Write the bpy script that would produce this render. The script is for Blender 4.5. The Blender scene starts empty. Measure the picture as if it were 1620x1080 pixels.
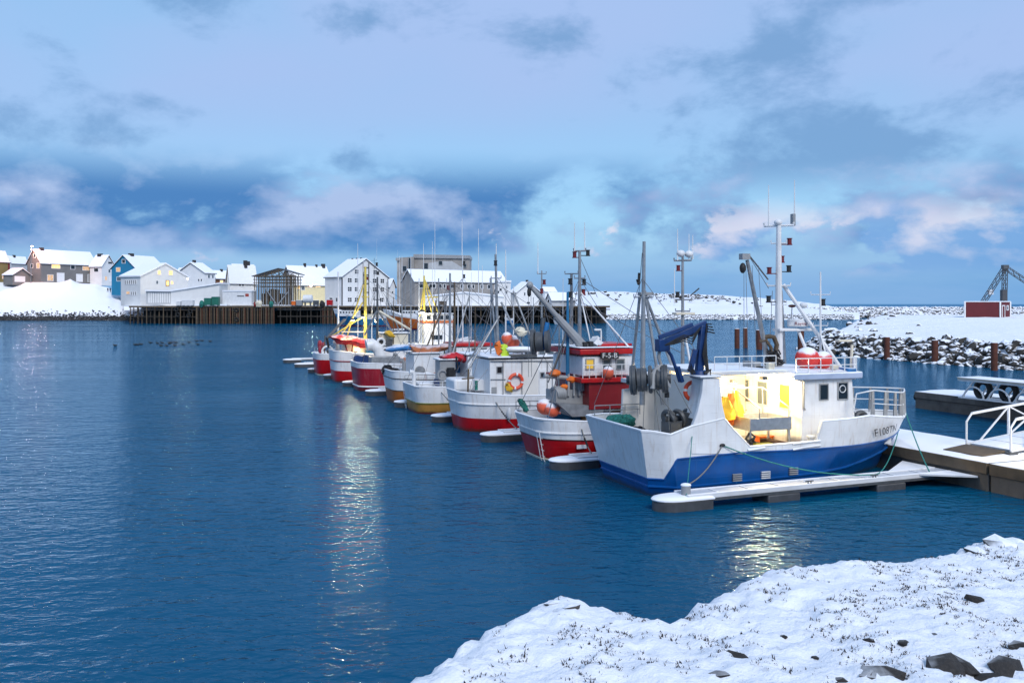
import bpy, bmesh, math, random
import numpy as np
from mathutils import Vector, Matrix, noise

rnd = random.Random(11)
SC = bpy.context.scene
COL = SC.collection

# ------------------------------------------------------------------ camera
FPX, CX, HY, CAMZ = 1450.0, 810.0, 480.0, 6.5      # focal length in photo pixels, image centre, horizon row, eye height
cam_d = bpy.data.cameras.new('camera')
cam_d.sensor_width = 36.0
cam_d.lens = FPX / 1620.0 * 36.0
cam_d.shift_y = -60.0 / 1620.0
cam_d.clip_start = 0.1
cam_d.clip_end = 20000.0
cam = bpy.data.objects.new('camera', cam_d)
cam.location = (0, 0, CAMZ)
cam.rotation_euler = (math.radians(90), 0, 0)
COL.objects.link(cam)
SC.camera = cam

# ------------------------------------------------------------------ sky, sun, exposure
SUN_AZ, SUN_EL = math.radians(160), math.radians(40)      # behind the camera, a little to the right
world = bpy.data.worlds.new('World')
SC.world = world
world.use_nodes = True


def build_sky():
    nt = world.node_tree
    N, L = nt.nodes, nt.links
    N.clear()

    def n(t, **kw):
        o = N.new(t)
        for k, v in kw.items():
            setattr(o, k, v)
        return o

    def math_(op, a, b=None, clamp=False):
        m = n('ShaderNodeMath', operation=op, use_clamp=clamp)
        for i, v in enumerate((a, b)):
            if v is None:
                continue
            if isinstance(v, (int, float)):
                m.inputs[i].default_value = v
            else:
                L.new(v, m.inputs[i])
        return m.outputs[0]

    def mix(f, a, b):
        m = n('ShaderNodeMix', data_type='RGBA')
        for i, v in ((0, f), (6, a), (7, b)):
            if isinstance(v, (int, float)):
                m.inputs[i].default_value = v
            elif isinstance(v, tuple):
                m.inputs[i].default_value = (*v, 1)
            else:
                L.new(v, m.inputs[i])
        return m.outputs[2]

    def remap(v, a, b, c=0.0, d=1.0, smooth=True):
        m = n('ShaderNodeMapRange', interpolation_type='SMOOTHSTEP' if smooth else 'LINEAR')
        L.new(v, m.inputs[0])
        for i, q in enumerate((a, b, c, d)):
            m.inputs[i + 1].default_value = q
        return m.outputs[0]

    tc = n('ShaderNodeTexCoord').outputs['Generated']
    sep = n('ShaderNodeSeparateXYZ')
    L.new(tc, sep.inputs[0])
    X, Y, Z = sep.outputs
    sky = n('ShaderNodeTexSky', sky_type='NISHITA', sun_disc=False, sun_elevation=SUN_EL,
            sun_rotation=SUN_AZ, altitude=0, air_density=1.2, dust_density=0.4, ozone_density=3.0)
    # the clear sky: brought to display range here so that clouds can be mixed over it
    tint = n('ShaderNodeMix', data_type='RGBA', blend_type='MULTIPLY')
    tint.inputs[0].default_value = 1
    L.new(sky.outputs[0], tint.inputs[6])
    tint.inputs[7].default_value = (0.98, 1.10, 1.12, 1)
    base = mix(0.75, tint.outputs[2], (1.6, 3.4, 5.5))

    def field(sx, sy, sz, off, scale, detail, rough=0.55, dist=0.0):
        mp = n('ShaderNodeMapping')
        mp.inputs['Scale'].default_value = (sx, sy, sz)
        mp.inputs['Location'].default_value = off
        L.new(tc, mp.inputs[0])
        t = n('ShaderNodeTexNoise', noise_dimensions='3D')
        L.new(mp.outputs[0], t.inputs['Vector'])
        t.inputs['Scale'].default_value = scale
        t.inputs['Detail'].default_value = detail
        t.inputs['Roughness'].default_value = rough
        t.inputs['Distortion'].default_value = dist
        return t.outputs['Fac']

    # thin high veil, thicker upwards
    veil = field(1, 1, 2.0, (3.1, 0.4, 0.2), 1.6, 4, 0.5)
    v1 = remap(veil, 0.22, 0.58)
    v2 = remap(Z, 0.10, 0.24, 0.10, 0.95)
    c = mix(math_('MULTIPLY', v1, v2), base, (2.55, 3.55, 5.7))
    # soft grey clouds drifting in the veil
    grey = field(1, 1, 1.8, (7.7, 2.3, 1.5), 5.2, 8, 0.60, 0.15)
    g1 = remap(math_('ADD', grey, remap(X, -0.15, 0.30, -0.05, 0.085)), 0.51, 0.67)
    g2 = remap(Z, 0.10, 0.15)
    c = mix(math_('MULTIPLY', math_('MULTIPLY', g1, g2), 0.80), c, (1.1, 2.25, 4.1))

    # cumulus banks low over the sea, tops paler than bases
    def bank(off, sz, scale, lo, hi, z0, z1, z2, z3, dark, light, amt, k=7.0, bias=None, up=0.03, lift=0.42):
        a = field(1, 1, sz, off, scale, 9, 0.58, 0.1)
        b = field(1, 1, sz, (off[0], off[1], off[2] + up * sz), scale, 3, 0.5, 0.1)
        lit = math_('ADD', math_('MULTIPLY', math_('SUBTRACT', a, b), k), lift, True)
        if bias is not None:
            a = math_('ADD', a, bias)
        m = math_('MULTIPLY', remap(a, lo, hi), math_('MULTIPLY', remap(Z, z0, z1), remap(Z, z2, z3, 1.0, 0.0)))
        return math_('MULTIPLY', m, amt), mix(lit, dark, light)
    m, cc = bank((1.9, 5.2, 0.35), 1.8, 5.2, 0.43, 0.585, 0.042, 0.062, 0.11, 0.17, (0.42, 1.40, 3.4), (2.7, 3.5, 5.3), 0.95, k=6.5, lift=0.30, bias=remap(X, 0.35, -0.45, -0.01, 0.13))
    c = mix(m, c, cc)
    m, cc = bank((4.4, 1.3, 2.35), 1.7, 8.5, 0.49, 0.55, 0.022, 0.04, 0.065, 0.12, (1.35, 2.7, 5.0), (5.2, 5.1, 5.9), 0.92, k=7.0, bias=remap(X, 0.0, 0.45, -0.08, 0.10), lift=0.35)
    c = mix(m, c, cc)
    hz = remap(Z, 0.01, 0.095, 0.85, 0.0)
    hzn = field(1, 1, 7.0, (2.2, 8.1, 0.6), 3.0, 5)
    c = mix(hz, c, mix(remap(hzn, 0.35, 0.65), (0.85, 2.3, 4.6), (1.35, 2.7, 4.9)))
    bg = n('ShaderNodeBackground')
    bg.inputs['Strength'].default_value = 0.135
    L.new(c, bg.inputs['Color'])
    out = n('ShaderNodeOutputWorld')
    L.new(bg.outputs[0], out.inputs[0])


build_sky()
sun_d = bpy.data.lights.new('sun', 'SUN')
sun_d.energy = 2.1
sun_d.angle = math.radians(25)
sun_d.color = (1.0, 0.96, 0.93)
sun = bpy.data.objects.new('sun', sun_d)
SUN_LAMP_EL = SUN_EL
_d = Vector((math.sin(SUN_AZ) * math.cos(SUN_LAMP_EL), math.cos(SUN_AZ) * math.cos(SUN_LAMP_EL), math.sin(SUN_LAMP_EL)))
sun.rotation_euler = _d.to_track_quat('Z', 'Y').to_euler()
COL.objects.link(sun)

vs = SC.view_settings
vs.view_transform = 'Standard'
vs.look = 'None'
vs.exposure = 0.2
vs.gamma = 1.0
vs.use_curve_mapping = False
SC.cycles.use_denoising = True
SC.cycles.max_bounces = 6
SC.cycles.diffuse_bounces = 3
SC.cycles.glossy_bounces = 3
SC.cycles.sample_clamp_indirect = 6.0
SC.cycles.caustics_reflective = False
SC.cycles.caustics_refractive = False


# ------------------------------------------------------------------ photo geometry helpers
def ray(px, py):
    return Vector(((px - CX) / FPX, 1.0, (HY - py) / FPX))


def gp(px, py, z=0.0):                 # the point at height z
    r = ray(px, py)
    d = (z - CAMZ) / r.z
    return Vector((r.x * d, d, z))


def at(px, py, D):                     # the point at depth D
    r = ray(px, py)
    return Vector((r.x * D, D, CAMZ + r.z * D))


# ------------------------------------------------------------------ materials
MATS = {}


def new_mat(name):
    m = bpy.data.materials.new(name)
    m.use_nodes = True
    m.node_tree.nodes.clear()
    return m, m.node_tree.nodes, m.node_tree.links


def paint(name, col, rough=0.45, metal=0.0, var=0.18, scale=1.5, snow=0.0, bump=0.0, bscale=20.0, streak=0.0,
          dirt=(0.12, 0.10, 0.08), spec=0.5, line=None, snow_lo=0.55, hull=False):
    """painted or natural surface: colour varied by noise, optional rust or grime streaks, optional snow on upward faces"""
    if name in MATS:
        return MATS[name]
    m, N, L = new_mat(name)
    out = N.new('ShaderNodeOutputMaterial')
    bs = N.new('ShaderNodeBsdfPrincipled')
    L.new(bs.outputs[0], out.inputs[0])
    bs.inputs['Roughness'].default_value = rough
    bs.inputs['Metallic'].default_value = metal
    bs.inputs['Specular IOR Level'].default_value = spec
    tc = N.new('ShaderNodeTexCoord')
    ns = N.new('ShaderNodeTexNoise')
    ns.inputs['Scale'].default_value = scale
    ns.inputs['Detail'].default_value = 6
    L.new(tc.outputs['Object'], ns.inputs['Vector'])
    r = N.new('ShaderNodeMapRange')
    L.new(ns.outputs['Fac'], r.inputs[0])
    r.inputs[1].default_value, r.inputs[2].default_value = 0.3, 0.7
    r.inputs[3].default_value, r.inputs[4].default_value = 1 - var, 1 + var * 0.35
    mul = N.new('ShaderNodeMix')
    mul.data_type, mul.blend_type = 'RGBA', 'MULTIPLY'
    mul.inputs[0].default_value = 1
    mul.inputs[6].default_value = (*col, 1)
    L.new(r.outputs[0], mul.inputs[7])
    c = mul.outputs[2]
    if line:                                             # fine boarding lines or corrugation along an axis
        w = N.new('ShaderNodeTexWave')
        w.bands_direction = line[0]
        w.inputs['Scale'].default_value = line[1]
        L.new(tc.outputs['Object'], w.inputs['Vector'])
        rr = N.new('ShaderNodeMapRange')
        L.new(w.outputs['Fac'], rr.inputs[0])
        rr.inputs[1].default_value, rr.inputs[2].default_value = 0.0, 0.25
        rr.inputs[3].default_value, rr.inputs[4].default_value = line[2], 1.0
        m2 = N.new('ShaderNodeMix')
        m2.data_type, m2.blend_type = 'RGBA', 'MULTIPLY'
        m2.inputs[0].default_value = 1
        L.new(c, m2.inputs[6])
        L.new(rr.outputs[0], m2.inputs[7])
        c = m2.outputs[2]
    if streak:
        mp = N.new('ShaderNodeMapping')
        mp.inputs['Scale'].default_value = (5, 5, 0.35)
        L.new(tc.outputs['Object'], mp.inputs[0])
        s = N.new('ShaderNodeTexNoise')
        s.inputs['Scale'].default_value = 1.4
        s.inputs['Detail'].default_value = 8
        s.inputs['Roughness'].default_value = 0.65
        L.new(mp.outputs[0], s.inputs['Vector'])
        rr = N.new('ShaderNodeMapRange')
        L.new(s.outputs['Fac'], rr.inputs[0])
        rr.inputs[1].default_value, rr.inputs[2].default_value = 0.52, 0.76
        rr.inputs[3].default_value, rr.inputs[4].default_value = 0, streak
        m3 = N.new('ShaderNodeMix')
        m3.data_type = 'RGBA'
        L.new(rr.outputs[0], m3.inputs[0])
        L.new(c, m3.inputs[6])
        m3.inputs[7].default_value = (*dirt, 1)
        c = m3.outputs[2]
    if hull:                                             # slime and scum along the waterline, scuffs on the plating
        sx = N.new('ShaderNodeSeparateXYZ')
        L.new(tc.outputs['Object'], sx.inputs[0])
        nn = N.new('ShaderNodeTexNoise')
        nn.inputs['Scale'].default_value = 3.5
        nn.inputs['Detail'].default_value = 6
        L.new(tc.outputs['Object'], nn.inputs['Vector'])
        zz = N.new('ShaderNodeMath')
        zz.operation = 'MULTIPLY_ADD'
        L.new(nn.outputs['Fac'], zz.inputs[0])
        zz.inputs[1].default_value = -0.30
        L.new(sx.outputs[2], zz.inputs[2])
        rz = N.new('ShaderNodeMapRange')
        L.new(zz.outputs[0], rz.inputs[0])
        rz.inputs[1].default_value, rz.inputs[2].default_value = -0.10, 0.06
        rz.inputs[3].default_value, rz.inputs[4].default_value = 0.75, 0.0
        mw = N.new('ShaderNodeMix')
        mw.data_type = 'RGBA'
        L.new(rz.outputs[0], mw.inputs[0])
        L.new(c, mw.inputs[6])
        mw.inputs[7].default_value = (0.035, 0.040, 0.028, 1)
        c = mw.outputs[2]
        mp2 = N.new('ShaderNodeMapping')
        mp2.inputs['Scale'].default_value = (0.7, 0.7, 9.0)
        L.new(tc.outputs['Object'], mp2.inputs[0])
        sc_ = N.new('ShaderNodeTexNoise')
        sc_.inputs['Scale'].default_value = 2.0
        sc_.inputs['Detail'].default_value = 9
        sc_.inputs['Roughness'].default_value = 0.7
        L.new(mp2.outputs[0], sc_.inputs['Vector'])
        r5 = N.new('ShaderNodeMapRange')
        L.new(sc_.outputs['Fac'], r5.inputs[0])
        r5.inputs[1].default_value, r5.inputs[2].default_value = 0.60, 0.70
        r5.inputs[3].default_value, r5.inputs[4].default_value = 0.0, 0.22
        m6 = N.new('ShaderNodeMix')
        m6.data_type = 'RGBA'
        L.new(r5.outputs[0], m6.inputs[0])
        L.new(c, m6.inputs[6])
        m6.inputs[7].default_value = (0.10, 0.09, 0.085, 1)
        c = m6.outputs[2]
        cb = N.new('ShaderNodeCombineXYZ')               # plate seams
        L.new(sx.outputs[0], cb.inputs[0])
        L.new(sx.outputs[2], cb.inputs[1])
        br = N.new('ShaderNodeTexBrick')
        br.inputs['Scale'].default_value = 1.0
        br.inputs['Brick Width'].default_value = 1.9
        br.inputs['Row Height'].default_value = 0.62
        br.inputs['Mortar Size'].default_value = 0.010
        br.inputs['Mortar Smooth'].default_value = 0.6
        L.new(cb.outputs[0], br.inputs['Vector'])
        dn = N.new('ShaderNodeTexNoise')                 # slight dents between the frames
        dn.inputs['Scale'].default_value = 1.3
        L.new(tc.outputs['Object'], dn.inputs['Vector'])
        ad2 = N.new('ShaderNodeMath')
        ad2.operation = 'MULTIPLY_ADD'
        L.new(br.outputs['Fac'], ad2.inputs[0])
        ad2.inputs[1].default_value = 0.25
        L.new(dn.outputs['Fac'], ad2.inputs[2])
        bp = N.new('ShaderNodeBump')
        bp.inputs['Strength'].default_value = 0.35
        bp.inputs['Distance'].default_value = 0.05
        L.new(ad2.outputs[0], bp.inputs['Height'])
        L.new(bp.outputs[0], bs.inputs['Normal'])
    if snow:
        ge = N.new('ShaderNodeNewGeometry')
        sp = N.new('ShaderNodeSeparateXYZ')
        L.new(ge.outputs['Normal'], sp.inputs[0])
        s = N.new('ShaderNodeTexNoise')
        s.inputs['Scale'].default_value = 2.2
        s.inputs['Detail'].default_value = 7
        L.new(ge.outputs['Position'], s.inputs['Vector'])
        ad = N.new('ShaderNodeMath')
        ad.operation = 'MULTIPLY_ADD'
        L.new(s.outputs['Fac'], ad.inputs[0])
        ad.inputs[1].default_value = 1.1
        L.new(sp.outputs[2], ad.inputs[2])
        rr = N.new('ShaderNodeMapRange')
        L.new(ad.outputs[0], rr.inputs[0])
        rr.inputs[1].default_value, rr.inputs[2].default_value = snow_lo + 0.55, snow_lo + 0.80
        rr.inputs[3].default_value, rr.inputs[4].default_value = 0, snow
        m4 = N.new('ShaderNodeMix')
        m4.data_type = 'RGBA'
        L.new(rr.outputs[0], m4.inputs[0])
        L.new(c, m4.inputs[6])
        m4.inputs[7].default_value = (0.86, 0.88, 0.92, 1)
        c = m4.outputs[2]
    L.new(c, bs.inputs['Base Color'])
    if bump:
        b = N.new('ShaderNodeBump')
        b.inputs['Strength'].default_value = bump
        b.inputs['Distance'].default_value = 0.02
        nb = N.new('ShaderNodeTexNoise')
        nb.inputs['Scale'].default_value = bscale
        nb.inputs['Detail'].default_value = 5
        L.new(tc.outputs['Object'], nb.inputs['Vector'])
        L.new(nb.outputs['Fac'], b.inputs['Height'])
        L.new(b.outputs[0], bs.inputs['Normal'])
    MATS[name] = m
    return m


def emit(name, col, strength, base=(0.8, 0.8, 0.8)):
    if name in MATS:
        return MATS[name]
    m, N, L = new_mat(name)
    out = N.new('ShaderNodeOutputMaterial')
    bs = N.new('ShaderNodeBsdfPrincipled')
    L.new(bs.outputs[0], out.inputs[0])
    bs.inputs['Base Color'].default_value = (*base, 1)
    bs.inputs['Roughness'].default_value = 0.3
    tc = N.new('ShaderNodeTexCoord')
    ns = N.new('ShaderNodeTexNoise')
    ns.inputs['Scale'].default_value = 1.3
    L.new(tc.outputs['Object'], ns.inputs['Vector'])
    r = N.new('ShaderNodeMapRange')
    L.new(ns.outputs['Fac'], r.inputs[0])
    r.inputs[1].default_value, r.inputs[2].default_value = 0.3, 0.7
    r.inputs[3].default_value, r.inputs[4].default_value = strength * 0.6, strength * 1.25
    bs.inputs['Emission Color'].default_value = (*col, 1)
    L.new(r.outputs[0], bs.inputs['Emission Strength'])
    MATS[name] = m
    return m


def snow_mat(name, bump=0.5, bscale=6.0, speck=0.0, speck_scale=3.0, tint=(0.86, 0.88, 0.92), dist=0.03, thr=0.68):
    if name in MATS:
        return MATS[name]
    m, N, L = new_mat(name)
    out = N.new('ShaderNodeOutputMaterial')
    bs = N.new('ShaderNodeBsdfPrincipled')
    L.new(bs.outputs[0], out.inputs[0])
    bs.inputs['Roughness'].default_value = 0.75
    bs.inputs['Specular IOR Level'].default_value = 0.25
    ge = N.new('ShaderNodeNewGeometry')
    ns = N.new('ShaderNodeTexNoise')
    ns.inputs['Scale'].default_value = bscale
    ns.inputs['Detail'].default_value = 9
    ns.inputs['Roughness'].default_value = 0.62
    L.new(ge.outputs['Position'], ns.inputs['Vector'])
    b = N.new('ShaderNodeBump')
    b.inputs['Strength'].default_value = bump
    b.inputs['Distance'].default_value = dist
    L.new(ns.outputs['Fac'], b.inputs['Height'])
    L.new(b.outputs[0], bs.inputs['Normal'])
    c = None
    mx = N.new('ShaderNodeMix')
    mx.data_type = 'RGBA'
    mx.inputs[6].default_value = (*tint, 1)
    mx.inputs[7].default_value = (0.06, 0.055, 0.05, 1)
    if speck:
        s = N.new('ShaderNodeTexNoise')
        s.inputs['Scale'].default_value = speck_scale
        s.inputs['Detail'].default_value = 10
        s.inputs['Roughness'].default_value = 0.7
        L.new(ge.outputs['Position'], s.inputs['Vector'])
        rr = N.new('ShaderNodeMapRange')
        L.new(s.outputs['Fac'], rr.inputs[0])
        rr.inputs[1].default_value, rr.inputs[2].default_value = thr, thr + 0.05
        rr.inputs[3].default_value, rr.inputs[4].default_value = 0, speck
        L.new(rr.outputs[0], mx.inputs[0])
    else:
        mx.inputs[0].default_value = 0
    L.new(mx.outputs[2], bs.inputs['Base Color'])
    MATS[name] = m
    return m


def water_mat():
    m, N, L = new_mat('harbour_water')
    out = N.new('ShaderNodeOutputMaterial')
    body = N.new('ShaderNodeBsdfDiffuse')                 # light scattered back out of the deep water
    body.inputs['Color'].default_value = (0.0, 0.066, 0.142, 1)
    gl = N.new('ShaderNodeBsdfGlossy')
    gl.inputs['Color'].default_value = (0.62, 0.85, 1.0, 1)
    gl.inputs['Roughness'].default_value = 0.05
    fr = N.new('ShaderNodeFresnel')
    fr.inputs['IOR'].default_value = 1.333
    fk = N.new('ShaderNodeMath')
    fk.operation = 'MULTIPLY'
    fk.inputs[1].default_value = 0.64
    L.new(fr.outputs[0], fk.inputs[0])
    mx = N.new('ShaderNodeMixShader')
    L.new(fk.outputs[0], mx.inputs[0])
    L.new(body.outputs[0], mx.inputs[1])
    L.new(gl.outputs[0], mx.inputs[2])
    L.new(mx.outputs[0], out.inputs[0])
    ge = N.new('ShaderNodeNewGeometry')

    def noise_(scale, rot, stretch, detail, rough=0.5, dist=0.0):
        mp = N.new('ShaderNodeMapping')
        mp.inputs['Rotation'].default_value = (0, 0, math.radians(rot))
        mp.inputs['Scale'].default_value = (1.0, stretch, 1.0)
        L.new(ge.outputs['Position'], mp.inputs[0])
        t = N.new('ShaderNodeTexNoise')
        t.inputs['Scale'].default_value = scale
        t.inputs['Detail'].default_value = detail
        t.inputs['Roughness'].default_value = rough
        t.inputs['Distortion'].default_value = dist
        L.new(mp.outputs[0], t.inputs['Vector'])
        return t.outputs['Fac']

    def m_(op, a, b):
        k = N.new('ShaderNodeMath')
        k.operation = op
        for i, v in enumerate((a, b)):
            if isinstance(v, (int, float)):
                k.inputs[i].default_value = v
            else:
                L.new(v, k.inputs[i])
        return k.outputs[0]
    big = noise_(0.50, 20, 1.7, 2)
    mid = noise_(1.6, -12, 1.6, 2, 0.5, 0.4)
    fine = noise_(5.0, 8, 1.4, 3, 0.55, 0.3)
    patch = noise_(0.035, 35, 2.5, 4)                     # wind-ruffled and calmer lanes
    pr = N.new('ShaderNodeMapRange')
    L.new(patch, pr.inputs[0])
    pr.inputs[1].default_value, pr.inputs[2].default_value = 0.35, 0.65
    pr.inputs[3].default_value, pr.inputs[4].default_value = 0.55, 1.15
    h = m_('ADD', m_('MULTIPLY', big, 0.12), m_('ADD', m_('MULTIPLY', mid, 0.12), m_('MULTIPLY', fine, 0.042)))
    h = m_('MULTIPLY', h, pr.outputs[0])
    b = N.new('ShaderNodeBump')
    b.inputs['Strength'].default_value = 1.0
    b.inputs['Distance'].default_value = 0.85
    L.new(h, b.inputs['Height'])
    for k in (gl, fr, body):
        L.new(b.outputs[0], k.inputs['Normal'])
    return m


WHITE = (0.78, 0.79, 0.80)
M_white = paint('white_boat_paint', WHITE, 0.35, streak=0.5, dirt=(0.42, 0.30, 0.20), var=0.12, hull=True)
M_white2 = paint('white_paint_plain', (0.74, 0.75, 0.76), 0.45, var=0.14)
M_cream = paint('cream_paint', (0.72, 0.66, 0.52), 0.45, streak=0.15, var=0.12)
M_wsnow = paint('white_paint_snowy', (0.62, 0.64, 0.66), 0.5, snow=1.0, snow_lo=0.25)
M_blue = paint('blue_hull_paint', (0.002, 0.080, 0.30), 0.32, streak=0.45, dirt=(0.03, 0.06, 0.14), var=0.25, hull=True)
M_red = paint('red_hull_paint', (0.50, 0.004, 0.006), 0.36, hull=True, streak=0.4, dirt=(0.16, 0.02, 0.02), var=0.2)
M_dred = paint('dark_red_paint', (0.24, 0.010, 0.014), 0.4, streak=0.15, var=0.2)
M_maroon = paint('maroon_paint', (0.32, 0.008, 0.022), 0.45, hull=True, streak=0.3, dirt=(0.45, 0.25, 0.25), var=0.2)
M_ochre = paint('ochre_hull_paint', (0.50, 0.24, 0.045), 0.45, hull=True, streak=0.25, dirt=(0.25, 0.12, 0.04), var=0.2)
M_brown = paint('orange_brown_paint', (0.40, 0.115, 0.015), 0.45, hull=True, streak=0.25, dirt=(0.12, 0.05, 0.02), var=0.2)
M_orange = paint('orange_hull_paint', (0.52, 0.13, 0.02), 0.45, streak=0.2, var=0.2)
M_teal = paint('teal_blue_paint', (0.01, 0.16, 0.34), 0.45, streak=0.2, var=0.2)
M_crane = paint('dark_blue_crane_paint', (0.008, 0.04, 0.15), 0.38, var=0.25, scale=5)
M_steel = paint('galvanised_steel', (0.36, 0.37, 0.38), 0.42, 0.55, var=0.3, scale=4)
M_grey = paint('grey_paint', (0.30, 0.31, 0.32), 0.5, var=0.2, streak=0.2)
M_dgrey = paint('dark_grey_metal', (0.10, 0.105, 0.11), 0.45, 0.3, var=0.3, scale=5)
M_black = paint('black_rubber', (0.014, 0.014, 0.015), 0.6, var=0.3, scale=6)
M_alu = paint('brushed_aluminium', (0.55, 0.56, 0.57), 0.33, 0.8, var=0.2, scale=6)
M_rust = paint('rusty_steel', (0.12, 0.036, 0.020), 0.8, var=0.45, scale=2.5, streak=0.5, dirt=(0.07, 0.025, 0.015), bump=0.4)
M_wood = paint('weathered_timber', (0.13, 0.095, 0.06), 0.85, var=0.4, scale=1.2, bump=0.4, streak=0.4, dirt=(0.05, 0.04, 0.03))
M_wood2 = paint('dark_wet_timber', (0.045, 0.036, 0.028), 0.7, var=0.4, scale=1.2, bump=0.4)
M_wood3 = paint('reddish_timber', (0.15, 0.07, 0.042), 0.85, var=0.4, scale=1.2, bump=0.4, streak=0.4, dirt=(0.05, 0.04, 0.03))
M_conc = paint('wet_concrete', (0.13, 0.115, 0.10), 0.75, var=0.35, scale=1.5, bump=0.4, streak=0.5, dirt=(0.04, 0.035, 0.03))
M_concl = paint('pale_concrete', (0.33, 0.31, 0.29), 0.85, var=0.3, scale=0.25, bump=0.3, streak=0.45, dirt=(0.16, 0.15, 0.14))
M_float = paint('grey_float_plastic', (0.055, 0.058, 0.065), 0.6, var=0.3, scale=3, streak=0.3, dirt=(0.02, 0.025, 0.02))
M_rope = paint('grey_rope', (0.20, 0.20, 0.19), 0.9, var=0.3, scale=30, bump=0.5, bscale=80)
M_trope = paint('teal_rope', (0.03, 0.24, 0.21), 0.9, var=0.35, scale=30, bump=0.5, bscale=80)
M_wire = paint('steel_wire', (0.16, 0.16, 0.17), 0.6, 0.4)
M_rbuoy = paint('red_buoy_rubber', (0.75, 0.045, 0.035), 0.5, snow=1.0, snow_lo=0.42, var=0.15)
M_pbuoy = paint('pink_orange_buoy', (0.80, 0.13, 0.06), 0.5, snow=0.95, snow_lo=0.35, var=0.15)
M_oring = paint('orange_life_ring', (0.78, 0.085, 0.03), 0.5, var=0.12)
M_yel = paint('yellow_oilskin', (0.78, 0.46, 0.03), 0.5, var=0.2, scale=6)
M_ora = paint('orange_oilskin', (0.78, 0.17, 0.02), 0.5, var=0.2, scale=6)
M_lime = paint('lime_cloth', (0.55, 0.75, 0.05), 0.6, var=0.2, scale=6)
M_rtarp = paint('red_tarpaulin', (0.55, 0.008, 0.02), 0.55, var=0.25, scale=3, snow=0.6, snow_lo=0.80)
M_btarp = paint('blue_tarpaulin', (0.01, 0.16, 0.42), 0.55, var=0.3, scale=3, snow=0.7, snow_lo=0.66)
M_otarp = paint('orange_brown_tarpaulin', (0.45, 0.14, 0.05), 0.65, var=0.3, scale=3, snow=0.55, snow_lo=0.62)
M_tnet = paint('teal_net_heap', (0.03, 0.22, 0.18), 0.95, var=0.5, scale=12, bump=1, bscale=40)
M_ymast = paint('yellow_mast_paint', (0.72, 0.56, 0.10), 0.45, var=0.15, streak=0.2, dirt=(0.3, 0.2, 0.05))
M_glass = paint('dark_window_glass', (0.015, 0.02, 0.025), 0.06, var=0.1, spec=0.8)
M_glass2 = paint('pale_window_glass', (0.10, 0.13, 0.15), 0.08, var=0.3, scale=2, spec=0.8)
M_yglass = emit('amber_lit_glass', (1.0, 0.62, 0.08), 0.42, (0.3, 0.2, 0.02))
M_lit = emit('warm_lit_glass', (1.0, 0.62, 0.22), 1.5, (0.3, 0.2, 0.1))
M_lit2 = emit('dim_lit_glass', (1.0, 0.60, 0.30), 0.6, (0.2, 0.15, 0.1))
M_lamp = emit('floodlight_lens', (1.0, 0.86, 0.60), 22.0)
M_lampw = emit('streetlamp_lens', (1.0, 0.55, 0.38), 25.0)
M_navred = paint('red_signal_lamp', (0.16, 0.012, 0.012), 0.35)
M_snow = snow_mat('fresh_snow', 0.35, 3.0)
M_snowr = snow_mat('roof_snow', 0.35, 1.2, 0.3, 0.7, dist=0.08, thr=0.645)
M_snowp = snow_mat('trodden_snow', 0.5, 5.0, 0.0)
M_snowfar = snow_mat('distant_snow', 0.6, 0.4, 0.75, 0.10, dist=0.3)
M_snowleft = snow_mat('shore_snow', 0.6, 0.5, 0.6, 0.22, dist=0.25)
M_snowmole = snow_mat('mole_snow', 0.9, 0.9, 0.8, 0.5, dist=0.3)
M_snowbank = snow_mat('bank_snow', 0.9, 11.0, 0.92, 13.0, dist=0.035, thr=0.635)
M_rock = paint('dark_rock', (0.055, 0.050, 0.046), 0.85, var=0.5, scale=1.5, bump=0.8, bscale=6)
M_rocks = paint('snowy_rock', (0.060, 0.054, 0.047), 0.85, var=0.6, scale=0.8, bump=1.0, bscale=4, snow=1.0, snow_lo=0.52)
M_rockfar = paint('far_snowy_rock', (0.10, 0.095, 0.09), 0.85, var=0.5, scale=0.8, snow=1.0, snow_lo=0.22)
M_shore = paint('wet_shore_stone', (0.030, 0.029, 0.030), 0.75, var=0.5, scale=0.6, bump=0.5, snow=0.8, snow_lo=0.98)
M_hwhite = paint('white_cladding', (0.74, 0.74, 0.73), 0.6, var=0.08, scale=0.5, line=('Z', 1.3, 0.86))
M_hgrey = paint('grey_cladding', (0.19, 0.185, 0.18), 0.65, var=0.12, scale=0.5, line=('Z', 1.3, 0.8))
M_hblue = paint('blue_cladding', (0.008, 0.20, 0.36), 0.6, var=0.12, scale=0.5, line=('Z', 1.3, 0.8))
M_holive = paint('olive_cladding', (0.16, 0.15, 0.06), 0.65, var=0.12, scale=0.5)
M_hred = paint('red_cladding', (0.26, 0.015, 0.018), 0.6, var=0.15, scale=0.7, line=('X', 3.0, 0.75))
M_hut = paint('red_container_paint', (0.13, 0.006, 0.010), 0.55, var=0.2, scale=0.8, line=('X', 2.6, 0.78))
M_hlg = paint('pale_grey_cladding', (0.46, 0.47, 0.48), 0.65, var=0.12, scale=0.5, line=('X', 1.6, 0.85))
M_hyel = paint('pale_yellow_wall', (0.70, 0.62, 0.38), 0.6, var=0.1)
M_trim = paint('white_trim', (0.80, 0.80, 0.80), 0.5, var=0.08)
M_dtrim = paint('dark_trim', (0.06, 0.06, 0.065), 0.6)
M_brick = paint('chimney_brick', (0.035, 0.032, 0.035), 0.85, var=0.4, scale=3)
M_green = paint('green_container', (0.015, 0.16, 0.11), 0.55, var=0.3, scale=0.6, snow=0.8, snow_lo=0.6)
M_letter = paint('black_lettering', (0.012, 0.012, 0.014), 0.5, var=0.05)
M_wletter = paint('white_lettering', (0.75, 0.75, 0.75), 0.5, var=0.05)
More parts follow.
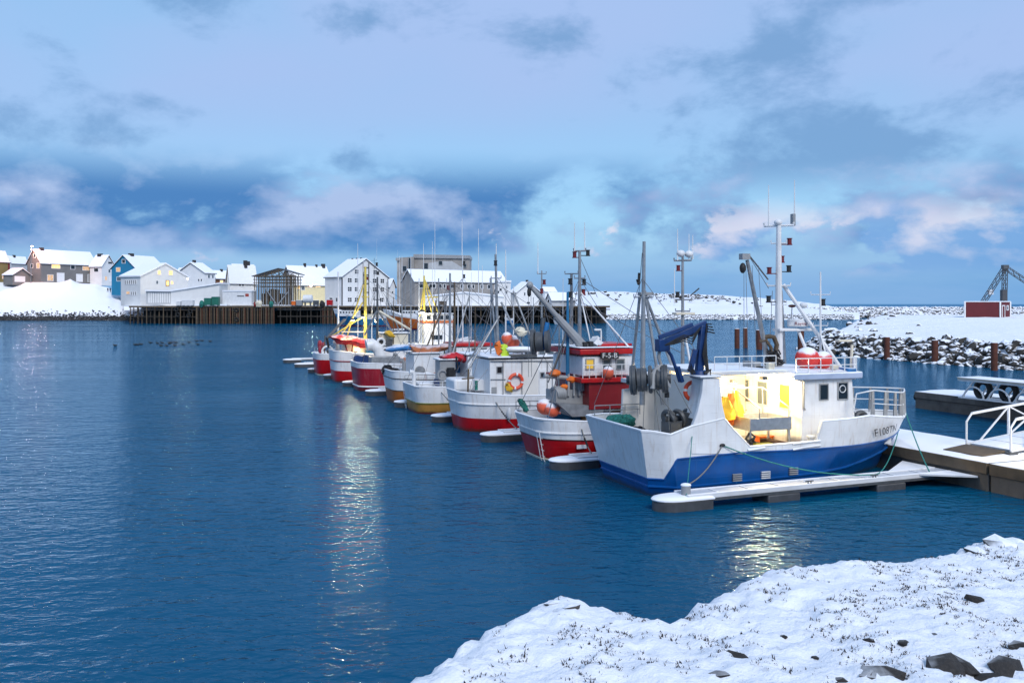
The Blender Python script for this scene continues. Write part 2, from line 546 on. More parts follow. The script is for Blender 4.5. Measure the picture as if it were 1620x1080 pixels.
M_logo = paint('reddish_logo', (0.36, 0.06, 0.04), 0.5, var=0.1)
M_duck = paint('dark_feathers', (0.02, 0.018, 0.016), 0.7, var=0.4, scale=12)
M_cloth = paint('dark_clothing', (0.02, 0.022, 0.03), 0.8, var=0.3, scale=6)
M_net = paint('black_net_heap', (0.035, 0.035, 0.038), 0.95, var=0.5, scale=10, bump=1, bscale=30)
M_shelter = paint('white_shelter_wall', (0.70, 0.68, 0.64), 0.5, var=0.08)
M_heather = paint('dead_heather', (0.030, 0.020, 0.014), 0.9, var=0.5, scale=20)
M_water = water_mat()


# ------------------------------------------------------------------ mesh builder
class MB:
    def __init__(self):
        self.v, self.f, self.m = [], [], []

    def add(self, vs, fs, mi=0):
        o = len(self.v)
        self.v += [tuple(p) for p in vs]
        self.f += [tuple(i + o for i in f) for f in fs]
        self.m += [mi] * len(fs)
        return self

    def box(self, c, s, rz=0.0, mi=0, taper=1.0, rot=None):
        R = rot if rot is not None else Matrix.Rotation(rz, 3, 'Z')
        c = Vector(c)
        vs = []
        for z in (-.5, .5):
            k = taper if z > 0 else 1.0
            for x, y in ((-.5, -.5), (.5, -.5), (.5, .5), (-.5, .5)):
                vs.append(c + R @ Vector((x * s[0] * k, y * s[1] * k, z * s[2])))
        return self.add(vs, [(3, 2, 1, 0), (4, 5, 6, 7), (0, 1, 5, 4), (1, 2, 6, 5), (2, 3, 7, 6), (3, 0, 4, 7)], mi)

    def bounds(self, x0, x1, y0, y1, z0, z1, mi=0):
        return self.box(((x0 + x1) / 2, (y0 + y1) / 2, (z0 + z1) / 2), (abs(x1 - x0), abs(y1 - y0), abs(z1 - z0)), 0, mi)

    def bar(self, p0, p1, w, h, mi=0, up=Vector((0, 0, 1))):
        p0, p1 = Vector(p0), Vector(p1)
        d = (p1 - p0)
        ln = d.length
        d.normalize()
        s = d.cross(up)
        if s.length < 1e-3:
            s = d.cross(Vector((1, 0, 0)))
        s.normalize()
        u = s.cross(d)
        R = Matrix((d, s, u)).transposed()
        return self.box((p0 + p1) / 2, (ln, w, h), mi=mi, rot=R)

    def path(self, pts, r, n=6, mi=0, r1=None, caps=True):
        pts = [Vector(p) for p in pts]
        k = len(pts)
        prev = None
        rings = []
        for i, p in enumerate(pts):
            d = (pts[min(i + 1, k - 1)] - pts[max(i - 1, 0)])
            if d.length < 1e-9:
                d = Vector((0, 0, 1))
            d.normalize()
            ref = prev if prev is not None else (Vector((0, 0, 1)) if abs(d.z) < 0.9 else Vector((1, 0, 0)))
            s = ref - d * ref.dot(d)
            if s.length < 1e-4:
                s = d.orthogonal()
            s.normalize()
            prev = s
            t = d.cross(s)
            rr = r if r1 is None else r + (r1 - r) * i / max(1, k - 1)
            rings.append([p + (s * math.cos(a) + t * math.sin(a)) * rr for a in [2 * math.pi * j / n for j in range(n)]])
        vs = [q for ring in rings for q in ring]
        fs = [(i * n + j, i * n + (j + 1) % n, (i + 1) * n + (j + 1) % n, (i + 1) * n + j) for i in range(k - 1) for j in range(n)]
        if caps:
            fs.append(tuple(range(n - 1, -1, -1)))
            fs.append(tuple((k - 1) * n + j for j in range(n)))
        return self.add(vs, fs, mi)

    def cyl(self, p0, p1, r, r1=None, n=8, mi=0):
        return self.path([p0, p1], r, n, mi, r1)

    def sphere(self, c, r, nu=12, nv=8, mi=0, noise_amt=0.0):
        if not hasattr(r, '__len__'):
            r = (r, r, r)
        c = Vector(c)
        vs = [c + Vector((0, 0, -r[2]))]
        for i in range(1, nv):
            a = -math.pi / 2 + math.pi * i / nv
            for j in range(nu):
                b = 2 * math.pi * j / nu
                k = 1 + noise_amt * (rnd.random() - .5)
                vs.append(c + Vector((r[0] * math.cos(a) * math.cos(b) * k, r[1] * math.cos(a) * math.sin(b) * k, r[2] * math.sin(a) * k)))
        vs.append(c + Vector((0, 0, r[2])))
        fs = [(0, 1 + (j + 1) % nu, 1 + j) for j in range(nu)]
        for i in range(nv - 2):
            for j in range(nu):
                a = 1 + i * nu
                fs.append((a + j, a + (j + 1) % nu, a + nu + (j + 1) % nu, a + nu + j))
        t = len(vs) - 1
        a = 1 + (nv - 2) * nu
        fs += [(a + j, a + (j + 1) % nu, t) for j in range(nu)]
        return self.add(vs, fs, mi)

    def torus(self, c, R, r, axis=Vector((0, 1, 0)), n=20, m=8, mi=0, a0=0.0, a1=2 * math.pi, seg_mi=None):
        axis = Vector(axis).normalized()
        u = axis.orthogonal().normalized()
        if abs(axis.z) < 0.9:
            u = Vector((0, 0, 1)) - axis * axis.z
            u.normalize()
        w = axis.cross(u)
        full = abs(a1 - a0 - 2 * math.pi) < 1e-6
        k = n if full else n + 1
        c = Vector(c)
        vs = []
        for i in range(k):
            a = a0 + (a1 - a0) * i / n
            d = u * math.cos(a) + w * math.sin(a)
            for j in range(m):
                b = 2 * math.pi * j / m
                vs.append(c + d * (R + r * math.cos(b)) + axis * (r * math.sin(b)))
        for i in range(n):
            fs = []
            for j in range(m):
                fs.append((i * m + j, i * m + (j + 1) % m, ((i + 1) % k) * m + (j + 1) % m, ((i + 1) % k) * m + j))
            if i == 0:
                o = len(self.v)
                self.v += [tuple(p) for p in vs]
            self.f += [tuple(q + o for q in f) for f in fs]
            self.m += [seg_mi(i) if seg_mi else mi] * m
        return self

    def prism(self, pts, vec, mi=0):
        """closed solid: planar polygon pts swept by vec"""
        pts = [Vector(p) for p in pts]
        vec = Vector(vec)
        n = len(pts)
        nrm = Vector((0, 0, 0))
        for i in range(n):
            nrm += pts[i].cross(pts[(i + 1) % n])
        if nrm.dot(vec) > 0:
            pts = pts[::-1]
        vs = pts + [p + vec for p in pts]
        fs = [tuple(range(n)), tuple(range(2 * n - 1, n - 1, -1))]
        fs += [(i, i + n, (i + 1) % n + n, (i + 1) % n) for i in range(n)]
        return self.add(vs, fs, mi)

    def mesh(self, name, mats, smooth=35):
        me = bpy.data.meshes.new(name)
        me.from_pydata(self.v, [], self.f)
        if not isinstance(mats, (list, tuple)):
            mats = [mats]
        for m in mats:
            me.materials.append(m)
        if len(mats) > 1:
            me.polygons.foreach_set('material_index', self.m)
        me.polygons.foreach_set('use_smooth', [True] * len(me.polygons))
        me.set_sharp_from_angle(angle=math.radians(smooth))
        me.update()
        return me

    def build(self, name, mats, parent=None, bevel=0.0, smooth=35):
        o = bpy.data.objects.new(name, self.mesh(name, mats, smooth))
        COL.objects.link(o)
        if parent is not None:
            o.parent = parent
        if bevel:
            b = o.modifiers.new('bevel', 'BEVEL')
            b.width, b.segments, b.limit_method = bevel, 2, 'ANGLE'
        return o


def tag(o, label=None, cat=None, group=None, kind=None):
    if label: o['label'] = label
    if cat: o['category'] = cat
    if group: o['group'] = group
    if kind: o['kind'] = kind
    return o


def empty(name, loc=(0, 0, 0), rz=0.0):
    o = bpy.data.objects.new(name, None)
    o.empty_display_size = 0.3
    o.location = loc
    o.rotation_euler = (0, 0, rz)
    COL.objects.link(o)
    return o


def copy_tree(o, parent=None):
    c = o.copy()
    COL.objects.link(c)
    c.parent = parent
    for ch in o.children:
        copy_tree(ch, c)
    return c


def text_mesh(s, size):
    cu = bpy.data.curves.new('lettering', 'FONT')
    cu.body = s
    cu.size = size
    cu.align_x = 'CENTER'
    cu.align_y = 'CENTER'
    cu.resolution_u = 3
    o = bpy.data.objects.new('lettering_curve', cu)
    COL.objects.link(o)
    dg = bpy.context.evaluated_depsgraph_get()
    dg.update()
    me = o.evaluated_get(dg).to_mesh()
    vs = [v.co.copy() for v in me.vertices]
    fs = [tuple(p.vertices) for p in me.polygons]
    o.evaluated_get(dg).to_mesh_clear()
    bpy.data.objects.remove(o)
    return vs, fs


def sag_line(a, b, sag, n=10):
    a, b = Vector(a), Vector(b)
    return [a.lerp(b, i / n) - Vector((0, 0, sag * 4 * (i / n) * (1 - i / n))) for i in range(n + 1)]

# ------------------------------------------------------------------ water
def make_water():
    m = MB()
    R = 9000.0
    m.add([(-R, -400, 0), (R, -400, 0), (R, R, 0), (-R, R, 0)], [(0, 1, 2, 3)])
    o = m.build('harbour_water', M_water)
    tag(o, kind='structure')


make_water()


def sdf(P, poly):
    """signed distance (positive inside) of points P (n,2) to a polygon"""
    poly = np.array(poly, float)
    n = len(poly)
    d = np.full(len(P), 1e9)
    inside = np.zeros(len(P), bool)
    for i in range(n):
        a, b = poly[i], poly[(i + 1) % n]
        e = b - a
        w = P - a
        t = np.clip((w @ e) / max(1e-9, e @ e), 0, 1)
        d = np.minimum(d, np.linalg.norm(w - t[:, None] * e, axis=1))
        c = (a[1] <= P[:, 1]) != (b[1] <= P[:, 1])
        with np.errstate(divide='ignore', invalid='ignore'):
            xi = a[0] + (P[:, 1] - a[1]) * e[0] / (e[1] if abs(e[1]) > 1e-12 else 1e-12)
        inside ^= c & (P[:, 0] < xi)
    return np.where(inside, d, -d)


def grid_mesh(name, xs, ys, Z, mat, keep=None, smooth=80):
    """sheet over a regular grid; keep masks the vertices in use"""
    nx, ny = len(xs), len(ys)
    m = MB()
    idx = -np.ones((nx, ny), int)
    if keep is None:
        keep = np.ones((nx, ny), bool)
    vs, fs = [], []
    for i in range(nx):
        for j in range(ny):
            if keep[i, j]:
                idx[i, j] = len(vs)
                vs.append((xs[i], ys[j], Z[i, j]))
    for i in range(nx - 1):
        for j in range(ny - 1):
            q = (idx[i, j], idx[i + 1, j], idx[i + 1, j + 1], idx[i, j + 1])
            if min(q) >= 0:
                fs.append(tuple(int(k) for k in q))
    m.add(vs, fs)
    return m.build(name, mat, smooth=smooth)


def fbm(x, y, s, o=0.0, octv=5):
    return noise.fractal(Vector((x * s + o, y * s - o, o * 1.7)), 1.0, 2.0, octv)


# ------------------------------------------------------------------ rocks
def rock_mesh(seed, name='rock', mat=None, sub=2):
    bm = bmesh.new()
    bmesh.ops.create_icosphere(bm, subdivisions=sub, radius=1.0)
    r = random.Random(seed)
    planes = []
    for _ in range(9):
        d = Vector((r.gauss(0, 1), r.gauss(0, 1), r.gauss(0, 1))).normalized()
        planes.append((d, 0.62 + 0.3 * r.random()))
    for v in bm.verts:
        p = v.co
        for d, k in planes:
            q = p.dot(d)
            if q > k:
                p = p - d * (q - k)
        p = p * (1 + 0.10 * noise.noise(p * 2.1 + Vector((seed * 3.1, 0, 0))))
        v.co = p
    me = bpy.data.meshes.new(name)
    bm.to_mesh(me)
    bm.free()
    if mat:
        me.materials.append(mat)
    me.polygons.foreach_set('use_smooth', [True] * len(me.polygons))
    me.set_sharp_from_angle(angle=math.radians(28))
    return me


ROCK_V = []
for i in range(8):
    me = rock_mesh(i, sub=1)
    ROCK_V.append((np.array([v.co for v in me.vertices]), [tuple(p.vertices) for p in me.polygons]))
    bpy.data.meshes.remove(me)


def joined_rocks(name, places, mat, parent=None):
    """many stones too small to pick apart, one mesh"""
    V, Fs, o = [], [], 0
    for (p, s, q) in places:
        v, f = ROCK_V[q % 8]
        R = Matrix.Rotation(q * 1.7, 3, 'Z') @ Matrix.Rotation(q * 0.9, 3, 'X')
        R = np.array(R)
        V.append((v * np.array(s)) @ R.T + np.array(p))
        Fs += [tuple(i + o for i in a) for a in f]
        o += len(v)
    me = bpy.data.meshes.new(name)
    me.from_pydata(np.concatenate(V).tolist(), [], Fs)
    me.materials.append(mat)
    me.polygons.foreach_set('use_smooth', [True] * len(me.polygons))
    me.set_sharp_from_angle(angle=math.radians(30))
    o_ = bpy.data.objects.new(name, me)
    COL.objects.link(o_)
    o_.parent = parent
    tag(o_, kind='stuff')
    return o_


M_bankrock = paint('bank_rock', (0.05, 0.042, 0.036), 0.8, var=0.5, scale=6, bump=1.0, bscale=25, snow=1.0, snow_lo=0.98)
# ------------------------------------------------------------------ foreground snow bank
EDGE = [(-4.5, -4.0), (-3.2, 0.5), (-2.3, 3.4), (-1.6, 5.2), (-0.80, 6.9), (-0.20, 8.2), (0.43, 9.1), (0.90, 8.9), (1.38, 8.4), (1.76, 8.8),
        (2.23, 9.35), (2.85, 10.0), (3.55, 10.4), (4.2, 10.9), (4.86, 11.1), (5.7, 11.7), (6.3, 12.3), (6.98, 12.5), (8.6, 13.0), (12, 14), (17, 15), (17, -4)]


def bank_z(x, y, d):
    z = 3.62 + 0.085 * max(0.0, min(d, 5.0)) + 0.055 * fbm(x, y, 0.55, 4.0) + 0.036 * fbm(x, y, 1.9, 9.0) + 0.05 * fbm(x, y, 5.5, 2.0) + 0.016 * fbm(x, y, 15.0, 7.0, 3)
    z -= 0.085 * max(0.0, x - 3.0)
    z += 0.10 * max(0.0, fbm(x, y, 2.2, 6.0)) * math.exp(-abs(d) * 2.0)
    if d < 0.25:
        k = 0.25 - d
        z -= 0.5 * k * k / (0.25 + k) + (3.2 * max(0.0, -d - 0.05) ** 1.25)
    return z


def make_bank():
    xs = np.concatenate([np.arange(-5.6, -2, 0.2), np.arange(-2, 8.6, 0.055), np.arange(8.6, 18.5, 0.3)])
    ys = np.concatenate([np.arange(-4.6, 3.4, 0.3), np.arange(3.4, 14.2, 0.055), np.arange(14.2, 17.5, 0.3)])
    GX, GY = np.meshgrid(xs, ys, indexing='ij')
    D = sdf(np.stack([GX.ravel(), GY.ravel()], 1), EDGE).reshape(GX.shape)
    Z = np.full(GX.shape, -0.8)
    keep = D > -1.75
    for i in range(len(xs)):
        for j in range(len(ys)):
            if keep[i, j]:
                Z[i, j] = max(-0.8, bank_z(xs[i], ys[j], D[i, j]))
    o = grid_mesh('snow_bank', xs, ys, Z, M_snowbank, keep)
    tag(o, kind='structure')
    # stones breaking through the snow near the camera and along the lip
    spots = [(1165, 1037, .11), (1395, 1062, .19), (1500, 1050, .20), (1525, 1056, .13), (1592, 1055, .20), (1548, 950, .13), (1430, 1022, .07),
             (880, 953, .12), (905, 958, .09), (1480, 1005, .06), (1140, 1070, .08), (1450, 884, .10), (1515, 870, .22), (1545, 868, .20), (1585, 862, .24), (1610, 858, .24),
             (1480, 876, .12), (1395, 886, .09), (1290, 1045, .05), (1375, 1012, .05), (1330, 1075, .07), (1560, 1075, .12), (1610, 1020, .09), (1240, 1008, .045)]
    me = [rock_mesh(40 + i, 'rock', M_bankrock if i != 3 else M_rocks, 1) for i in range(4)]
    for k, (px, py, s) in enumerate(spots):
        best, bp = 1e9, None
        r = ray(px, py)
        for t in np.arange(4.2, 14.5, 0.05):
            x, y, zr = r.x * t, t, CAMZ + r.z * t
            d = sdf(np.array([[x, y]]), EDGE)[0]
            z = bank_z(x, y, d)
            if zr <= z:
                bp = (x, y, z)
                break
        if bp is None:
            continue
        lip = py < 960 and px not in (1548,)
        c = bpy.data.objects.new('rock', me[3] if lip else me[k % 3])
        COL.objects.link(c)
        c.parent = o
        c.location = (bp[0], bp[1], bp[2] - s * (0.18 if not lip else 0.25))
        c.scale = (s * 1.25, s * 0.8, s * 0.42)
        c.rotation_euler = (rnd.uniform(-.3, .3), rnd.uniform(-.3, .3), rnd.uniform(0, 6))
    # dead heather and grass tips
    h = MB()
    r2 = random.Random(5)
    cnt = 0
    while cnt < 6500:
        x, y = r2.uniform(-1.2, 9), r2.uniform(4.2, 13.5)
        if fbm(x, y, 1.6, 3.0, 4) + 0.22 * r2.random() < 0.22:
            continue
        d = sdf(np.array([[x, y]]), EDGE)[0]
        if d < 0.05:
            continue
        z = bank_z(x, y, d)
        cnt += 1
        for b in range(r2.randint(2, 6)):
            a = r2.uniform(0, 6.28)
            ln = r2.uniform(0.007, 0.028) * (1.7 if r2.random() < .12 else 1)
            p = Vector((x + r2.uniform(-.025, .025), y + r2.uniform(-.025, .025), z - 0.006))
            q = p + Vector((math.cos(a) * ln * 0.8, math.sin(a) * ln * 0.8, ln))
            w = Vector((-math.sin(a), math.cos(a), 0)) * r2.uniform(0.003, 0.009)
            h.add([p - w, p + w, q], [(0, 1, 2)])
    g = h.build('dead_heather', M_heather)
    tag(g, 'dark dead heather tips poking through the snow of the near bank', 'heather', kind='stuff')


make_bank()

# ------------------------------------------------------------------ near mole, with stones
MOLE = [(43, 121), (45.2, 111), (47.8, 103), (51.6, 92), (57, 81), (70, 69), (120, 60), (230, 300), (150, 320), (132, 300), (80, 190), (58, 158), (46, 133)]


def mole_top(x, y):
    t = max(0.0, min(1.0, (x - 46) / 28))
    t = t * t * (3 - 2 * t)
    z = 2.35 + 0.031 * max(0, min(62, y - 98)) * t
    z -= 0.020 * max(0.0, y - 178) * (1 if y < 290 else 1)
    z += 0.22 * fbm(x, y, 0.09, 5) + 0.10 * fbm(x, y, 0.4, 8)
    return z


def make_mole():
    xs, ys = np.arange(30, 235, 1.3), np.arange(56, 322, 1.6)
    xs = np.concatenate([np.arange(36, 72, 0.5), np.arange(72, 235, 2.2)])
    ys = np.concatenate([np.arange(60, 175, 0.7), np.arange(175, 326, 2.5)])
    GX, GY = np.meshgrid(xs, ys, indexing='ij')
    D = sdf(np.stack([GX.ravel(), GY.ravel()], 1), MOLE).reshape(GX.shape)
    keep = D > -5.5
    Z = np.full(GX.shape, -1.0)
    for i in range(len(xs)):
        for j in range(len(ys)):
            if keep[i, j]:
                d = D[i, j]
                z = mole_top(xs[i], ys[j])
                if d < 0.6:
                    z -= 0.35 + (0.6 - d) * 0.72 if d < 0 else (0.6 - d) * 1.3
                Z[i, j] = max(-1.0, z)
    o = grid_mesh('stone_mole', xs, ys, Z, M_snowmole, keep)
    tag(o, kind='structure')
    meshes = [rock_mesh(60 + i, 'rock', M_rocks, 2) for i in range(10)]
    pts = []
    line = [Vector(p) for p in [(49, 140), (44.2, 129), (43, 121), (45.2, 111), (47.8, 103), (51.6, 92), (57, 81), (66, 72)]]
    r = random.Random(21)
    for a, b in zip(line[:-1], line[1:]):
        L_ = (b - a).length
        d = (b - a) / L_
        nrm = Vector((d.y, -d.x))
        if nrm.dot(Vector((-1, -0.6))) < 0:
            nrm = -nrm
        for _ in range(int(L_ * 24)):
            s = r.random() * L_
            t = r.uniform(-0.9, 4.3)
            p = a + d * s + nrm * t
            z = mole_top(p.x, p.y) - 0.15 - max(0, t) * 0.70
            rad = r.uniform(0.20, 0.50) * (1.7 if r.random() < 0.2 else 1)
            pts.append((p.x, p.y, z, rad))
    # a scatter of half-buried blocks on the top and back
    for px, py, rad in [(1400, 505, 1.2), (1345, 513, .8), (1372, 506, .9), (1432, 502, 1.4), (1460, 500, 1.0), (1412, 510, 1.0), (1440, 494, 1.3), (1475, 493, 1.0), (1360, 518, .8), (1330, 520, .9), (1385, 514, .6)]:
        p = at(px, py, 165)
        zz = mole_top(p.x, p.y)
        q = gp(px, py, 3.0)
        pts.append((q.x, q.y, mole_top(q.x, q.y) - 0.1, rad * 0.8))
    for _ in range(90):
        x, y = r.uniform(46, 74), r.uniform(112, 170)
        if sdf(np.array([[x, y]]), MOLE)[0] > 0.3 and (x - 46) / 28 + r.random() * .8 < (y - 95) / 60:
            pts.append((x, y, mole_top(x, y) - .12, r.uniform(.3, .8)))
    pts.sort(key=lambda q: -q[3] / q[1] * (1 if abs(q[0] / q[1]) < 0.57 else 0.2))
    for k, (x, y, z, rad) in enumerate(pts[:300]):
        c = bpy.data.objects.new('rock', meshes[k % 10])
        COL.objects.link(c)
        c.parent = o
        c.location = (x, y, z)
        c.scale = (rad * r.uniform(.9, 1.5), rad * r.uniform(.8, 1.2), rad * r.uniform(.55, .95))
        c.rotation_euler = (r.uniform(-.5, .5), r.uniform(-.5, .5), r.uniform(0, 6.28))
    rest = [((x, y, z), (q * 1.2, q, q * .8), i) for i, (x, y, z, q) in enumerate(pts[300:])]
    joined_rocks('rock_fill', rest, M_rocks, o)


make_mole()


def make_breakwater():
    r = random.Random(31)
    m = MB()
    D0 = 412
    x0, x1 = 118, 300
    prof = [(D0, -1), (D0 + 9, 4.2), (D0 + 15, 4.4), (D0 + 26, -1)]
    vs = [(x, y, z) for x in (x0, x1) for (y, z) in prof]
    m.add(vs, [(i, i + 1, i + 5, i + 4) for i in range(3)])
    o = m.build('far_breakwater', M_rockfar)
    tag(o, kind='structure')
    pl = []
    for i in range(2100):
        x = r.uniform(x0, x1 - 10)
        t = r.random()
        y = D0 + 0.5 + t * 14
        z = -0.2 + min(1, t * 14 / 9) * 4.5
        s = r.uniform(0.45, 1.05)
        pl.append(((x, y, z), (s * 1.3, s, s * .8), i))
    joined_rocks('breakwater_stones', pl, M_rockfar, o)


make_breakwater()


# ------------------------------------------------------------------ far hill, left shore, town ground
def interp(x, pts):
    if x <= pts[0][0]:
        return pts[0][1]
    for (a, p), (b, q) in zip(pts[:-1], pts[1:]):
        if x <= b:
            t = (x - a) / (b - a)
            return p + (q - p) * t
    return pts[-1][1]


def smooth_interp(x, pts):
    if x <= pts[0][0]:
        return pts[0][1]
    for (a, p), (b, q) in zip(pts[:-1], pts[1:]):
        if x <= b:
            t = (x - a) / (b - a)
            t = t * t * (3 - 2 * t)
            return p + (q - p) * t
    return pts[-1][1]


def fan_sheet(name, pxs, depth_z, mat, smooth=80):
    """terrain given column by column: depth_z(px) -> list of (depth, height)"""
    m = MB()
    cols = [depth_z(px) for px in pxs]
    k = len(cols[0])
    for px, c in zip(pxs, cols):
        for D, z in c:
            m.v.append(((px - CX) / FPX * D, D, z))
    for i in range(len(pxs) - 1):
        for j in range(k - 1):
            m.f.append((i * k + j, (i + 1) * k + j, (i + 1) * k + j + 1, i * k + j + 1))
            m.m.append(0)
    o = m.build(name, mat, smooth=smooth)
    return tag(o, kind='structure')


RIDGE = [(600, 474), (760, 472), (850, 467), (890, 463), (930, 461), (980, 461), (1010, 463), (1080, 465), (1120, 466), (1180, 470), (1250, 475), (1290, 480), (1325, 486), (1360, 492)]


def hill_col(px):
    py = smooth_interp(px, RIDGE) + 0.7 * fbm(px, 0, 0.05, 2)
    Dr = 470.0
    zr = CAMZ + (HY - py) / FPX * Dr
    out = []
    for i in range(26):
        t = i / 25
        D = 366 + (Dr - 366) * t
        if t < 0.06:
            z = -0.8 + t / 0.06 * 2.7
        else:
            q = (t - 0.06) / 0.94
            z = 1.9 + (zr - 1.9) * (q ** 0.8)
        if 0.08 < t < 1:
            z += 0.8 * fbm(px * 0.25, D, 0.045, 3)
        out.append((D, z))
    out += [(500, zr * 0.96), (560, zr * 0.6), (640, -1)]
    return out


fan_sheet('far_hill', list(range(596, 1364, 4)), hill_col, M_snowfar)
r = random.Random(8)
pl = []
for i in range(1700):
    px = r.uniform(840, 1350)
    t = r.random()
    D = 366.5 + t * 9
    s = r.uniform(0.25, 0.6)
    pl.append((((px - CX) / FPX * D, D, 0.0 + min(t * 9 / 6.2, 1) * 1.9 + 0.1 * t), (s * 1.3, s, s * .8), i))
joined_rocks('far_shore_stones', pl, M_rockfar)
bpy.data.objects['far_shore_stones']['label'] = 'band of dark snow-dusted stones at the foot of the far hill'
bpy.data.objects['far_shore_stones']['category'] = 'stones'
# dark rock outcrops on the hill's crest
for k, (px, py, w, h, lab) in enumerate([(946, 468, 14, 4, 'larger dark rock outcrop on the far snowy hill crest'), (957, 473, 9, 4, 'smaller dark rock outcrop below the crest of the far hill'),
                                         (938, 463, 12, 2, 'flat dark ledge on the skyline of the far hill')]):
    D = 452
    p = at(px, py, D)
    o = bpy.data.objects.new('rock_outcrop', rock_mesh(90 + k, 'rock_outcrop', M_rocks, 2))
    COL.objects.link(o)
    o.location = p
    o.scale = (w * .5 * D / FPX, 3, h * .6 * D / FPX)
    tag(o, lab, 'rock', 'rock outcrops on the far hill')
pl = []
for i in range(170):
    px = r.gauss(1085, 45) if i < 110 else r.uniform(880, 1290)
    py = smooth_interp(px, RIDGE) + abs(r.gauss(0, 5)) + 0.5
    D = 455 - (py - smooth_interp(px, RIDGE)) * 4
    p = at(px, py, D)
    s = r.uniform(.3, .9)
    pl.append((p, (s * 1.6, s, s * .5), i))
o = joined_rocks('hill_scrub_stones', pl, M_rocks)
tag(o, 'scattered dark stones and scrub along the top of the far snowy hill', 'stones')


def left_col(px):
    top = smooth_interp(px, [(-200, 446), (70, 446.5), (150, 449), (168, 454), (186, 463), (204, 477), (240, 480)])
    zr = CAMZ + (HY - top) / FPX * 380
    zc = 5.4 if px > 195 else 5.4 + (zr - 5.4) * 0.0
    out = []
    for i in range(30):
        t = i / 29
        D = 348 + 32 * t
        if t < 0.16:
            z = -0.6 + t / 0.16 * 2.2
        else:
            q = (t - 0.16) / 0.84
            z = 1.6 + (zr - 1.6) * (q ** 0.85)
        if 0.1 < t < 1:
            z += 0.3 * fbm(px * 0.25, D, 0.12, 3)
            bump = 3.6 * math.exp(-abs((px - 111) / 13) ** 1.3) * max(0, 1 - abs(t - 0.86) / 0.25) + 0.5 * math.exp(-((px - 150) / 22) ** 2) * max(0, 1 - abs(t - 0.8) / 0.3)
            z += bump
        out.append((D, z))
    out += [(410, zr), (470, zr), (520, -1)]
    return out


fan_sheet('left_shore', list(range(-210, 244, 3)), left_col, M_snowleft)
pl = []
for i in range(3600):
    px = r.uniform(-200, 232)
    t = r.random() * .34 if i < 2700 else .3 + abs(r.gauss(0, .25))
    D = 346.8 + t * 11
    s = r.uniform(0.2, 0.5) if i < 2700 else r.uniform(.12, .4)
    pl.append((((px - CX) / FPX * D, D, -0.15 + t * 4.6), (s * 1.4, s, s * .7), i))
o = joined_rocks('shore_stones', pl, M_shore)
tag(o, 'dark wet stones along the waterline below the left snow slope', 'stones')


def town_col(px):
    zb = CAMZ + (HY - 474) / FPX * 430
    return [(303, 4.2), (303.5, 5.55), (320, 5.6), (350, 6.2), (430, zb), (520, zb), (560, -1)]


fan_sheet('town_ground', list(range(196, 900, 8)), town_col, M_snowfar)

# ------------------------------------------------------------------ pontoons and finger piers
PIER_A = math.radians(22.4)
P0 = Vector((4.6, 28.4, 0))
PV = Vector((math.cos(PIER_A), math.sin(PIER_A), 0))
PU = Vector((-math.sin(PIER_A), math.cos(PIER_A), 0))


def pier(v, u, z=0.0):
    return P0 + PV * v + PU * u + Vector((0, 0, z))


M_grate = paint('snowy_grating', (0.35, 0.38, 0.42), 0.5, 0.2, var=0.2, scale=3, snow=0.55, snow_lo=0.2, line=('X', 22.0, 0.6))
M_beam = paint('pale_painted_beam', (0.62, 0.63, 0.65), 0.5, snow=1.0, snow_lo=0.2, var=0.15)


def plan_nose(x0, x1, hw, cy, nose=0.75, n=8):
    pts = [(x1, cy - hw)]
    for i in range(n + 1):
        a = -math.pi / 2 - math.pi * i / n
        pts.append((x0 + nose + math.cos(a) * nose, cy + math.sin(a) * hw))
    pts.append((x1, cy + hw))
    return pts


FINGER_LABELS = ['nearest finger pier, running beside the blue and white boat', 'second finger pier, its nose in front of the stern of the boat with buoys',
                 'third finger pier, its nose at the white and red boat with a life ring', 'fourth finger pier, its nose at the ochre striped boat',
                 'fifth finger pier, its nose at the white boat with an orange brown bottom', 'sixth finger pier, its nose under the crimson boat with a pale box on deck',
                 'seventh finger pier, its nose under the boat with the red tarpaulin', 'eighth finger pier, its nose at the farthest red and white boat',
                 'empty finger pier closest to the farthest red and white boat', 'middle one of the three empty finger piers', 'outermost empty finger pier at the far end of the pontoon']


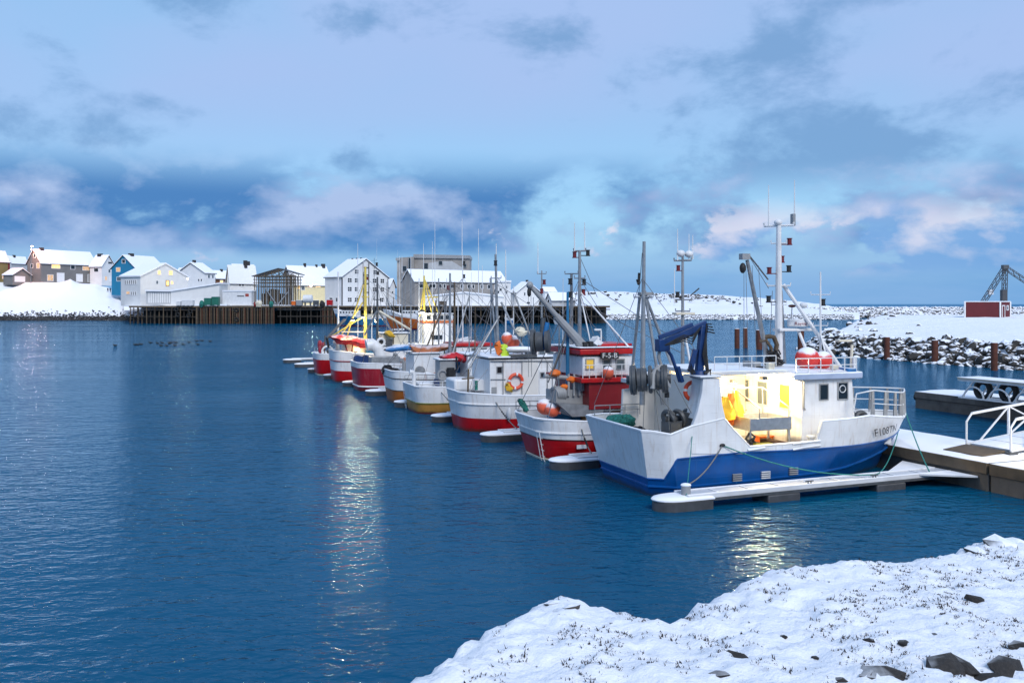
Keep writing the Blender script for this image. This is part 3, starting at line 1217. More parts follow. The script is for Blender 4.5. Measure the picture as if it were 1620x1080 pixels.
def make_fingers():
    root = empty('finger_pier', pier(0, 0), PIER_A)
    cy = 0.40
    nose = plan_nose(0, 1.9, 0.50, cy)
    m = MB()
    m.prism([(x, y, -0.35) for x, y in nose], (0, 0, 0.66))
    m.build('nose_float', M_float, root, 0.04)
    m = MB()
    rings = [(1.03, 0.313), (1.05, 0.35), (1.0, 0.40), (0.7, 0.44)]
    vs, fs = [], []
    n = len(nose)
    for k, z in rings:
        vs += [((x - 1.0) * k + 1.0, (y - cy) * k + cy, z) for x, y in nose]
    for a in range(len(rings) - 1):
        fs += [(a * n + i, a * n + (i + 1) % n, (a + 1) * n + (i + 1) % n, (a + 1) * n + i) for i in range(n)]
    fs.append(tuple((len(rings) - 1) * n + i for i in range(n)))
    m.add(vs, fs)
    m.build('snow_cap', M_snowp, root, smooth=60)
    for y in (cy - 0.36, cy + 0.36):
        MB().bounds(1.0, 12.15, y - 0.055, y + 0.055, 0.33, 0.49).build('side_beam', M_beam, root, 0.012)
        MB().bounds(1.0, 12.15, y - 0.075, y + 0.075, 0.25, 0.327).build('bottom_flange', M_dgrey, root)
    for i in range(9):
        x = 1.05 + i * 1.233
        MB().bounds(x, x + 1.17, cy - 0.302, cy + 0.302, 0.40, 0.45).build('grating_panel', M_grate, root)
        MB().bounds(x + 1.172, x + 1.231, cy - 0.302, cy + 0.302, 0.38, 0.475).build('cross_bar', M_beam, root)
    for x in (4.7, 9.3):
        MB().bounds(x - 0.65, x + 0.65, cy - 0.46, cy + 0.46, -0.35, 0.245).build('float', M_float, root, 0.05)
    for x in (5.8, 8.6):
        c = MB()
        c.path([(x - .16, cy - 0.36, 0.57), (x + .16, cy - 0.36, 0.57)], 0.022)
        c.cyl((x - .06, cy - .36, .49), (x - .06, cy - .36, .57), .02)
        c.cyl((x + .06, cy - .36, .49), (x + .06, cy - .36, .57), .02)
        c.build('cleat', M_dgrey, root)
    g = MB()
    g.prism([(10.0, cy + 0.42, 0.42), (12.18, cy + 0.42, 0.42), (12.18, cy + 1.9, 0.42)], (0, 0, 0.06))
    g.prism([(10.6, cy - 0.42, 0.42), (12.18, cy - 0.42, 0.42), (12.18, cy - 1.5, 0.42)], (0, 0, 0.06))
    g.build('corner_gusset', M_wsnow, root)
    tag(root, FINGER_LABELS[0], 'finger pier', 'finger piers of the marina')
    b = MB().cyl((1.12, cy - 0.1, 0.25), (1.12, cy - 0.1, 0.74), 0.15, n=14)
    bo = b.build('bollard', M_grey, root)
    MB().sphere((1.12, cy - .1, 0.745), (0.17, 0.17, 0.06), 14, 6).build('snow_cap', M_snowp, bo)
    for k in range(1, 11):
        c = copy_tree(root)
        c.location = pier(0, 7.75 * k)
        c['label'] = FINGER_LABELS[k]
        for ch in list(c.children):                       # only the nearest pier carries the bollard
            if ch.name.startswith('bollard'):
                for g2 in list(ch.children):
                    bpy.data.objects.remove(g2)
                bpy.data.objects.remove(ch)


make_fingers()


def snow_slab(x0, x1, y0, y1, z, h, step, seed):
    """irregular blanket of snow on a deck"""
    xs = np.arange(x0, x1 + 1e-6, (x1 - x0) / max(2, round((x1 - x0) / step)))
    ys = np.arange(y0, y1 + 1e-6, (y1 - y0) / max(2, round((y1 - y0) / step)))
    m = MB()
    nx, ny = len(xs), len(ys)
    for i, x in enumerate(xs):
        for j, y in enumerate(ys):
            e = min(i, nx - 1 - i, 2) / 2 * min(j, ny - 1 - j, 2) / 2
            jx = 0.05 * noise.noise(Vector((y * 1.3, seed, 0))) if i in (0, nx - 1) else 0
            m.v.append((x + jx, y, z + (h * (0.75 + 0.4 * fbm(x, y, 0.7, seed))) * (0.12 + 0.88 * e ** 0.5)))
    for i in range(nx - 1):
        for j in range(ny - 1):
            m.f.append((i * ny + j, (i + 1) * ny + j, (i + 1) * ny + j + 1, i * ny + j + 1))
            m.m.append(0)
    for i in range(nx - 1):      # skirt
        pass
    return m


def make_pontoon(name, label, origin, rz, length, width, ztop, secs, mats, v0=0.0):
    root = empty(name, origin, rz)
    L_ = length / secs
    for k in range(secs):
        a, b = k * L_ + 0.04, (k + 1) * L_ - 0.04
        MB().bounds(0.06, width - 0.06, a, b, -0.4, ztop - 0.32).build('pontoon_section', mats[0], root, 0.03)
        MB().bounds(0.03, width - 0.03, a, b, ztop - 0.317, ztop - 0.02).build('deck_frame', mats[1], root, 0.02)
        for x in (0.0, width - 0.075):
            MB().bounds(x - 0.03, x + 0.10, a + 0.02, b - 0.02, ztop - 0.36, ztop + 0.02).build('fascia_board', mats[1], root, 0.015)
        snow_slab(0.02, width - 0.02, a, b, ztop + 0.02, 0.14, 0.4, k * 3.7).build('snow_cover', M_snowp, root, smooth=70)
    tag(root, label, 'pontoon')
    return root


make_pontoon('main_pontoon', 'long snow-covered main pontoon with brown timber side that the boats lie along', pier(12.2, -14), PIER_A, 100, 4.0, 0.95, 8, (M_conc, M_wood))
sp = gp(1446, 645, 0)
e2 = make_pontoon('outer_pontoon', 'separate snow-topped concrete pontoon right of the blue boat bow', sp - PU * 36, PIER_A, 36, 3.4, 1.0, 3, (M_conc, M_conc))
bb = MB()
for x, y in ((0.3, 35.7), (1.6, 35.8), (3.0, 35.7)):
    bb.torus((x, y + 0.3, 0.72), 0.22, 0.09, (0, 1, 0.2), 14, 7)
bb.build('tyre_fender', M_black, e2)


# gangway with tubular trusses landing on the main pontoon
def truss(m, a, b, h, bays, r, end_slope=0.35):
    a, b = Vector(a), Vector(b)
    up = Vector((0, 0, h))
    d = (b - a) / bays
    m.bar(a, b, r * 2, r * 2.2)
    m.bar(a + d * end_slope * .35 + up, b + up, r * 2, r * 2.2)
    for i in range(bays + 1):
        p = a + d * i
        if i == 0:
            m.path([p, p + up * 0.75, p + d * end_slope * .35 + up], r, 8)
        else:
            m.bar(p, p + up, r * 1.9, r * 1.9)
        if i < bays:
            if i == 0:
                m.bar(p + d * .3, p + d + up, r * 1.3, r * 1.3)
            else:
                m.bar(p, p + d + up, r * 1.3, r * 1.3)
                m.bar(p + up, p + d, r * 1.3, r * 1.3)


def make_gangway():
    q = gp(1529, 706, 1.08)
    root = empty('gangway', q, PIER_A)
    rise = Vector((0, 0, 2.6))
    for k, y in enumerate((0.0, -1.9)):
        m = MB()
        truss(m, (0, y, 0.1), (20, y, 2.0), 1.12, 9, 0.038)
        m.build('side_truss', M_white2, root)
    for i in range(20):
        MB().bar((0.15 + i, -0.95, 0.10 + i * 0.095), (1.1 + i, -0.95, 0.10 + (i + 0.95) * 0.095), 1.75, 0.06).build('deck_panel', M_wsnow, root)
    MB().bounds(-0.15, 0.25, -2.0, 0.1, -0.1, 0.06).build('roller_foot', M_dgrey, root)
    MB().prism([(-1.3, -1.8, 0.0), (-0.16, -1.8, 0.12), (-0.16, -1.8, 0.06), (-1.3, -1.8, -0.05)], (0, 1.7, 0)).build('hinged_flap', M_wood, root)
    tag(root, 'white tubular truss gangway landing on the main pontoon at the right edge', 'gangway')


make_gangway()


def make_stored_gangway():
    q = gp(1521, 629, 1.12)
    root = empty('stored_gangway', q, PIER_A)
    for y, nm in ((0.0, 'side_truss'), (1.5, 'side_truss')):
        m = MB()
        for i in range(8):
            y0 = -i * 1.65
            m.torus((y, y0 - 0.82, 0.02), 0.66, 0.05, (1, 0, 0), 12, 6, a0=-math.pi / 2, a1=math.pi / 2)
            m.bar((y, y0, 0.0), (y, y0 - 0.82, 1.0), 0.07, 0.07)
        m.bar((y, 0.2, 1.02), (y, -13.4, 1.02), 0.10, 0.10)
        m.bar((y, 0.2, 0.03), (y, -13.4, 0.03), 0.08, 0.08)
        m.build(nm, M_white2, root)
    MB().bounds(-0.1, 1.6, -13.4, 0.2, 1.08, 1.16).build('deck', M_cream, root)
    snow_slab(-0.15, 1.65, -13.4, 0.25, 1.16, 0.10, 0.4, 4).build('snow_cover', M_snowp, root)
    tag(root, 'stored pale arched gangway lying on the outer pontoon', 'gangway')
    for i in range(8):
        t = MB().torus((0, 0, 0), 0.46, 0.17, (1, 0.0, 0), 18, 8).build('tyre', M_black)
        t.location = q + Matrix.Rotation(PIER_A, 3, 'Z') @ Vector((0.75, -0.82 - i * 1.65, 0.5))
        t.rotation_euler = (0, 0, PIER_A)
        tag(t, 'black tyre under the stored pale gangway, %s from its left end' % ('first', 'second', 'third', 'fourth', 'fifth', 'sixth', 'seventh', 'eighth')[i], 'tyre', 'tyres under the stored gangway')


make_stored_gangway()


def lamp_light(name, loc, power, col, radius=0.12, parent=None, spot=None):
    d = bpy.data.lights.new(name, 'SPOT' if spot else 'POINT')
    d.energy = power
    d.color = col
    d.shadow_soft_size = radius
    o = bpy.data.objects.new(name, d)
    COL.objects.link(o)
    o.location = loc
    if parent: o.parent = parent
    if spot:
        d.spot_size = math.radians(spot[1])
        d.spot_blend = 0.6
        o.rotation_euler = Vector(spot[0]).to_track_quat('-Z', 'Y').to_euler()
    return o


def pier_lamp():
    root = empty('pier_lamp', pier(15.6, -3.4, 1.05), PIER_A)
    MB().cyl((0, 0, 0), (0, 0, 3.2), 0.06, 0.05).build('post', M_steel, root)
    MB().box((-0.2, 0, 3.25), (0.5, 0.22, 0.10)).build('lamp_head', M_dgrey, root)
    MB().box((-0.22, 0, 3.185), (0.36, 0.16, 0.02)).build('lens', M_lamp, root)
    lamp_light('lamp_bulb', (-0.22, 0, 3.05), 340, (1.0, 0.80, 0.50), 0.12, root)
    tag(root, 'small lamp post on the main pontoon right of the gangway', 'lamp post')


pier_lamp()

# ------------------------------------------------------------------ steel piles standing in the water
PILES = [(1166, 520, 551, 8, 'left one of the paired rusty piles left of the mole'), (1179, 519, 550, 7, 'right one of the paired rusty piles left of the mole'),
         (1201, 522, 553, 10, 'rusty pile seen just beside the blue boat mast'), (1267, 521, 563, 10, 'rusty pile behind the blue boat wheelhouse by the tip of the mole'),
         (1403, 533, 569, 9, 'rusty pile in front of the stones, leftmost of the three right of the boat'), (1479, 538, 575, 10, 'rusty pile in the middle of the three in front of the stones'),
         (1573, 542, 586, 10, 'nearest rusty pile at the right edge in front of the stones')]
for px, pt, pb, w, lab in PILES:
    g = gp(px, pb, 0)
    D = g.y
    zt = at(px, pt, D).z
    rr = w * D / FPX / 2
    root = empty('mooring_pile', g)
    MB().cyl((0, 0, -1), (0, 0, zt), rr, rr, 16).build('shaft', M_rust, root)
    MB().cyl((0, 0, zt), (0, 0, zt + 0.05), rr * .96, rr * .8, 16).build('snow_cap', M_snow, root)
    tag(root, lab, 'pile', 'rusty steel mooring piles')


# ------------------------------------------------------------------ windows, shared by boats and houses
def window(parent, c, ux, nrm, w, h, frame, pane, t=0.09, proud=0.05, bars=(0, 0), name='window', uz=Vector((0, 0, 1))):
    c, ux, nrm = Vector(c), Vector(ux).normalized(), Vector(nrm).normalized()
    m = MB()

    def slab(u0, u1, v0, v1, d0, d1):
        vs = []
        for d in (d0, d1):
            for u, v in ((u0, v0), (u1, v0), (u1, v1), (u0, v1)):
                vs.append(c + ux * u + uz * v + nrm * d)
        m.add(vs, [(3, 2, 1, 0), (4, 5, 6, 7), (0, 1, 5, 4), (1, 2, 6, 5), (2, 3, 7, 6), (3, 0, 4, 7)])
    W, Hh = w / 2, h / 2
    slab(-W - t, W + t, Hh, Hh + t, -0.02, proud)
    slab(-W - t, W + t, -Hh - t, -Hh, -0.02, proud)
    slab(-W - t, -W, -Hh, Hh, -0.02, proud)
    slab(W, W + t, -Hh, Hh, -0.02, proud)
    for i in range(bars[0]):
        u = -W + w * (i + 1) / (bars[0] + 1)
        slab(u - t * .3, u + t * .3, -Hh, Hh, 0.012, proud * .8)
    for i in range(bars[1]):
        v = -Hh + h * (i + 1) / (bars[1] + 1)
        slab(-W, W, v - t * .3, v + t * .3, 0.012, proud * .7)
    o = m.build(name, frame, parent)
    p = MB()
    p.add([c + ux * u + uz * v + nrm * 0.008 for u, v in ((-W, -Hh), (W, -Hh), (W, Hh), (-W, Hh))], [(0, 1, 2, 3)])
    p.build('pane', pane, o)
    return o


# ------------------------------------------------------------------ red hut and lattice crane on the mole
def make_hut():
    D = 156
    s = D / FPX
    zb = mole_top(82, 157)
    zb = 4.0
    c = at(1582, 503, D)
    root = empty('red_hut', (c.x, c.y, zb), math.radians(-29 + 12))
    # local x to the right along the door face, local -x along the long face; corner at origin
    long_, short, h = 5.4, 3.4, 2.75
    A = math.radians(-28)
    dl = Vector((-math.cos(math.radians(18)), math.sin(math.radians(18)), 0)) * long_
    dsv = Vector((math.cos(math.radians(35)), math.sin(math.radians(35)), 0)) * short
    root.rotation_euler = (0, 0, 0)
    corners = [Vector((0, 0, 0)), dsv, dsv + dl, dl]
    MB().prism([p + Vector((0, 0, -0.5)) for p in corners], (0, 0, h + 0.5)).build('wall', M_hut, root)
    ctr = (dl + dsv) / 2
    MB().prism([p + (p - ctr).normalized() * 0.18 + Vector((0, 0, h)) for p in corners], (0, 0, 0.10)).build('roof', M_trim, root)
    MB().prism([p + (p - ctr).normalized() * 0.12 + Vector((0, 0, h + 0.103)) for p in corners], (0, 0, 0.05)).build('snow_cover', M_snow, root, 0.02)
    n1 = Vector((dsv.y, -dsv.x, 0)).normalized()
    for p in (corners[0], corners[1], corners[3]):
        MB().box(p + Vector((0, 0, h / 2)) + (p - ctr).normalized() * 0.03, (0.22, 0.22, h)).build('corner_board', M_trim, root)
    u = dsv.normalized()
    dr = window(root, u * 1.1 + n1 * 0.01 + Vector((0, 0, 1.1)), u, n1, 0.72, 1.95, M_trim, M_hut, 0.14, 0.07, name='door')
    window(root, u * 2.45 + n1 * 0.01 + Vector((0, 0, 1.75)), u, n1, 0.42, 0.62, M_trim, M_glass2, 0.12, 0.06)
    tag(root, 'small dark red hut with white trim and door on the snowy mole', 'hut')

    def lattice(m, a, b, w, bays, r):
        a, b = Vector(a), Vector(b)
        d = (b - a).normalized()
        s1 = d.cross(Vector((0, 1, 0))).normalized() * w / 2
        s2 = Vector((0, 1, 0)) * w / 2
        cs = [s1 + s2, s1 - s2, -s1 - s2, -s1 + s2]
        for c_ in cs:
            m.bar(a + c_, b + c_, r * 2, r * 2)
        for i in range(bays):
            p, q = a.lerp(b, i / bays), a.lerp(b, (i + 1) / bays)
            for k in range(4):
                c0, c1 = cs[k], cs[(k + 1) % 4]
                if i % 2:
                    c0, c1 = c1, c0
                m.bar(p + c0, q + c1, r * 1.2, r * 1.2)
    D2 = 168
    base = at(1588, 500, D2)
    rt = empty('lattice_crane', (base.x, base.y, 4.0))
    o = Vector((base.x, base.y, 4.0))
    top = at(1590, 423, D2) - o
    m = MB(); lattice(m, (0, 0, -0.5), top, 0.65, 11, 0.05)
    m.bounds(-0.45, 0.45, -0.45, 0.45, 3.0, 5.0)
    m.build('mast', M_dtrim, rt)
    m = MB(); lattice(m, at(1553, 482, D2) - o, top, 0.7, 13, 0.045); m.build('boom', M_dtrim, rt)
    m = MB(); lattice(m, top, at(1650, 463, D2) - o, 0.7, 13, 0.045); m.build('boom', M_dtrim, rt)
    MB().box(top + Vector((0, 0, 0.1)), (1.0, 0.9, 0.7)).build('sheave_head', M_dgrey, rt)
    MB().box(at(1567, 462, D2) - o, (0.8, 0.6, 0.9)).build('winch_box', M_wsnow, rt)
    tag(rt, 'dark lattice crane with two sloping booms behind the red hut', 'crane')


make_hut()

# ------------------------------------------------------------------ houses
def house(name, label, xc, D, base, eave, ridge, gpx, spx, phi, side, wall, wins=(), chim=(), trim=None, cat='house', over=0.45, snow_t=0.32, group=None):
    s = D / FPX
    c = at(xc, base, D)
    ph = math.radians(phi)
    sg = 1 if side == 'L' else -1
    yaw = math.atan2(-c.x, D) + sg * ph
    w, l = gpx * s / math.cos(ph), spx * s / math.sin(ph)
    he, hr = (base - eave) * s, (base - ridge) * s
    root = empty(name, c, yaw)
    x0, x1 = (0, w) if side == 'L' else (-w, 0)
    xm = (x0 + x1) / 2
    MB().prism([(x0, 0, -1.2), (x1, 0, -1.2), (x1, 0, he), (xm, 0, hr), (x0, 0, he)], (0, l, 0)).build('wall', wall, root)
    pitch = (hr - he) / (w / 2)

    def slab(m, xe, t0, t1, o0):
        dx = (xe - xm)
        k = 1 + over / abs(dx)
        xo, zo = xm + dx * k, hr - (hr - he) * k
        m.prism([(xm, -o0, hr + t0), (xo, -o0, zo + t0), (xo, -o0, zo + t1), (xm, -o0, hr + t1)], (0, l + 2 * o0, 0))
    m = MB()
    slab(m, x0, 0.02, 0.20, over)
    slab(m, x1, 0.02, 0.20, over)
    roof = m.build('roof', trim or M_dtrim, root)
    m = MB()
    slab(m, x0, 0.203, 0.2 + snow_t, over + 0.03)
    slab(m, x1, 0.203, 0.2 + snow_t, over + 0.03)
    m.build('snow_cover', M_snowr, roof, 0.06)
    for (f, h, cw) in chim:
        MB().box((xm, l * f, hr + h / 2 - 0.2), (cw, cw * 1.2, h + 0.4)).build('chimney', M_brick, roof)
    for q in wins:
        face, px, py, wp, hp, pane = q[:6]
        bars = q[6] if len(q) > 6 else (0, 0)
        frame = q[7] if len(q) > 7 else M_trim
        nm = q[8] if len(q) > 8 else 'window'
        v = (base - py) * s
        if face == 'G':
            p = Vector(((px - xc) * s / math.cos(ph), -0.01, v))
            window(root, p, (1, 0, 0), (0, -1, 0), wp * s / math.cos(ph), hp * s, frame, pane, 0.16, 0.10, bars, nm)
        else:
            p = Vector((0.01 * -sg, abs(px - xc) * s / math.sin(ph), v))
            window(root, p, (0, -sg, 0), (-sg, 0, 0), wp * s / math.sin(ph), hp * s, frame, pane, 0.16, 0.10, bars, nm)
    tag(root, label, cat, group)
    return root


G2, DK, LT, L2 = M_glass2, M_glass, M_lit, M_lit2
W = M_trim
house('grey_house', 'long grey clad house with snowy roof beside the street lamp', 65, 380, 447, 416, 395, 20, 82, 58, 'R', M_hgrey,
      [('S', 86, 420, 12, 7, LT, (2, 0)), ('S', 111, 421, 6, 6, DK), ('S', 131, 422, 10, 6, L2, (2, 0)), ('S', 78, 439, 8, 9, L2, (1, 0)),
       ('S', 93, 438, 10, 14, M_trim, (0, 0), W, 'garage_door'), ('S', 121, 438, 9, 12, M_trim, (0, 0), W, 'garage_door'), ('S', 138, 438, 8, 12, M_hlg, (0, 0), W, 'door'),
       ('G', 56, 404, 3, 6, DK), ('G', 61, 420, 4, 8, L2), ('G', 52, 420, 3, 6, DK)], [(0.13, 1.2, 1.2)])
house('white_house', 'narrow white gabled house between the grey and the blue house', 161, 396, 447, 421, 404, 19, 17, 48, 'L', M_hwhite,
      [('G', 173, 415, 6, 3, DK), ('G', 172, 428, 3, 5, G2), ('S', 153, 427, 6, 5, DK), ('G', 167, 440, 3, 6, L2), ('G', 174, 440, 4, 9, M_trim, (0, 0), W, 'door')], [(0.7, 1.0, 1.5)])
house('blue_house', 'bright blue gabled house with white window frames', 214, 366, 462, 424, 404, 35, 45, 42, 'R', M_hblue,
      [('G', 197, 413, 4.5, 5.5, DK), ('G', 189, 426, 5.5, 6, L2), ('G', 190, 441, 6, 6, G2)], [(0.25, 1.1, 1.5)])
hw = house('white_wharf_house', 'big white gabled house with lit windows at the left end of the wharf', 222, 306, 478, 437, 416, 74, 29, 38, 'L', M_hwhite,
           [('S', 200 + 3.1 * i, 446, 1.2, 6, DK) for i in range(6)] + [('S', 209 + 3.1 * i, 464, 1.2, 5, DK) for i in range(3)] + [('S', 204, 463, 5, 4, L2)] +
           [('G', 250, 430, 4.5, 6.5, LT), ('G', 268, 430, 6, 7, LT, (0, 1)), ('G', 263, 447, 4, 8, LT, (0, 0), M_wood, 'door'), ('G', 270, 446, 3.5, 5, LT), ('G', 247, 446, 3, 5, G2)], [], trim=M_trim)
lamp_ob = MB().sphere((0, 0, 0), (0.24, 0.2, 0.24), 10, 8).build('wall_lamp', M_lamp)
p = at(297, 441, 303)
lamp_ob.location = p
tag(lamp_ob, 'glaring wall lamp at the right corner of the big white wharf house', 'lamp')
lamp_light('lamp_bulb', p + Vector((-1.5, -1.6, -0.8)), 1500, (1.0, 0.82, 0.5), 0.3)
house('small_white_house', 'white house with a dark chimney behind the big white wharf house', 324, 348, 456, 432, 416, 42, 16, 40, 'R', M_hwhite,
      [('G', 315, 443, 2, 3.5, DK), ('G', 319, 443, 2, 3.5, DK), ('S', 330, 437, 3, 5, G2), ('S', 336, 437, 2.5, 5, G2)], [(0.3, 1.3, 0.9)])
house('brown_house', 'small brownish house tucked between two white houses above the wharf', 342, 372, 458, 439, 429, 7, 19, 55, 'R', M_wood3,
      [('S', 350, 446, 4, 5, LT), ('S', 357, 447, 3, 4, L2)], [(0.6, 1.0, .8)])
house('low_white_house', 'white house with broad snowy roof and tall chimney beside the net shed', 364, 312, 480, 441, 421, 5, 40, 58, 'R', M_hwhite,
      [('S', 379, 450, 3.5, 4, DK), ('S', 383.5, 450, 3, 4, DK)], [(0.65, 2.2, .9)])
house('white_house', 'steep snowy roof showing above the low white house', 370, 345, 470, 436, 419, 4, 32, 55, 'R', M_hwhite, [], [(0.75, 1.6, .9)])
house('long_house', 'long house with a low snowy roof behind the net shed', 458, 392, 470, 433, 421, 8, 62, 58, 'R', M_hgrey, [('S', 478 + 4 * i, 435, 2.6, 2.2, G2) for i in range(4)], [(0.45, 1.6, .8), (0.75, 1.2, .7), (0.93, 1.6, 1.2)])
yh = house('lit_shed', 'pale yellow lit building under a thick snowy roof right of the net shed', 466, 332, 482, 447, 433, 5, 50, 60, 'R', M_hyel,
           [('S', 472, 453, 4, 8, LT, (1, 0)), ('S', 479, 454, 5, 9, G2), ('S', 490, 451, 8, 6, L2), ('S', 503, 451, 8, 5, LT)], [])
lamp_light('lamp_bulb', at(492, 452, 322), 1300, (1.0, 0.80, 0.45), 0.3)
MBo = MB().box((0, 0, 0), (0.5, 0.3, 0.3)).build('wall_lamp', M_lamp)
MBo.location = at(492, 452, 323)
tag(MBo, 'lamp lighting the pale yellow building right of the net shed', 'lamp')
ws = [('G', px, py, 6, 6.5, DK, (1, 1)) for py, row in ((429, (564, 594)), (443, (553, 564, 593, 606)), (457, (553, 564, 593, 606)), (474, (553, 564, 605))) for px in row]
wh = house('warehouse', 'tall white gabled warehouse with rows of small paned windows', 541, 306, 484, 438, 409, 75, 27, 35, 'L', M_hwhite, ws + [('S', 534, 474, 5, 6, DK), ('S', 524, 474, 5, 6, DK)],
           [(0.25, .7, .5), (0.5, .7, .5), (0.75, .7, .5)])
s = 306 / FPX
k = s / math.cos(math.radians(35))
m = MB()
for u in (33.5, 42.5):
    m.bounds(u * k - 0.12, u * k + 0.12, -0.22, -0.01, 0, 70 * s)
for v in (22, 36, 50, 62):
    m.bounds(33.5 * k + .12, 42.5 * k - .12, -0.2, -0.012, v * s - .15, v * s + .15)
m.build('hoist_frame', M_dtrim, wh)
m = MB()
for u in (0.1, 75 * k - 0.1):
    m.bounds(u - 0.16, u + 0.16, -0.06, 0.2, -0.5, 46 * s - 0.3)
m.build('corner_board', M_dtrim, wh)
house('long_white_roof_hall', 'long fish hall with a wide snowy roof and a row of dark windows', 656, 314, 486, 445, 427, 20, 154, 62, 'R', M_concl,
      [('S', px, 452, w_, 6, DK) for px, w_ in ((667, 7), (684, 10), (697, 4), (704, 3), (716, 6), (733, 5), (745, 5), (752, 3), (767, 4), (779, 4), (791, 3))] + [('S', 801, 452, 4, 5, DK)])
house('white_boathouse', 'white gabled boathouse at the right end of the wharf', 817, 312, 487, 463, 447, 38, 10, 38, 'L', M_hwhite,
      [('G', 830, 465, 2, 5, DK), ('G', 839, 465, 2, 5, DK), ('G', 836, 479, 5, 3, DK)], [(0.2, 1, .6)])
house('grey_shed', 'low grey shed with snowy roof right of the white boathouse', 873, 330, 487, 474, 464, 9, 38, 52, 'R', M_hlg, [('G', 868, 476, 3, 4, DK)])
house('hill_house', 'pale house with flat snowy roof on the rise behind the boathouse', 862, 425, 470, 461, 455, 8, 18, 50, 'R', M_hwhite, [('S', 870, 464, 3, 3, G2), ('S', 876, 464, 3, 3, G2)])
house('olive_house', 'olive house cut by the left edge of the picture', -30, 374, 447, 411, 396, 10, 38, 52, 'R', M_holive, [('S', 2, 436, 4, 7, L2), ('S', -12, 425, 5, 6, LT)])
house('red_house', 'red house showing behind the olive house at the left edge', 1, 398, 447, 412, 405, 4, 13, 50, 'R', M_hred, [])
house('garage', 'low dark garage with a pale door left of the grey house', 20, 374, 446, 435, 425, 26, 13, 42, 'L', M_hgrey, [('G', 30, 441, 14, 8, M_trim, (0, 0), W, 'garage_door')])
house('distant_house', 'small distant white roofs seen above the dark garage', 18, 470, 436, 415, 406, 6, 22, 50, 'R', M_hlg, [], [(0.3, 1, 1)])
house('white_cottage', 'small distant white roof just right of the dark chimney house', 306, 420, 452, 434, 424, 10, 26, 45, 'L', M_hwhite, [], [(0.4, 1, 1)])
house('warehouse_annex', 'white annex squeezed between the warehouse and the concrete block', 617, 330, 484, 452, 442, 8, 14, 45, 'L', M_hwhite, [('G', 621, 462, 2, 3, DK)])


def slabhouse(name, label, parts, cat='building'):
    """building of extruded outlines: parts = (name, material, outline in photo pixels, depth, thickness)"""
    D0 = parts[0][3]
    px = sum(p[0] for p in parts[0][2]) / len(parts[0][2])
    base = at(px, 484, D0)
    root = empty(name, base)
    for nm, mat, poly, D, dep in parts:
        MB().prism([at(x, y, D) - base for x, y in poly], (0, dep, 0)).build(nm, mat, root)
    tag(root, label, cat)
    return root


sh = slabhouse('net_store', 'low white store with sloping snowy roof in front of the big white house', [
    ('wall', M_hwhite, [(270, 481), (347, 481), (347, 449), (270, 461)], 298, 9),
    ('roof', M_snowr, [(268.5, 461), (348.5, 448.7), (348.5, 446.8), (268.5, 458.6)], 297.4, 10.2),
    ('wing_wall', M_hlg, [(231, 481), (269.8, 481), (269.8, 461), (231, 460.5)], 298.3, 8),
    ('wing_roof', M_snowr, [(229.5, 460.5), (268.4, 461), (268.4, 458.9), (229.5, 458.4)], 297.5, 9)])
pb = at(308.5, 484, 298)
for i in range(10):
    x = 234.5 + i * 3.6
    MB().prism([at(a, b, 298.22) - pb for a, b in ((x, 479), (x + 2.3, 479), (x + 2.3, 463), (x, 463))], (0, 0.06, 0)).build('wall_panel', M_hwhite, sh)
cb = slabhouse('white_container', 'white box container with a small red logo on the wharf', [
    ('body', M_white2, [(352, 482), (398, 482), (398, 461), (352, 461)], 295, 5),
    ('snow_cover', M_snowr, [(351.5, 460.9), (398.5, 460.9), (398, 459), (352, 459)], 294.8, 5.4),
    ('logo', M_logo, [(388, 469), (393.5, 469), (393.5, 464.5), (388, 464.5)], 294.95, 0.04),
    ('lettering', M_letter, [(375, 469), (386, 469), (386, 467.6), (375, 467.6)], 294.95, 0.04)], 'container')
cblk = slabhouse('concrete_block', 'big unfinished concrete block rising behind the fish hall', [
    ('tower', M_concl, [(655, 482), (743, 482), (743, 404), (655, 402)], 350, 16),
    ('annex', M_concl, [(628, 484), (654.8, 484), (654.8, 406), (628, 408)], 348, 14),
    ('roof_slab', M_grey, [(654, 408), (744, 409), (744, 404.3), (654, 402.2)], 349.3, 17),
    ('patched_wall', M_hlg, [(670, 428), (678, 416), (697, 413), (715, 413), (731, 423), (731, 428)], 349.8, 0.15),
    ('stair_slab', M_grey, [(626, 412), (633, 412), (633, 408), (626, 408)], 347, 14)])
pb = at(699, 484, 350)
for px, py, w_, h_ in ((674, 421, 6, 9), (697, 416, 5, 6), (735, 420, 5, 5), (640, 425, 6, 8), (640, 445, 6, 8), (648, 418, 3, 20)):
    window(cblk, at(px, py, 347.9 if px < 655 else 349.7) - pb, (1, 0, 0), (0, -1, 0), w_ * .24, h_ * .24, M_grey, DK, 0.2, 0.1)
slabhouse('quay_shed', 'low pale shed with shallow roof in front of the fish hall', [
    ('wall', M_hwhite, [(672, 489), (796, 489), (796, 469.5), (735, 463), (672, 469.5)], 302, 8),
    ('roof', M_snowr, [(671, 469.6), (735, 463), (797, 469.6), (797, 467.6), (735, 461), (671, 467.6)], 301.5, 9)])
sq = slabhouse('white_office', 'square white office at the right end of the fish hall', [
    ('wall', M_hwhite, [(783, 488), (808, 488), (808, 446), (783, 446)], 303.5, 9),
    ('roof', M_snowr, [(782, 446), (809, 446), (809, 443.5), (782, 443.5)], 303, 10)])
pb = at(795.5, 484, 303.5)
for px, py in ((788, 462), (801, 462), (801, 454), (792, 458)):
    window(sq, at(px, py, 303.45) - pb, (1, 0, 0), (0, -1, 0), 0.7, 0.8, W, DK, 0.1, 0.06)


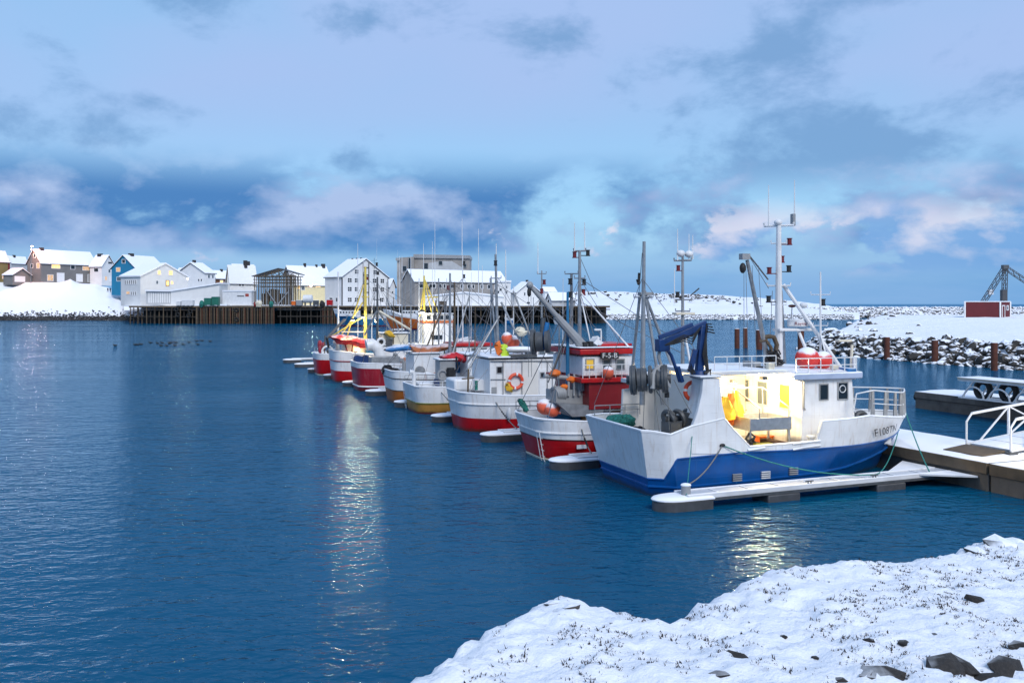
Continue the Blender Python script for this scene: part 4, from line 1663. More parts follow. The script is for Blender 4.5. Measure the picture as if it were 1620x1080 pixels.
# open net-drying shed
def net_shed():
    D = 298
    b = at(433, 484, D)
    root = empty('net_shed', b)
    P = lambda x, y, d=0: at(x, y, D) - b + Vector((0, d, 0))
    dep = 11.0
    for (a, c) in (((398, 437.5), (440, 425)), ((440, 425), (470, 434))):
        MB().prism([P(*a), P(*c), P(c[0], c[1] - 1.2), P(a[0], a[1] - 1.2)], (0, dep, 0)).build('roof', M_dtrim, root)
    for d in (0.3, dep - .3):
        m = MB()
        m.bar(P(403, 437, d), P(468, 436, d), .28, .3)
        for x in (418, 429, 440, 451, 460):
            yt = 425 + abs(x - 440) * .31 + .5
            m.bar(P(x, 437, d), P(x, yt, d), .2, .2)
            m.bar(P(x, 437, d), P(440 if abs(x - 440) > 12 else x + (11 if x < 440 else -11), 427, d), .16, .16)
        m.build('roof_truss', M_wood, root)
    for i in range(23):
        x = 402 + i * 2.85
        for d in (0.5, 5.0, 9.5):
            MB().bar(P(x + rnd.uniform(-.5, .5), 483, d), P(x + rnd.uniform(-.5, .5), 437.5, d), .22, .22).build('post', M_grey if (i + int(d)) % 2 else M_wood, root)
    for y in (442, 447, 453):
        for d in (0.35, 9.7):
            MB().bar(P(400, y, d), P(467, y, d), .2, .22).build('rail', M_wood, root)
    MB().bar(P(419, 455, .2), P(437, 481, .2), .3, .3).build('brace', M_steel, root)
    MB().bar(P(455, 462, .2), P(440, 481, .2), .3, .3).build('brace', M_steel, root)
    m = MB()
    for i in range(7):
        m.bounds(*sorted((P(405 + i * 7, 0).x, P(411 + i * 7, 0).x)), 6, 8, P(0, 482).z, P(0, 452 + rnd.uniform(0, 14)).z)
    m.build('hanging_net', M_net, root)
    tag(root, 'open timber net shed of many posts under a pitched roof', 'shed')


net_shed()


# ------------------------------------------------------------------ timber wharf
def make_wharf():
    D = 294.0
    b = at(560, 484, D)
    b.z = 0
    root = empty('timber_wharf', b)
    X = lambda px: (px - CX) / FPX * D - b.x
    zd = 5.75
    secs = [(205, 250), (250, 345), (345, 438), (438, 530), (530, 625), (625, 730), (730, 850), (850, 905), (905, 965)]
    for a, c in secs:
        MB().bounds(X(a) + .05, X(c) - .05, -0.4, 14, zd - 0.45, zd - 0.02).build('deck_section', M_wood2, root)
        snow_slab(X(a), X(c), -0.45, 13.8, zd - 0.015, 0.16, 2.0, a).build('snow_cover', M_snowr, root)
        MB().bounds(X(a) + .06, X(c) - .06, -0.75, -0.42, zd - 0.55, zd + 0.02).build('edge_beam', M_wood, root)
    MB().bounds(X(205), X(965), 11.5, 12.5, -1, zd - .47).build('quay_wall', M_rock, root)
    pm = {}

    def pile(px, d, mat, r, z1=zd - .56, name='pile'):
        key = (mat.name, round(r, 2), z1)
        if key not in pm:
            pm[key] = MB().cyl((0, 0, -1), (0, 0, z1), r, r * .92, 7).mesh(name, mat)
        o = bpy.data.objects.new(name, pm[key])
        COL.objects.link(o)
        o.parent = root
        o.location = (X(px) + rnd.uniform(-.12, .12), d, rnd.uniform(-.1, .04))
        o.rotation_euler = (0, rnd.uniform(-.012, .012), rnd.random() * 6)
    for i in range(25):                                        # under the white house
        pile(207 + i * 4.4, -0.6 + 0.9 * (i % 3), M_wood2 if i % 2 else M_wood, 0.17)
    for i in range(44):                                        # close fender timbers
        pile(312 + i * 2.85, -0.62, (M_wood, M_wood3, M_wood, M_wood2)[(i * 7) % 4], 0.19, name='fender_timber')
    for i in range(11):
        pile(444 + i * 8, -0.5 + (i % 2) * 2, M_wood2, 0.17)
    for i in range(8):
        pile(512 + i * 3, -0.62, M_wood if i % 2 else M_wood3, 0.18, name='fender_timber')
    for i in range(50):
        pile(537 + i * 8.3, -0.5 + 1.2 * (i % 3), M_wood2 if i % 3 else M_wood, 0.17)
    for i in range(40):
        pile(215 + i * 18.5, 6.5, M_wood2, 0.2)
    for z in (4.6, 2.4):
        MB().bar((X(207), -0.35, z), (X(312), -0.35, z - .2), .15, .3).build('brace', M_wood2, root)
        MB().bar((X(440), -0.75, z), (X(965), -0.75, z), .15, .28).build('brace', M_wood2, root)
    for px, z in ((281, 4.6), (283, 3.0), (303, 4.0), (300, 2.6), (376, 4.4), (376, 1.4)):
        MB().torus((X(px), -1.0, z), 0.55, 0.2, (0, 1, 0), 16, 7).build('tyre', M_black, root)
    m = MB()
    for i in range(7):
        m.bounds(X(371), X(375), -1.05, -.85, 0.4 + i * .75, 0.55 + i * .75)
    m.build('ladder', M_wood, root)
    tag(root, 'long dark timber wharf on piles below the houses', 'wharf')


make_wharf()


def wharf_item(name, label, cat, px, py0, py1, wpx, mat, D=292.5, dep=1.8, shape='box', group=None, parts=()):
    p = at(px, 484, D)
    s = D / FPX
    zb = 5.83
    root = empty(name, (p.x, p.y, zb))
    h = (py1 - py0) * s
    w = wpx * s
    if shape == 'tub':
        m = MB()
        t = .12
        m.bounds(-w / 2, w / 2, 0, dep, 0.1, 0.2)
        for a in ((-w / 2, -w / 2 + t, 0, dep), (w / 2 - t, w / 2, 0, dep), (-w / 2 + t, w / 2 - t, 0, t), (-w / 2 + t, w / 2 - t, dep - t, dep)):
            m.bounds(*a, .2, h)
        m.build('body', mat, root)
        MB().bounds(-w / 2 - .06, w / 2 + .06, -.06, dep + .06, h + .003, h + .14).build('lid', M_snowr, root, .04)
        f = MB()
        for x in (-w * .38, 0, w * .38):
            f.bounds(x - .12, x + .12, 0.05, dep - .05, 0, .097)
        f.build('skid', M_dgrey, root)
    elif shape == 'tank':
        MB().path([(-w / 2, dep / 2, h * .62), (-w / 2 + .25, dep / 2, h * .62), (w / 2 - .25, dep / 2, h * .62), (w / 2, dep / 2, h * .62)], h * .38, 14).build('body', mat, root, .1)
        f = MB()
        for x in (-w * .3, w * .3):
            f.bounds(x - .15, x + .15, dep * .2, dep * .8, 0, h * .35)
        f.build('cradle', M_dgrey, root)
    elif shape == 'heap':
        m = MB()
        m.sphere((0, dep / 2, h * .3), (w / 2, dep / 2, h * .7), 14, 8, 0, .35)
        m.build('heap', mat, root)
    else:
        MB().bounds(-w / 2, w / 2, 0, dep, 0.12, h).build('body', mat, root, .03)
        r_ = MB()
        k = max(3, int(w / .45))
        for i in range(k):
            x = -w / 2 + (i + .5) * w / k
            r_.bounds(x - .05, x + .05, -.05, -.002, .15, h - .05)
        r_.build('rib', mat, root)
        MB().bounds(-w / 2 - .04, w / 2 + .04, -.04, dep + .04, h + .003, h + .12).build('snow_cover', M_snowr, root, .04)
        f = MB()
        for x in (-w * .4, w * .4):
            f.bounds(x - .15, x + .15, .1, dep - .1, 0, .117)
        f.build('skid', M_dgrey, root)
    tag(root, label, cat, group)


wharf_item('green_container', 'tall green container at the right end of the green stack on the wharf', 'container', 340, 468, 482, 11, M_green)
wharf_item('green_container', 'lower green container left of the tall green one on the wharf', 'container', 328, 470, 482, 11, M_green)
wharf_item('green_net_heap', 'heap of green net at the left of the green containers', 'net heap', 318, 474, 482, 8, M_tnet, shape='heap')
wharf_item('white_tub', 'wide white fish tub on the wharf in front of the white store', 'tub', 296, 474, 482, 18, M_white2, shape='tub')
wharf_item('white_tub', 'small white fish tub left of the wide white tub on the wharf', 'tub', 282, 476, 482, 7, M_white2, shape='tub')
wharf_item('white_tank', 'rounded white tank on the wharf right of the net shed', 'tank', 486, 464, 481, 14, M_white2, shape='tank', D=293.5)
wharf_item('fish_tub', 'grey fish tub on the wharf between net shed and white tank', 'tub', 473, 474, 482, 9, M_grey, shape='tub')
wharf_item('orange_crate', 'orange brown crate on the wharf just right of the net shed', 'crate', 464, 475, 482, 6, M_ora)
wharf_item('teal_net_heap', 'teal net heap in front of the net shed', 'net heap', 428, 475, 482, 7, M_tnet, shape='heap')
wharf_item('pale_net_heap', 'pale net heap with red floats left of the net shed', 'net heap', 408, 474, 482, 12, M_cream, shape='heap')
wharf_item('red_floats', 'small red heap beside the white container on the wharf', 'floats', 402, 476, 482, 4, M_dred, shape='heap')
wharf_item('red_loader', 'red machine parked on the wharf left of the warehouse', 'machine', 521, 473, 482, 9, M_red)
wharf_item('grey_crate', 'grey crate on the wharf right of the white tank', 'crate', 499, 474, 482, 8, M_dgrey)
wharf_item('black_net_heap', 'black net heap on the wharf left of the red machine', 'net heap', 509, 474, 482, 8, M_net, shape='heap')
wharf_item('wharf_tub', 'white tub on the wharf below the warehouse right corner', 'tub', 622, 475, 483, 8, M_white2, shape='tub')
wharf_item('pallet_stack', 'dark stack of pallets on the wharf by the white boathouse', 'pallets', 858, 478, 485, 10, M_wood2)
wharf_item('pallet_stack', 'brown stack of pallets on the wharf below the fish hall', 'pallets', 700, 479, 486, 12, M_wood)


# ------------------------------------------------------------------ street lamp, walkers, ducks
def street_lamp():
    D = 378
    b = at(49, 447, D)
    root = empty('street_lamp', b)
    h = 58 * D / FPX
    MB().path([(0, 0, -0.5), (0, 0, h * .97), (0.2, -0.2, h), (0.8, -0.5, h + .1)], 0.13, 8, r1=.08).build('pole', M_steel, root)
    MB().box((0.9, -0.55, h + .06), (0.9, .4, .18)).build('lamp_head', M_dgrey, root)
    MB().sphere((0.9, -0.55, h - .10), (.36, .25, .16), 12, 6).build('lens', M_lampw, root)
    lamp_light('lamp_bulb', (0.9, -0.9, h - .5), 7000, (1.0, 0.48, 0.34), .45, root)
    tag(root, 'tall street lamp glowing pink beside the grey house', 'street lamp')


street_lamp()


def person(px, py, D, label, lean):
    b = at(px, py, D)
    me = bpy.data.meshes.new('person')
    V = [(0, 0, .95), (0, 0, 1.2), (0, 0, 1.42), (0, 0, 1.52), (0, 0, 1.64), (0, 0, 1.76), (.11, .02, .9), (.13, .12 * lean, .5), (.13, .05 * lean, .04), (-.11, -.02, .9), (-.13, -.14 * lean, .5), (-.13, -.25 * lean, .05),
         (.2, 0, 1.40), (.26, -.06, 1.12), (.25, -.16, .88), (-.2, 0, 1.40), (-.26, .06, 1.12), (-.25, .10, .88), (.13, -.08 + .05 * lean, .03), (-.13, -.35 * lean, .05)]
    E = [(0, 1), (1, 2), (2, 3), (3, 4), (4, 5), (0, 6), (6, 7), (7, 8), (0, 9), (9, 10), (10, 11), (2, 12), (12, 13), (13, 14), (2, 15), (15, 16), (16, 17), (8, 18), (11, 19)]
    R = [.17, .17, .19, .07, .11, .09, .11, .085, .06, .11, .085, .06, .085, .065, .05, .085, .065, .05, .05, .05]
    me.from_pydata(V, E, [])
    me.materials.append(M_cloth)
    o = bpy.data.objects.new('person', me)
    COL.objects.link(o)
    o.modifiers.new('skin', 'SKIN')
    for i, r_ in enumerate(R):
        me.skin_vertices[0].data[i].radius = (r_, r_)
    me.skin_vertices[0].data[0].use_root = True
    sb = o.modifiers.new('sub', 'SUBSURF')
    sb.levels = sb.render_levels = 1
    o.location = b
    tag(o, label, 'person', 'people walking down the snow slope')


person(170.5, 462, 366, 'person in dark clothes walking on the snow slope, the left one', 1)
person(174.5, 462, 366, 'person in dark clothes walking on the snow slope, the right one', -1)


def duck_mesh():
    m = MB()
    prof = [(-.26, .10, .02), (-.2, .08, .06), (-.05, .07, .115), (.1, .075, .12), (.2, .11, .085), (.235, .17, .05), (.25, .235, .058), (.29, .25, .05), (.33, .235, .022), (.37, .228, .012)]
    m.path([(x, 0, z) for x, z, r_ in prof], 0.05, 8)
    n = 8
    for i, (x, z, r_) in enumerate(prof):
        for j in range(n):
            a = 2 * math.pi * j / n
            d = Vector((0, math.cos(a), math.sin(a))) if i < 5 else Vector((math.sin(a) * -.6, math.cos(a), math.sin(a) * .8))
            m.v[i * n + j] = (x + d.x * r_, d.y * r_ * (1.15 if i < 5 else 1), max(-.03, z + d.z * r_ * .9))
    return m.mesh('duck', M_duck)


dm = duck_mesh()
for x, y in [(642, 306), (752, 303), (768, 302), (787, 300), (840, 291), (878, 294), (904, 292), (898, 307), (930, 308), (945, 295), (953, 290), (980, 290), (975, 306), (1020, 299), (1055, 288), (1098, 281), (1103, 301), (1125, 280), (1172, 284)]:
    o = bpy.data.objects.new('duck', dm)
    COL.objects.link(o)
    o.location = gp(x / 3.52, 460 + y / 3.52, 0)
    o.rotation_euler = (0, 0, rnd.uniform(2.5, 3.8))
    o.scale = (1.25, 1.15, 1.15)
    tag(o, 'small dark duck in the raft of ducks on the open water at left', 'duck', 'ducks swimming on the harbour')


# ------------------------------------------------------------------ boats
class Boat:
    """a boat in its own frame: x from stern to bow, y to port, z up from the waterline"""

    def __init__(self, name, label, v, u, ang, group='fishing boats moored at the finger piers', origin=None):
        self.o = origin if origin is not None else pier(v, u)
        self.a = math.radians(ang)
        self.fx = Vector((math.cos(self.a), math.sin(self.a), 0))
        self.fy = Vector((-math.sin(self.a), math.cos(self.a), 0))
        self.root = empty(name, self.o, self.a)
        tag(self.root, label, 'boat', group)

    def P(self, px, py, y=0.0):                    # the boat-frame point seen at a photo pixel on the fore-and-aft plane y
        r = ray(px, py)
        o = Vector((0, 0, CAMZ)) - self.o
        t = (y - o.dot(self.fy)) / r.dot(self.fy)
        q = o + r * t
        return Vector((q.dot(self.fx), y, q.z))

    def world(self, p):
        p = Vector(p)
        return self.o + self.fx * p.x + self.fy * p.y + Vector((0, 0, p.z))

    # ---- hull
    def hull(self, L, B, sheer, bands, tw=0.85, ta=0.12, tf=0.5, p=2.3, rake_s=0.2, rake_b=1.2, flare=0.5, sflare=0.10, deck=0.8, star=None, inner=None, rim=None, rub=None, deckmat=None, elliptic=False, zst=None, yc=0.0):
        self.L, self.B = L, B
        zb = sheer[-1][1]
        zs0 = zst or sheer[0][1]
        sh = {1: (lambda x: smooth_interp(x, sheer)), -1: (lambda x: interp(x, star)) if star else (lambda x: smooth_interp(x, sheer))}
        base = lambda x: smooth_interp(x, sheer)

        def plan(t):
            if t < ta:
                q = t / ta
                w = tw + (1 - tw) * (math.sqrt(max(0, 1 - (1 - q) ** 2)) if elliptic else q)
            elif t > tf:
                w = 1 - ((t - tf) / (1 - tf)) ** p
            else:
                w = 1.0
            return max(w, 0.012) * B / 2

        def pt(t, z, side):
            zt = base(t * L)
            r_ = max(0.0, min(1.0, z / zt))
            k = max(0, (t - 0.45) / 0.55)
            fl = sflare + (flare - sflare) * k * k * (3 - 2 * k)
            if t < ta:
                fl = max(fl, sflare + 0.16 * (1 - t / ta))
            w = plan(t) * (1 - fl * (1 - r_) ** 1.25)
            if z < 0:
                w *= (1 + 0.5 * z)
            xs = rake_s * (1 - max(0.0, min(1.0, z / zs0)))
            xe = L - rake_b * (1 - min(1.0, max(-.2, z / zb))) ** 1.3
            return Vector((xs + t * (xe - xs), side * w + yc, z))
        self.pt = pt
        ts = sorted(set([0, .02, .05, .08, ta * .5, ta * .75, ta] + [i / 26 for i in range(27)] + [.97, .985] + ([q[0] / L for q in star] if star else [])))
        ts = [t for i, t in enumerate(ts) if i == 0 or t - ts[i - 1] > 1e-4]
        mats = [b[1] for b in bands] + [inner or M_white2, deckmat or M_wsnow]
        nb = len(bands)
        m = MB()
        rows = nb + 3
        idx = {}
        for side in (1, -1):
            for i, t in enumerate(ts):
                zt = sh[side](t * L)
                zs = [-0.6]
                for bz, _ in bands[:-1]:
                    zz = bz(t * L) if callable(bz) else bz
                    zs.append(min(zz, zt - 0.004 * (nb - len(zs))))
                zs.append(zt)
                for j, z in enumerate(zs):
                    idx[side, i, j] = len(m.v)
                    m.v.append(tuple(pt(t, z, side)))
                q = pt(t, zt, side)
                yi = side * max(0.004, abs(q.y - yc) - 0.09) + yc
                xi = q.x + (0.09 if i == 0 else 0) - (0.06 if i == len(ts) - 1 else 0)
                idx[side, i, nb + 1] = len(m.v)
                m.v.append((xi, yi, zt))
                zd = min(zt - 0.05, base(t * L) - deck)
                q2 = pt(t, max(.1, zd), side)
                idx[side, i, nb + 2] = len(m.v)
                m.v.append((q2.x + (.06 if i == 0 else 0) - (.04 if t > .5 else 0), side * max(0.002, min(abs(yi - yc), abs(q2.y - yc) - 0.04)) + yc, zd))
        for side in (1, -1):
            for i in range(len(ts) - 1):
                for j in range(nb + 2):
                    f = (idx[side, i, j], idx[side, i + 1, j], idx[side, i + 1, j + 1], idx[side, i, j + 1])
                    m.f.append(f if side < 0 else f[::-1])
                    m.m.append(j if j < nb else nb)
        for i in range(len(ts) - 1):
            j = nb + 2
            m.f.append((idx[-1, i, j], idx[-1, i + 1, j], idx[1, i + 1, j], idx[1, i, j]))
            m.m.append(nb + 1)
        for j in range(nb + 2):
            m.f.append((idx[1, 0, j], idx[-1, 0, j], idx[-1, 0, j + 1], idx[1, 0, j + 1]))
            m.m.append(j if j < nb else nb)
        h = m.build('hull', mats, self.root, smooth=32)
        # rim round the bulwark
        g = MB()
        for side in (1, -1):
            g.path([pt(t, sh[side](t * L), side) + Vector((0, -side * .045, .012)) for t in ts], 0.055, 6)
        g.cyl(pt(0, sh[1](0), 1) + Vector((.03, 0, .012)), pt(0, sh[-1](0), -1) + Vector((.03, 0, .012)), .055, n=6)
        g.build('gunwale', rim or M_wsnow, h)
        if rub:
            for bz, mat, rr in rub:
                g = MB()
                for side in (1, -1):
                    g.path([pt(t, min(bz(t * L) if callable(bz) else bz, sh[side](t * L) - .03), side) + Vector((0, side * .012, 0)) for t in ts], rr, 6)
                z0 = bz(0) if callable(bz) else bz
                g.cyl(pt(0, z0, 1), pt(0, z0, -1), rr, n=6)
                g.build('rubbing_strake', mat, h)
        self.hull_o, self.sh, self.base, self.deckh = h, sh, base, deck
        return h

    def zdeck(self, x):
        return self.base(x) - self.deckh

    # ---- pieces placed by photo pixel
    def pole(self, name, a, b, y0, y1, r, mat, r1=None, parent=None, n=8):
        return MB().cyl(self.P(*a, y0), self.P(*b, y1), r, r1, n).build(name, mat, parent or self.root)

    def box(self, name, px0, px1, pt, pb, y0, y1, mat, bevel=.02, parent=None):
        a, b = self.P(px0, pb, y0), self.P(px1, pt, y0)
        return MB().bounds(min(a.x, b.x), max(a.x, b.x), y0, y1, a.z, b.z).build(name, mat, parent or self.root, bevel)

    def win(self, px, py, w, h, y, frame, pane, parent, t=.04, bars=(0, 0)):
        p = self.P(px, py, y - .004)
        a, b = self.P(px - w / 2, py, y), self.P(px + w / 2, py, y)
        c, d = self.P(px, py - h / 2, y), self.P(px, py + h / 2, y)
        return window(parent, p, (1, 0, 0), (0, -1, 0), (b - a).x, (c - d).z, frame, pane, t, .03, bars)

    def mast(self, px, pb, pt, y, r, mat, arms=(), ants=(), lights=(), name='mast', domes=(), stays=(), top=None):
        a, b = self.P(px, pb, y), self.P(top if top else px, pt, y)
        m = MB().cyl(a, b, r, r * .55, 10).build(name, mat, self.root)
        s = (self.P(px + 10, pb, y).x - a.x) / 10
        for (py, l, rr) in arms:
            t = (pb - py) / (pb - pt)
            c = a.lerp(b, t)
            d = Vector((.75, -.66, 0)) * l * s
            MB().path([c - d + Vector((0, 0, .12)), c - d, c + d, c + d + Vector((0, 0, .12))], rr, 6).build('crossarm', mat, m)
        for (qx, q0, q1) in ants:
            MB().cyl(self.P(qx, q0, y), self.P(qx, q1, y), .032, .016, 6).build('antenna', M_white2, m)
        for (qx, qy) in lights:
            c = self.P(qx, qy, y)
            k = MB().cyl(c - Vector((0, 0, .10)), c + Vector((0, 0, .10)), .085, n=8)
            k.cyl(c - Vector((0, 0, .14)), c - Vector((0, 0, .10)), .11, n=8)
            k.cyl(c + Vector((0, 0, .10)), c + Vector((0, 0, .13)), .11, n=8)
            t = (pb - qy) / (pb - pt)
            k.cyl(c - Vector((0, 0, .12)), a.lerp(b, t) - Vector((0, 0, .12)), .02, n=5)
            k.build('signal_lamp', M_navred if (int(qx) % 2) else M_black, m)
        for (qx, qy, rr) in domes:
            c = self.P(qx, qy, y)
            MB().sphere(c, (rr, rr, rr * .8), 12, 8).build('dome', M_white2, m)
        for (x1, y1, x2, y2, yy) in stays:
            MB().cyl(self.P(x1, y1, y), self.P(x2, y2, yy), .012, n=5).build('stay', M_wire, m)
        return m

    def tarp(self, name, outline, y, mat, seed, dep=.9):
        """sagging cloth bundle along a boom: pixel rows (px, top, bottom)"""
        m = MB()
        n = 12
        for i, (px, t_, b_) in enumerate(outline):
            c = self.P(px, (t_ + b_) / 2, y)
            hh = abs(self.P(px, t_, y).z - self.P(px, b_, y).z) / 2
            for j in range(n):
                a = 2 * math.pi * j / n
                k = 1 + .30 * noise.noise(Vector((i * 1.1 + seed, math.cos(a) * 1.5, math.sin(a) * 1.5)))
                m.v.append((c.x + .1 * math.sin(j * 2.1 + i), c.y + math.cos(a) * dep * .5 * k, c.z + math.sin(a) * hh * k))
        for i in range(len(outline) - 1):
            for j in range(n):
                m.f.append((i * n + j, (i + 1) * n + j, (i + 1) * n + (j + 1) % n, i * n + (j + 1) % n))
                m.m.append(0)
        k = len(outline) - 1
        m.f += [tuple(range(n)), tuple(k * n + j for j in range(n - 1, -1, -1))]
        m.m += [0, 0]
        return m.build(name, mat, self.root, smooth=50)

    def flood(self, px, py, y, power, col=(1.0, .84, .55), aim=None, size=.22, cone=140, parent=None):
        """deck floodlight: housing, bright lens and its light"""
        c = self.P(px, py, y)
        m = MB().box(c, (size, size * 1.1, size * .6)).build('floodlight', M_dgrey, parent or self.root)
        MB().box(c - Vector((0, size * .15, size * .36)), (size * .8, size * .8, size * .1)).build('lens', M_lamp, m)
        lamp_light('lamp_bulb', c - Vector((0, 0, size * .9)), power, col, size * .45, self.root, (aim, cone) if aim else None)
        return m

    def life_ring(self, px, py, y, R, r):
        c = self.P(px, py, y)
        MB().torus(c, R, r, (0, 1, .05), 24, 8, seg_mi=lambda i: 1 if i % 6 == 0 else 0).build('life_ring', [M_oring, M_white2], self.root)

    def buoy(self, px, py, y, r, mat=None):
        c = self.P(px, py, y)
        m = MB().sphere(c, (r, r, r * 1.12), 16, 10)
        m.cyl(c - Vector((0, 0, r * 1.05)), c - Vector((0, 0, r * 1.32)), r * .22, r * .16, 8)
        o = m.build('buoy', mat or M_pbuoy)
        o.parent = self.root
        return o

    def rail(self, pts, h, r=.022, mat=None, n_post=1, mid=True, name='railing'):
        m = MB()
        m.path([p + Vector((0, 0, h)) for p in pts], r, 6)
        if mid:
            m.path([p + Vector((0, 0, h * .5)) for p in pts], r * .8, 6)
        for i, p in enumerate(pts):
            if i % n_post == 0 or i == len(pts) - 1:
                m.cyl(p, p + Vector((0, 0, h)), r, n=6)
        return m.build(name, mat or M_white2, self.root)


def rope(name, label, pts, r, mat, cat='rope', group='mooring lines'):
    o = MB().path(pts, r, 6).build(name, mat)
    return tag(o, label, cat, group)


# ================================================================== the blue and white boat in front
A = Boat('fishing_boat', 'large blue and white fishing boat with lit working deck, nearest to the camera', 0, 0, 19.5, origin=Vector((3.42, 32.81, 0)))
AL = 13.0
_s = lambda px, py, y=-2.95: (A.P(px, py, y).x, A.P(px, py, y).z)
star = [(0, 2.26), (0.3, 2.24), (0.9, 2.13)]
for px, py in ((1097, 675), (1146, 663), (1162, 683), (1186, 708), (1296, 699), (1302, 667), (1340, 664), (1380, 659)):
    star.append(_s(px, py))
star += [(12.0, 2.10), (AL, 2.14)]
blue_line = lambda x: interp(x, [(0, .62), (.5, .62), (.95, 1.33), (3.5, 1.42), (6, 1.38), (9, 1.38), (11, 1.40), (AL, 1.46)])
A.hull(AL, 5.2, [(0, 2.26), (2.5, 2.2), (6, 2.1), (9, 2.08), (AL, 2.14)], [(0.02, M_blue), (blue_line, M_blue), (None, M_white)], tw=.86, ta=.065, tf=.56, p=2.7, yc=-.35, rake_s=.55, rake_b=1.5,
       flare=.62, sflare=.06, deck=.95, star=star, rub=[(blue_line, M_blue, .03), (lambda x: interp(x, [(0, .35), (4, .42), (9, .55), (AL, .95)]), M_blue, .045)], rim=M_wsnow, zst=2.25)
R_ = A.root
A.hull_o['label'] = 'blue hull with white topsides'

# working-deck tower at the starboard rail that carries the crane
tower = MB()
yo = -2.93
tower.prism([A.P(x, y, yo) for x, y in ((1093, 681), (1104, 652), (1111, 620), (1113, 598), (1139, 598), (1143, 640), (1148, 662), (1166, 684), (1184, 706), (1180, 718), (1094, 718))], (0, .16, 0))
tower.prism([A.P(x, y, yo + .163) for x, y in ((1113, 598), (1139, 598), (1143, 645), (1147, 664), (1103, 664), (1111, 620))], (0, .75, 0))
tower.build('crane_tower', M_white, R_, .02)
A.box('tower_cap', 1108, 1142, 594, 598, -3.0, -1.85, M_wsnow)
# port gallows with sloping legs and the cross wall between
pw = MB()
yp = 1.9
pw.prism([A.P(x, y, yp) for x, y in ((983, 690), (986, 616), (1052, 606), (1105, 600), (1105, 690))], (0, .14, 0))
pw.build('port_bulkhead', M_shelter, R_, .01)
x0 = A.P(1148, 640, yo).x
MB().bounds(x0 - .12, x0, -2.0, 1.895, 1.32, A.P(1120, 600, -2).z).build('cross_bulkhead', M_shelter, R_)
MB().bounds(A.P(985, 0, yp).x, x0, 1.4, 2.05, A.P(1060, 602, yp).z, A.P(1060, 596, yp).z).build('gallows_beam', M_wsnow, R_)
# long shelter deck over the working area
zr0 = A.P(1190, 593, -1.9).z
shelt = MB()
shelt.prism([(x0 - .02, -1.85, zr0), (x0 - .02, 2.1, zr0), (A.P(1262, 600, -1.9).x + .6, 2.1, zr0), (A.P(1262, 600, -1.9).x + .6, -1.85, zr0)], (0, 0, .16))
shelt.build('shelter_deck', M_wsnow, R_, .03)
xw0, xw1 = A.P(1268, 650, -2.15).x, A.P(1352, 650, -2.15).x
zt = A.P(1300, 600, -2.15).z
# house inside the shelter: back wall and side
MB().bounds(x0 + .3, xw0 - .02, 1.35, 1.5, 1.15, zr0 - .003).build('deckhouse_wall', M_shelter, R_)
MB().bounds(x0 + .3, xw0, -2.8, 1.34, 1.16, 1.27).build('work_deck', paint('wet_work_deck', (.24, .22, .19), .35, var=.3, scale=3), R_)
# wheelhouse
wh_ = MB()
wv = [(xw0, 1.1), (xw1 + .12, 1.1), (xw1 - .10, zt), (xw0, zt)]
wh_.prism([(x, -2.15, z) for x, z in wv], (0, 4.1, 0))
WH = wh_.build('wheelhouse', M_white, R_, .04)
rf = MB()
rf.bounds(xw0 - .45, xw1 + .22, -2.35, 2.12, zt + .003, zt + .26)
RF = rf.build('wheelhouse_roof', paint('pale_blue_roof_edge', (.36, .44, .60), .5, snow=1, snow_lo=.2), R_, .05)
snow_slab(xw0 - .4, xw1 + .15, -2.27, 2.05, zt + .263, .09, .3, 2.0).build('snow_cover', M_snowp, RF)
A.win(1303, 620, 12, 23, -2.15, M_grey, M_glass, WH)
A.win(1333, 618, 14, 25, -2.15, M_grey, M_glass, WH, bars=(0, 0))
MB().torus(A.P(1333, 615, -2.18), .13, .018, (0, 1, 0), 18, 6).build('clear_view_ring', M_white2, WH)
for y, w_ in ((-1.2, .62), (0.2, .62), (1.4, .62)):
    window(WH, (xw0 - .01, y, zt - .68), (0, -1, 0), (-1, 0, 0), w_, .85, M_shelter, M_yglass if y < 0 else M_glass2, .05, .03)
for y in (-1.3, -.4, .5, 1.4):
    window(WH, (xw1 - .02, y, zt - .5), (0, 1, 0), (1, 0, 0), .66, .55, M_grey, M_glass, .05, .06)
MB().path([A.P(1269, 600, -2.2), A.P(1272, 604, -2.2), A.P(1272, 645, -2.2), A.P(1274, 648, -2.2)], .03, 6).build('handrail', M_steel, WH)
MB().path([A.P(1269, 603, -2.28), A.P(1262, 601, -2.28), A.P(1252, 596, -2.28)], .025, 6).build('drain_pipe', M_steel, WH)
# low side deck before the wheelhouse
MB().bounds(xw0 + .05, xw0 + 1.6, -2.6, -2.17, 1.25, 1.38).build('side_deck', M_wsnow, R_)
# steel sorting table with a rail frame, yellow chute
tb = MB()
t0, t1 = A.P(1176, 0, -1.9).x, A.P(1252, 0, -2.3).x
zt0, zt1 = A.P(1210, 692, -2.3).z, A.P(1210, 661, -2.3).z
for a in ((t0, t1, -2.32, -2.26), (t0, t1, -.95, -.89), (t0, t0 + .05, -2.26, -.95), (t1 - .05, t1, -2.26, -.95)):
    tb.bounds(*a, zt0 + .25, zt1)
tb.bounds(t0 + .05, t1 - .05, -2.26, -.95, zt0 + .3, zt0 + .36)
for x in (t0 + .06, t1 - .06):
    for y in (-2.22, -1.0):
        tb.bounds(x - .04, x + .04, y - .04, y + .04, 1.27, zt0 + .25)
TB = tb.build('sorting_table', M_alu, R_, .006)
fr = MB()
za = zt1 + .95
fr.path([(t0 + .4, -2.29, zt1), (t0 + .4, -2.29, zt1 + .35), (t0 + .2, -1.0, za), (t0 + .2, -1.0, zt1)], .025, 6)
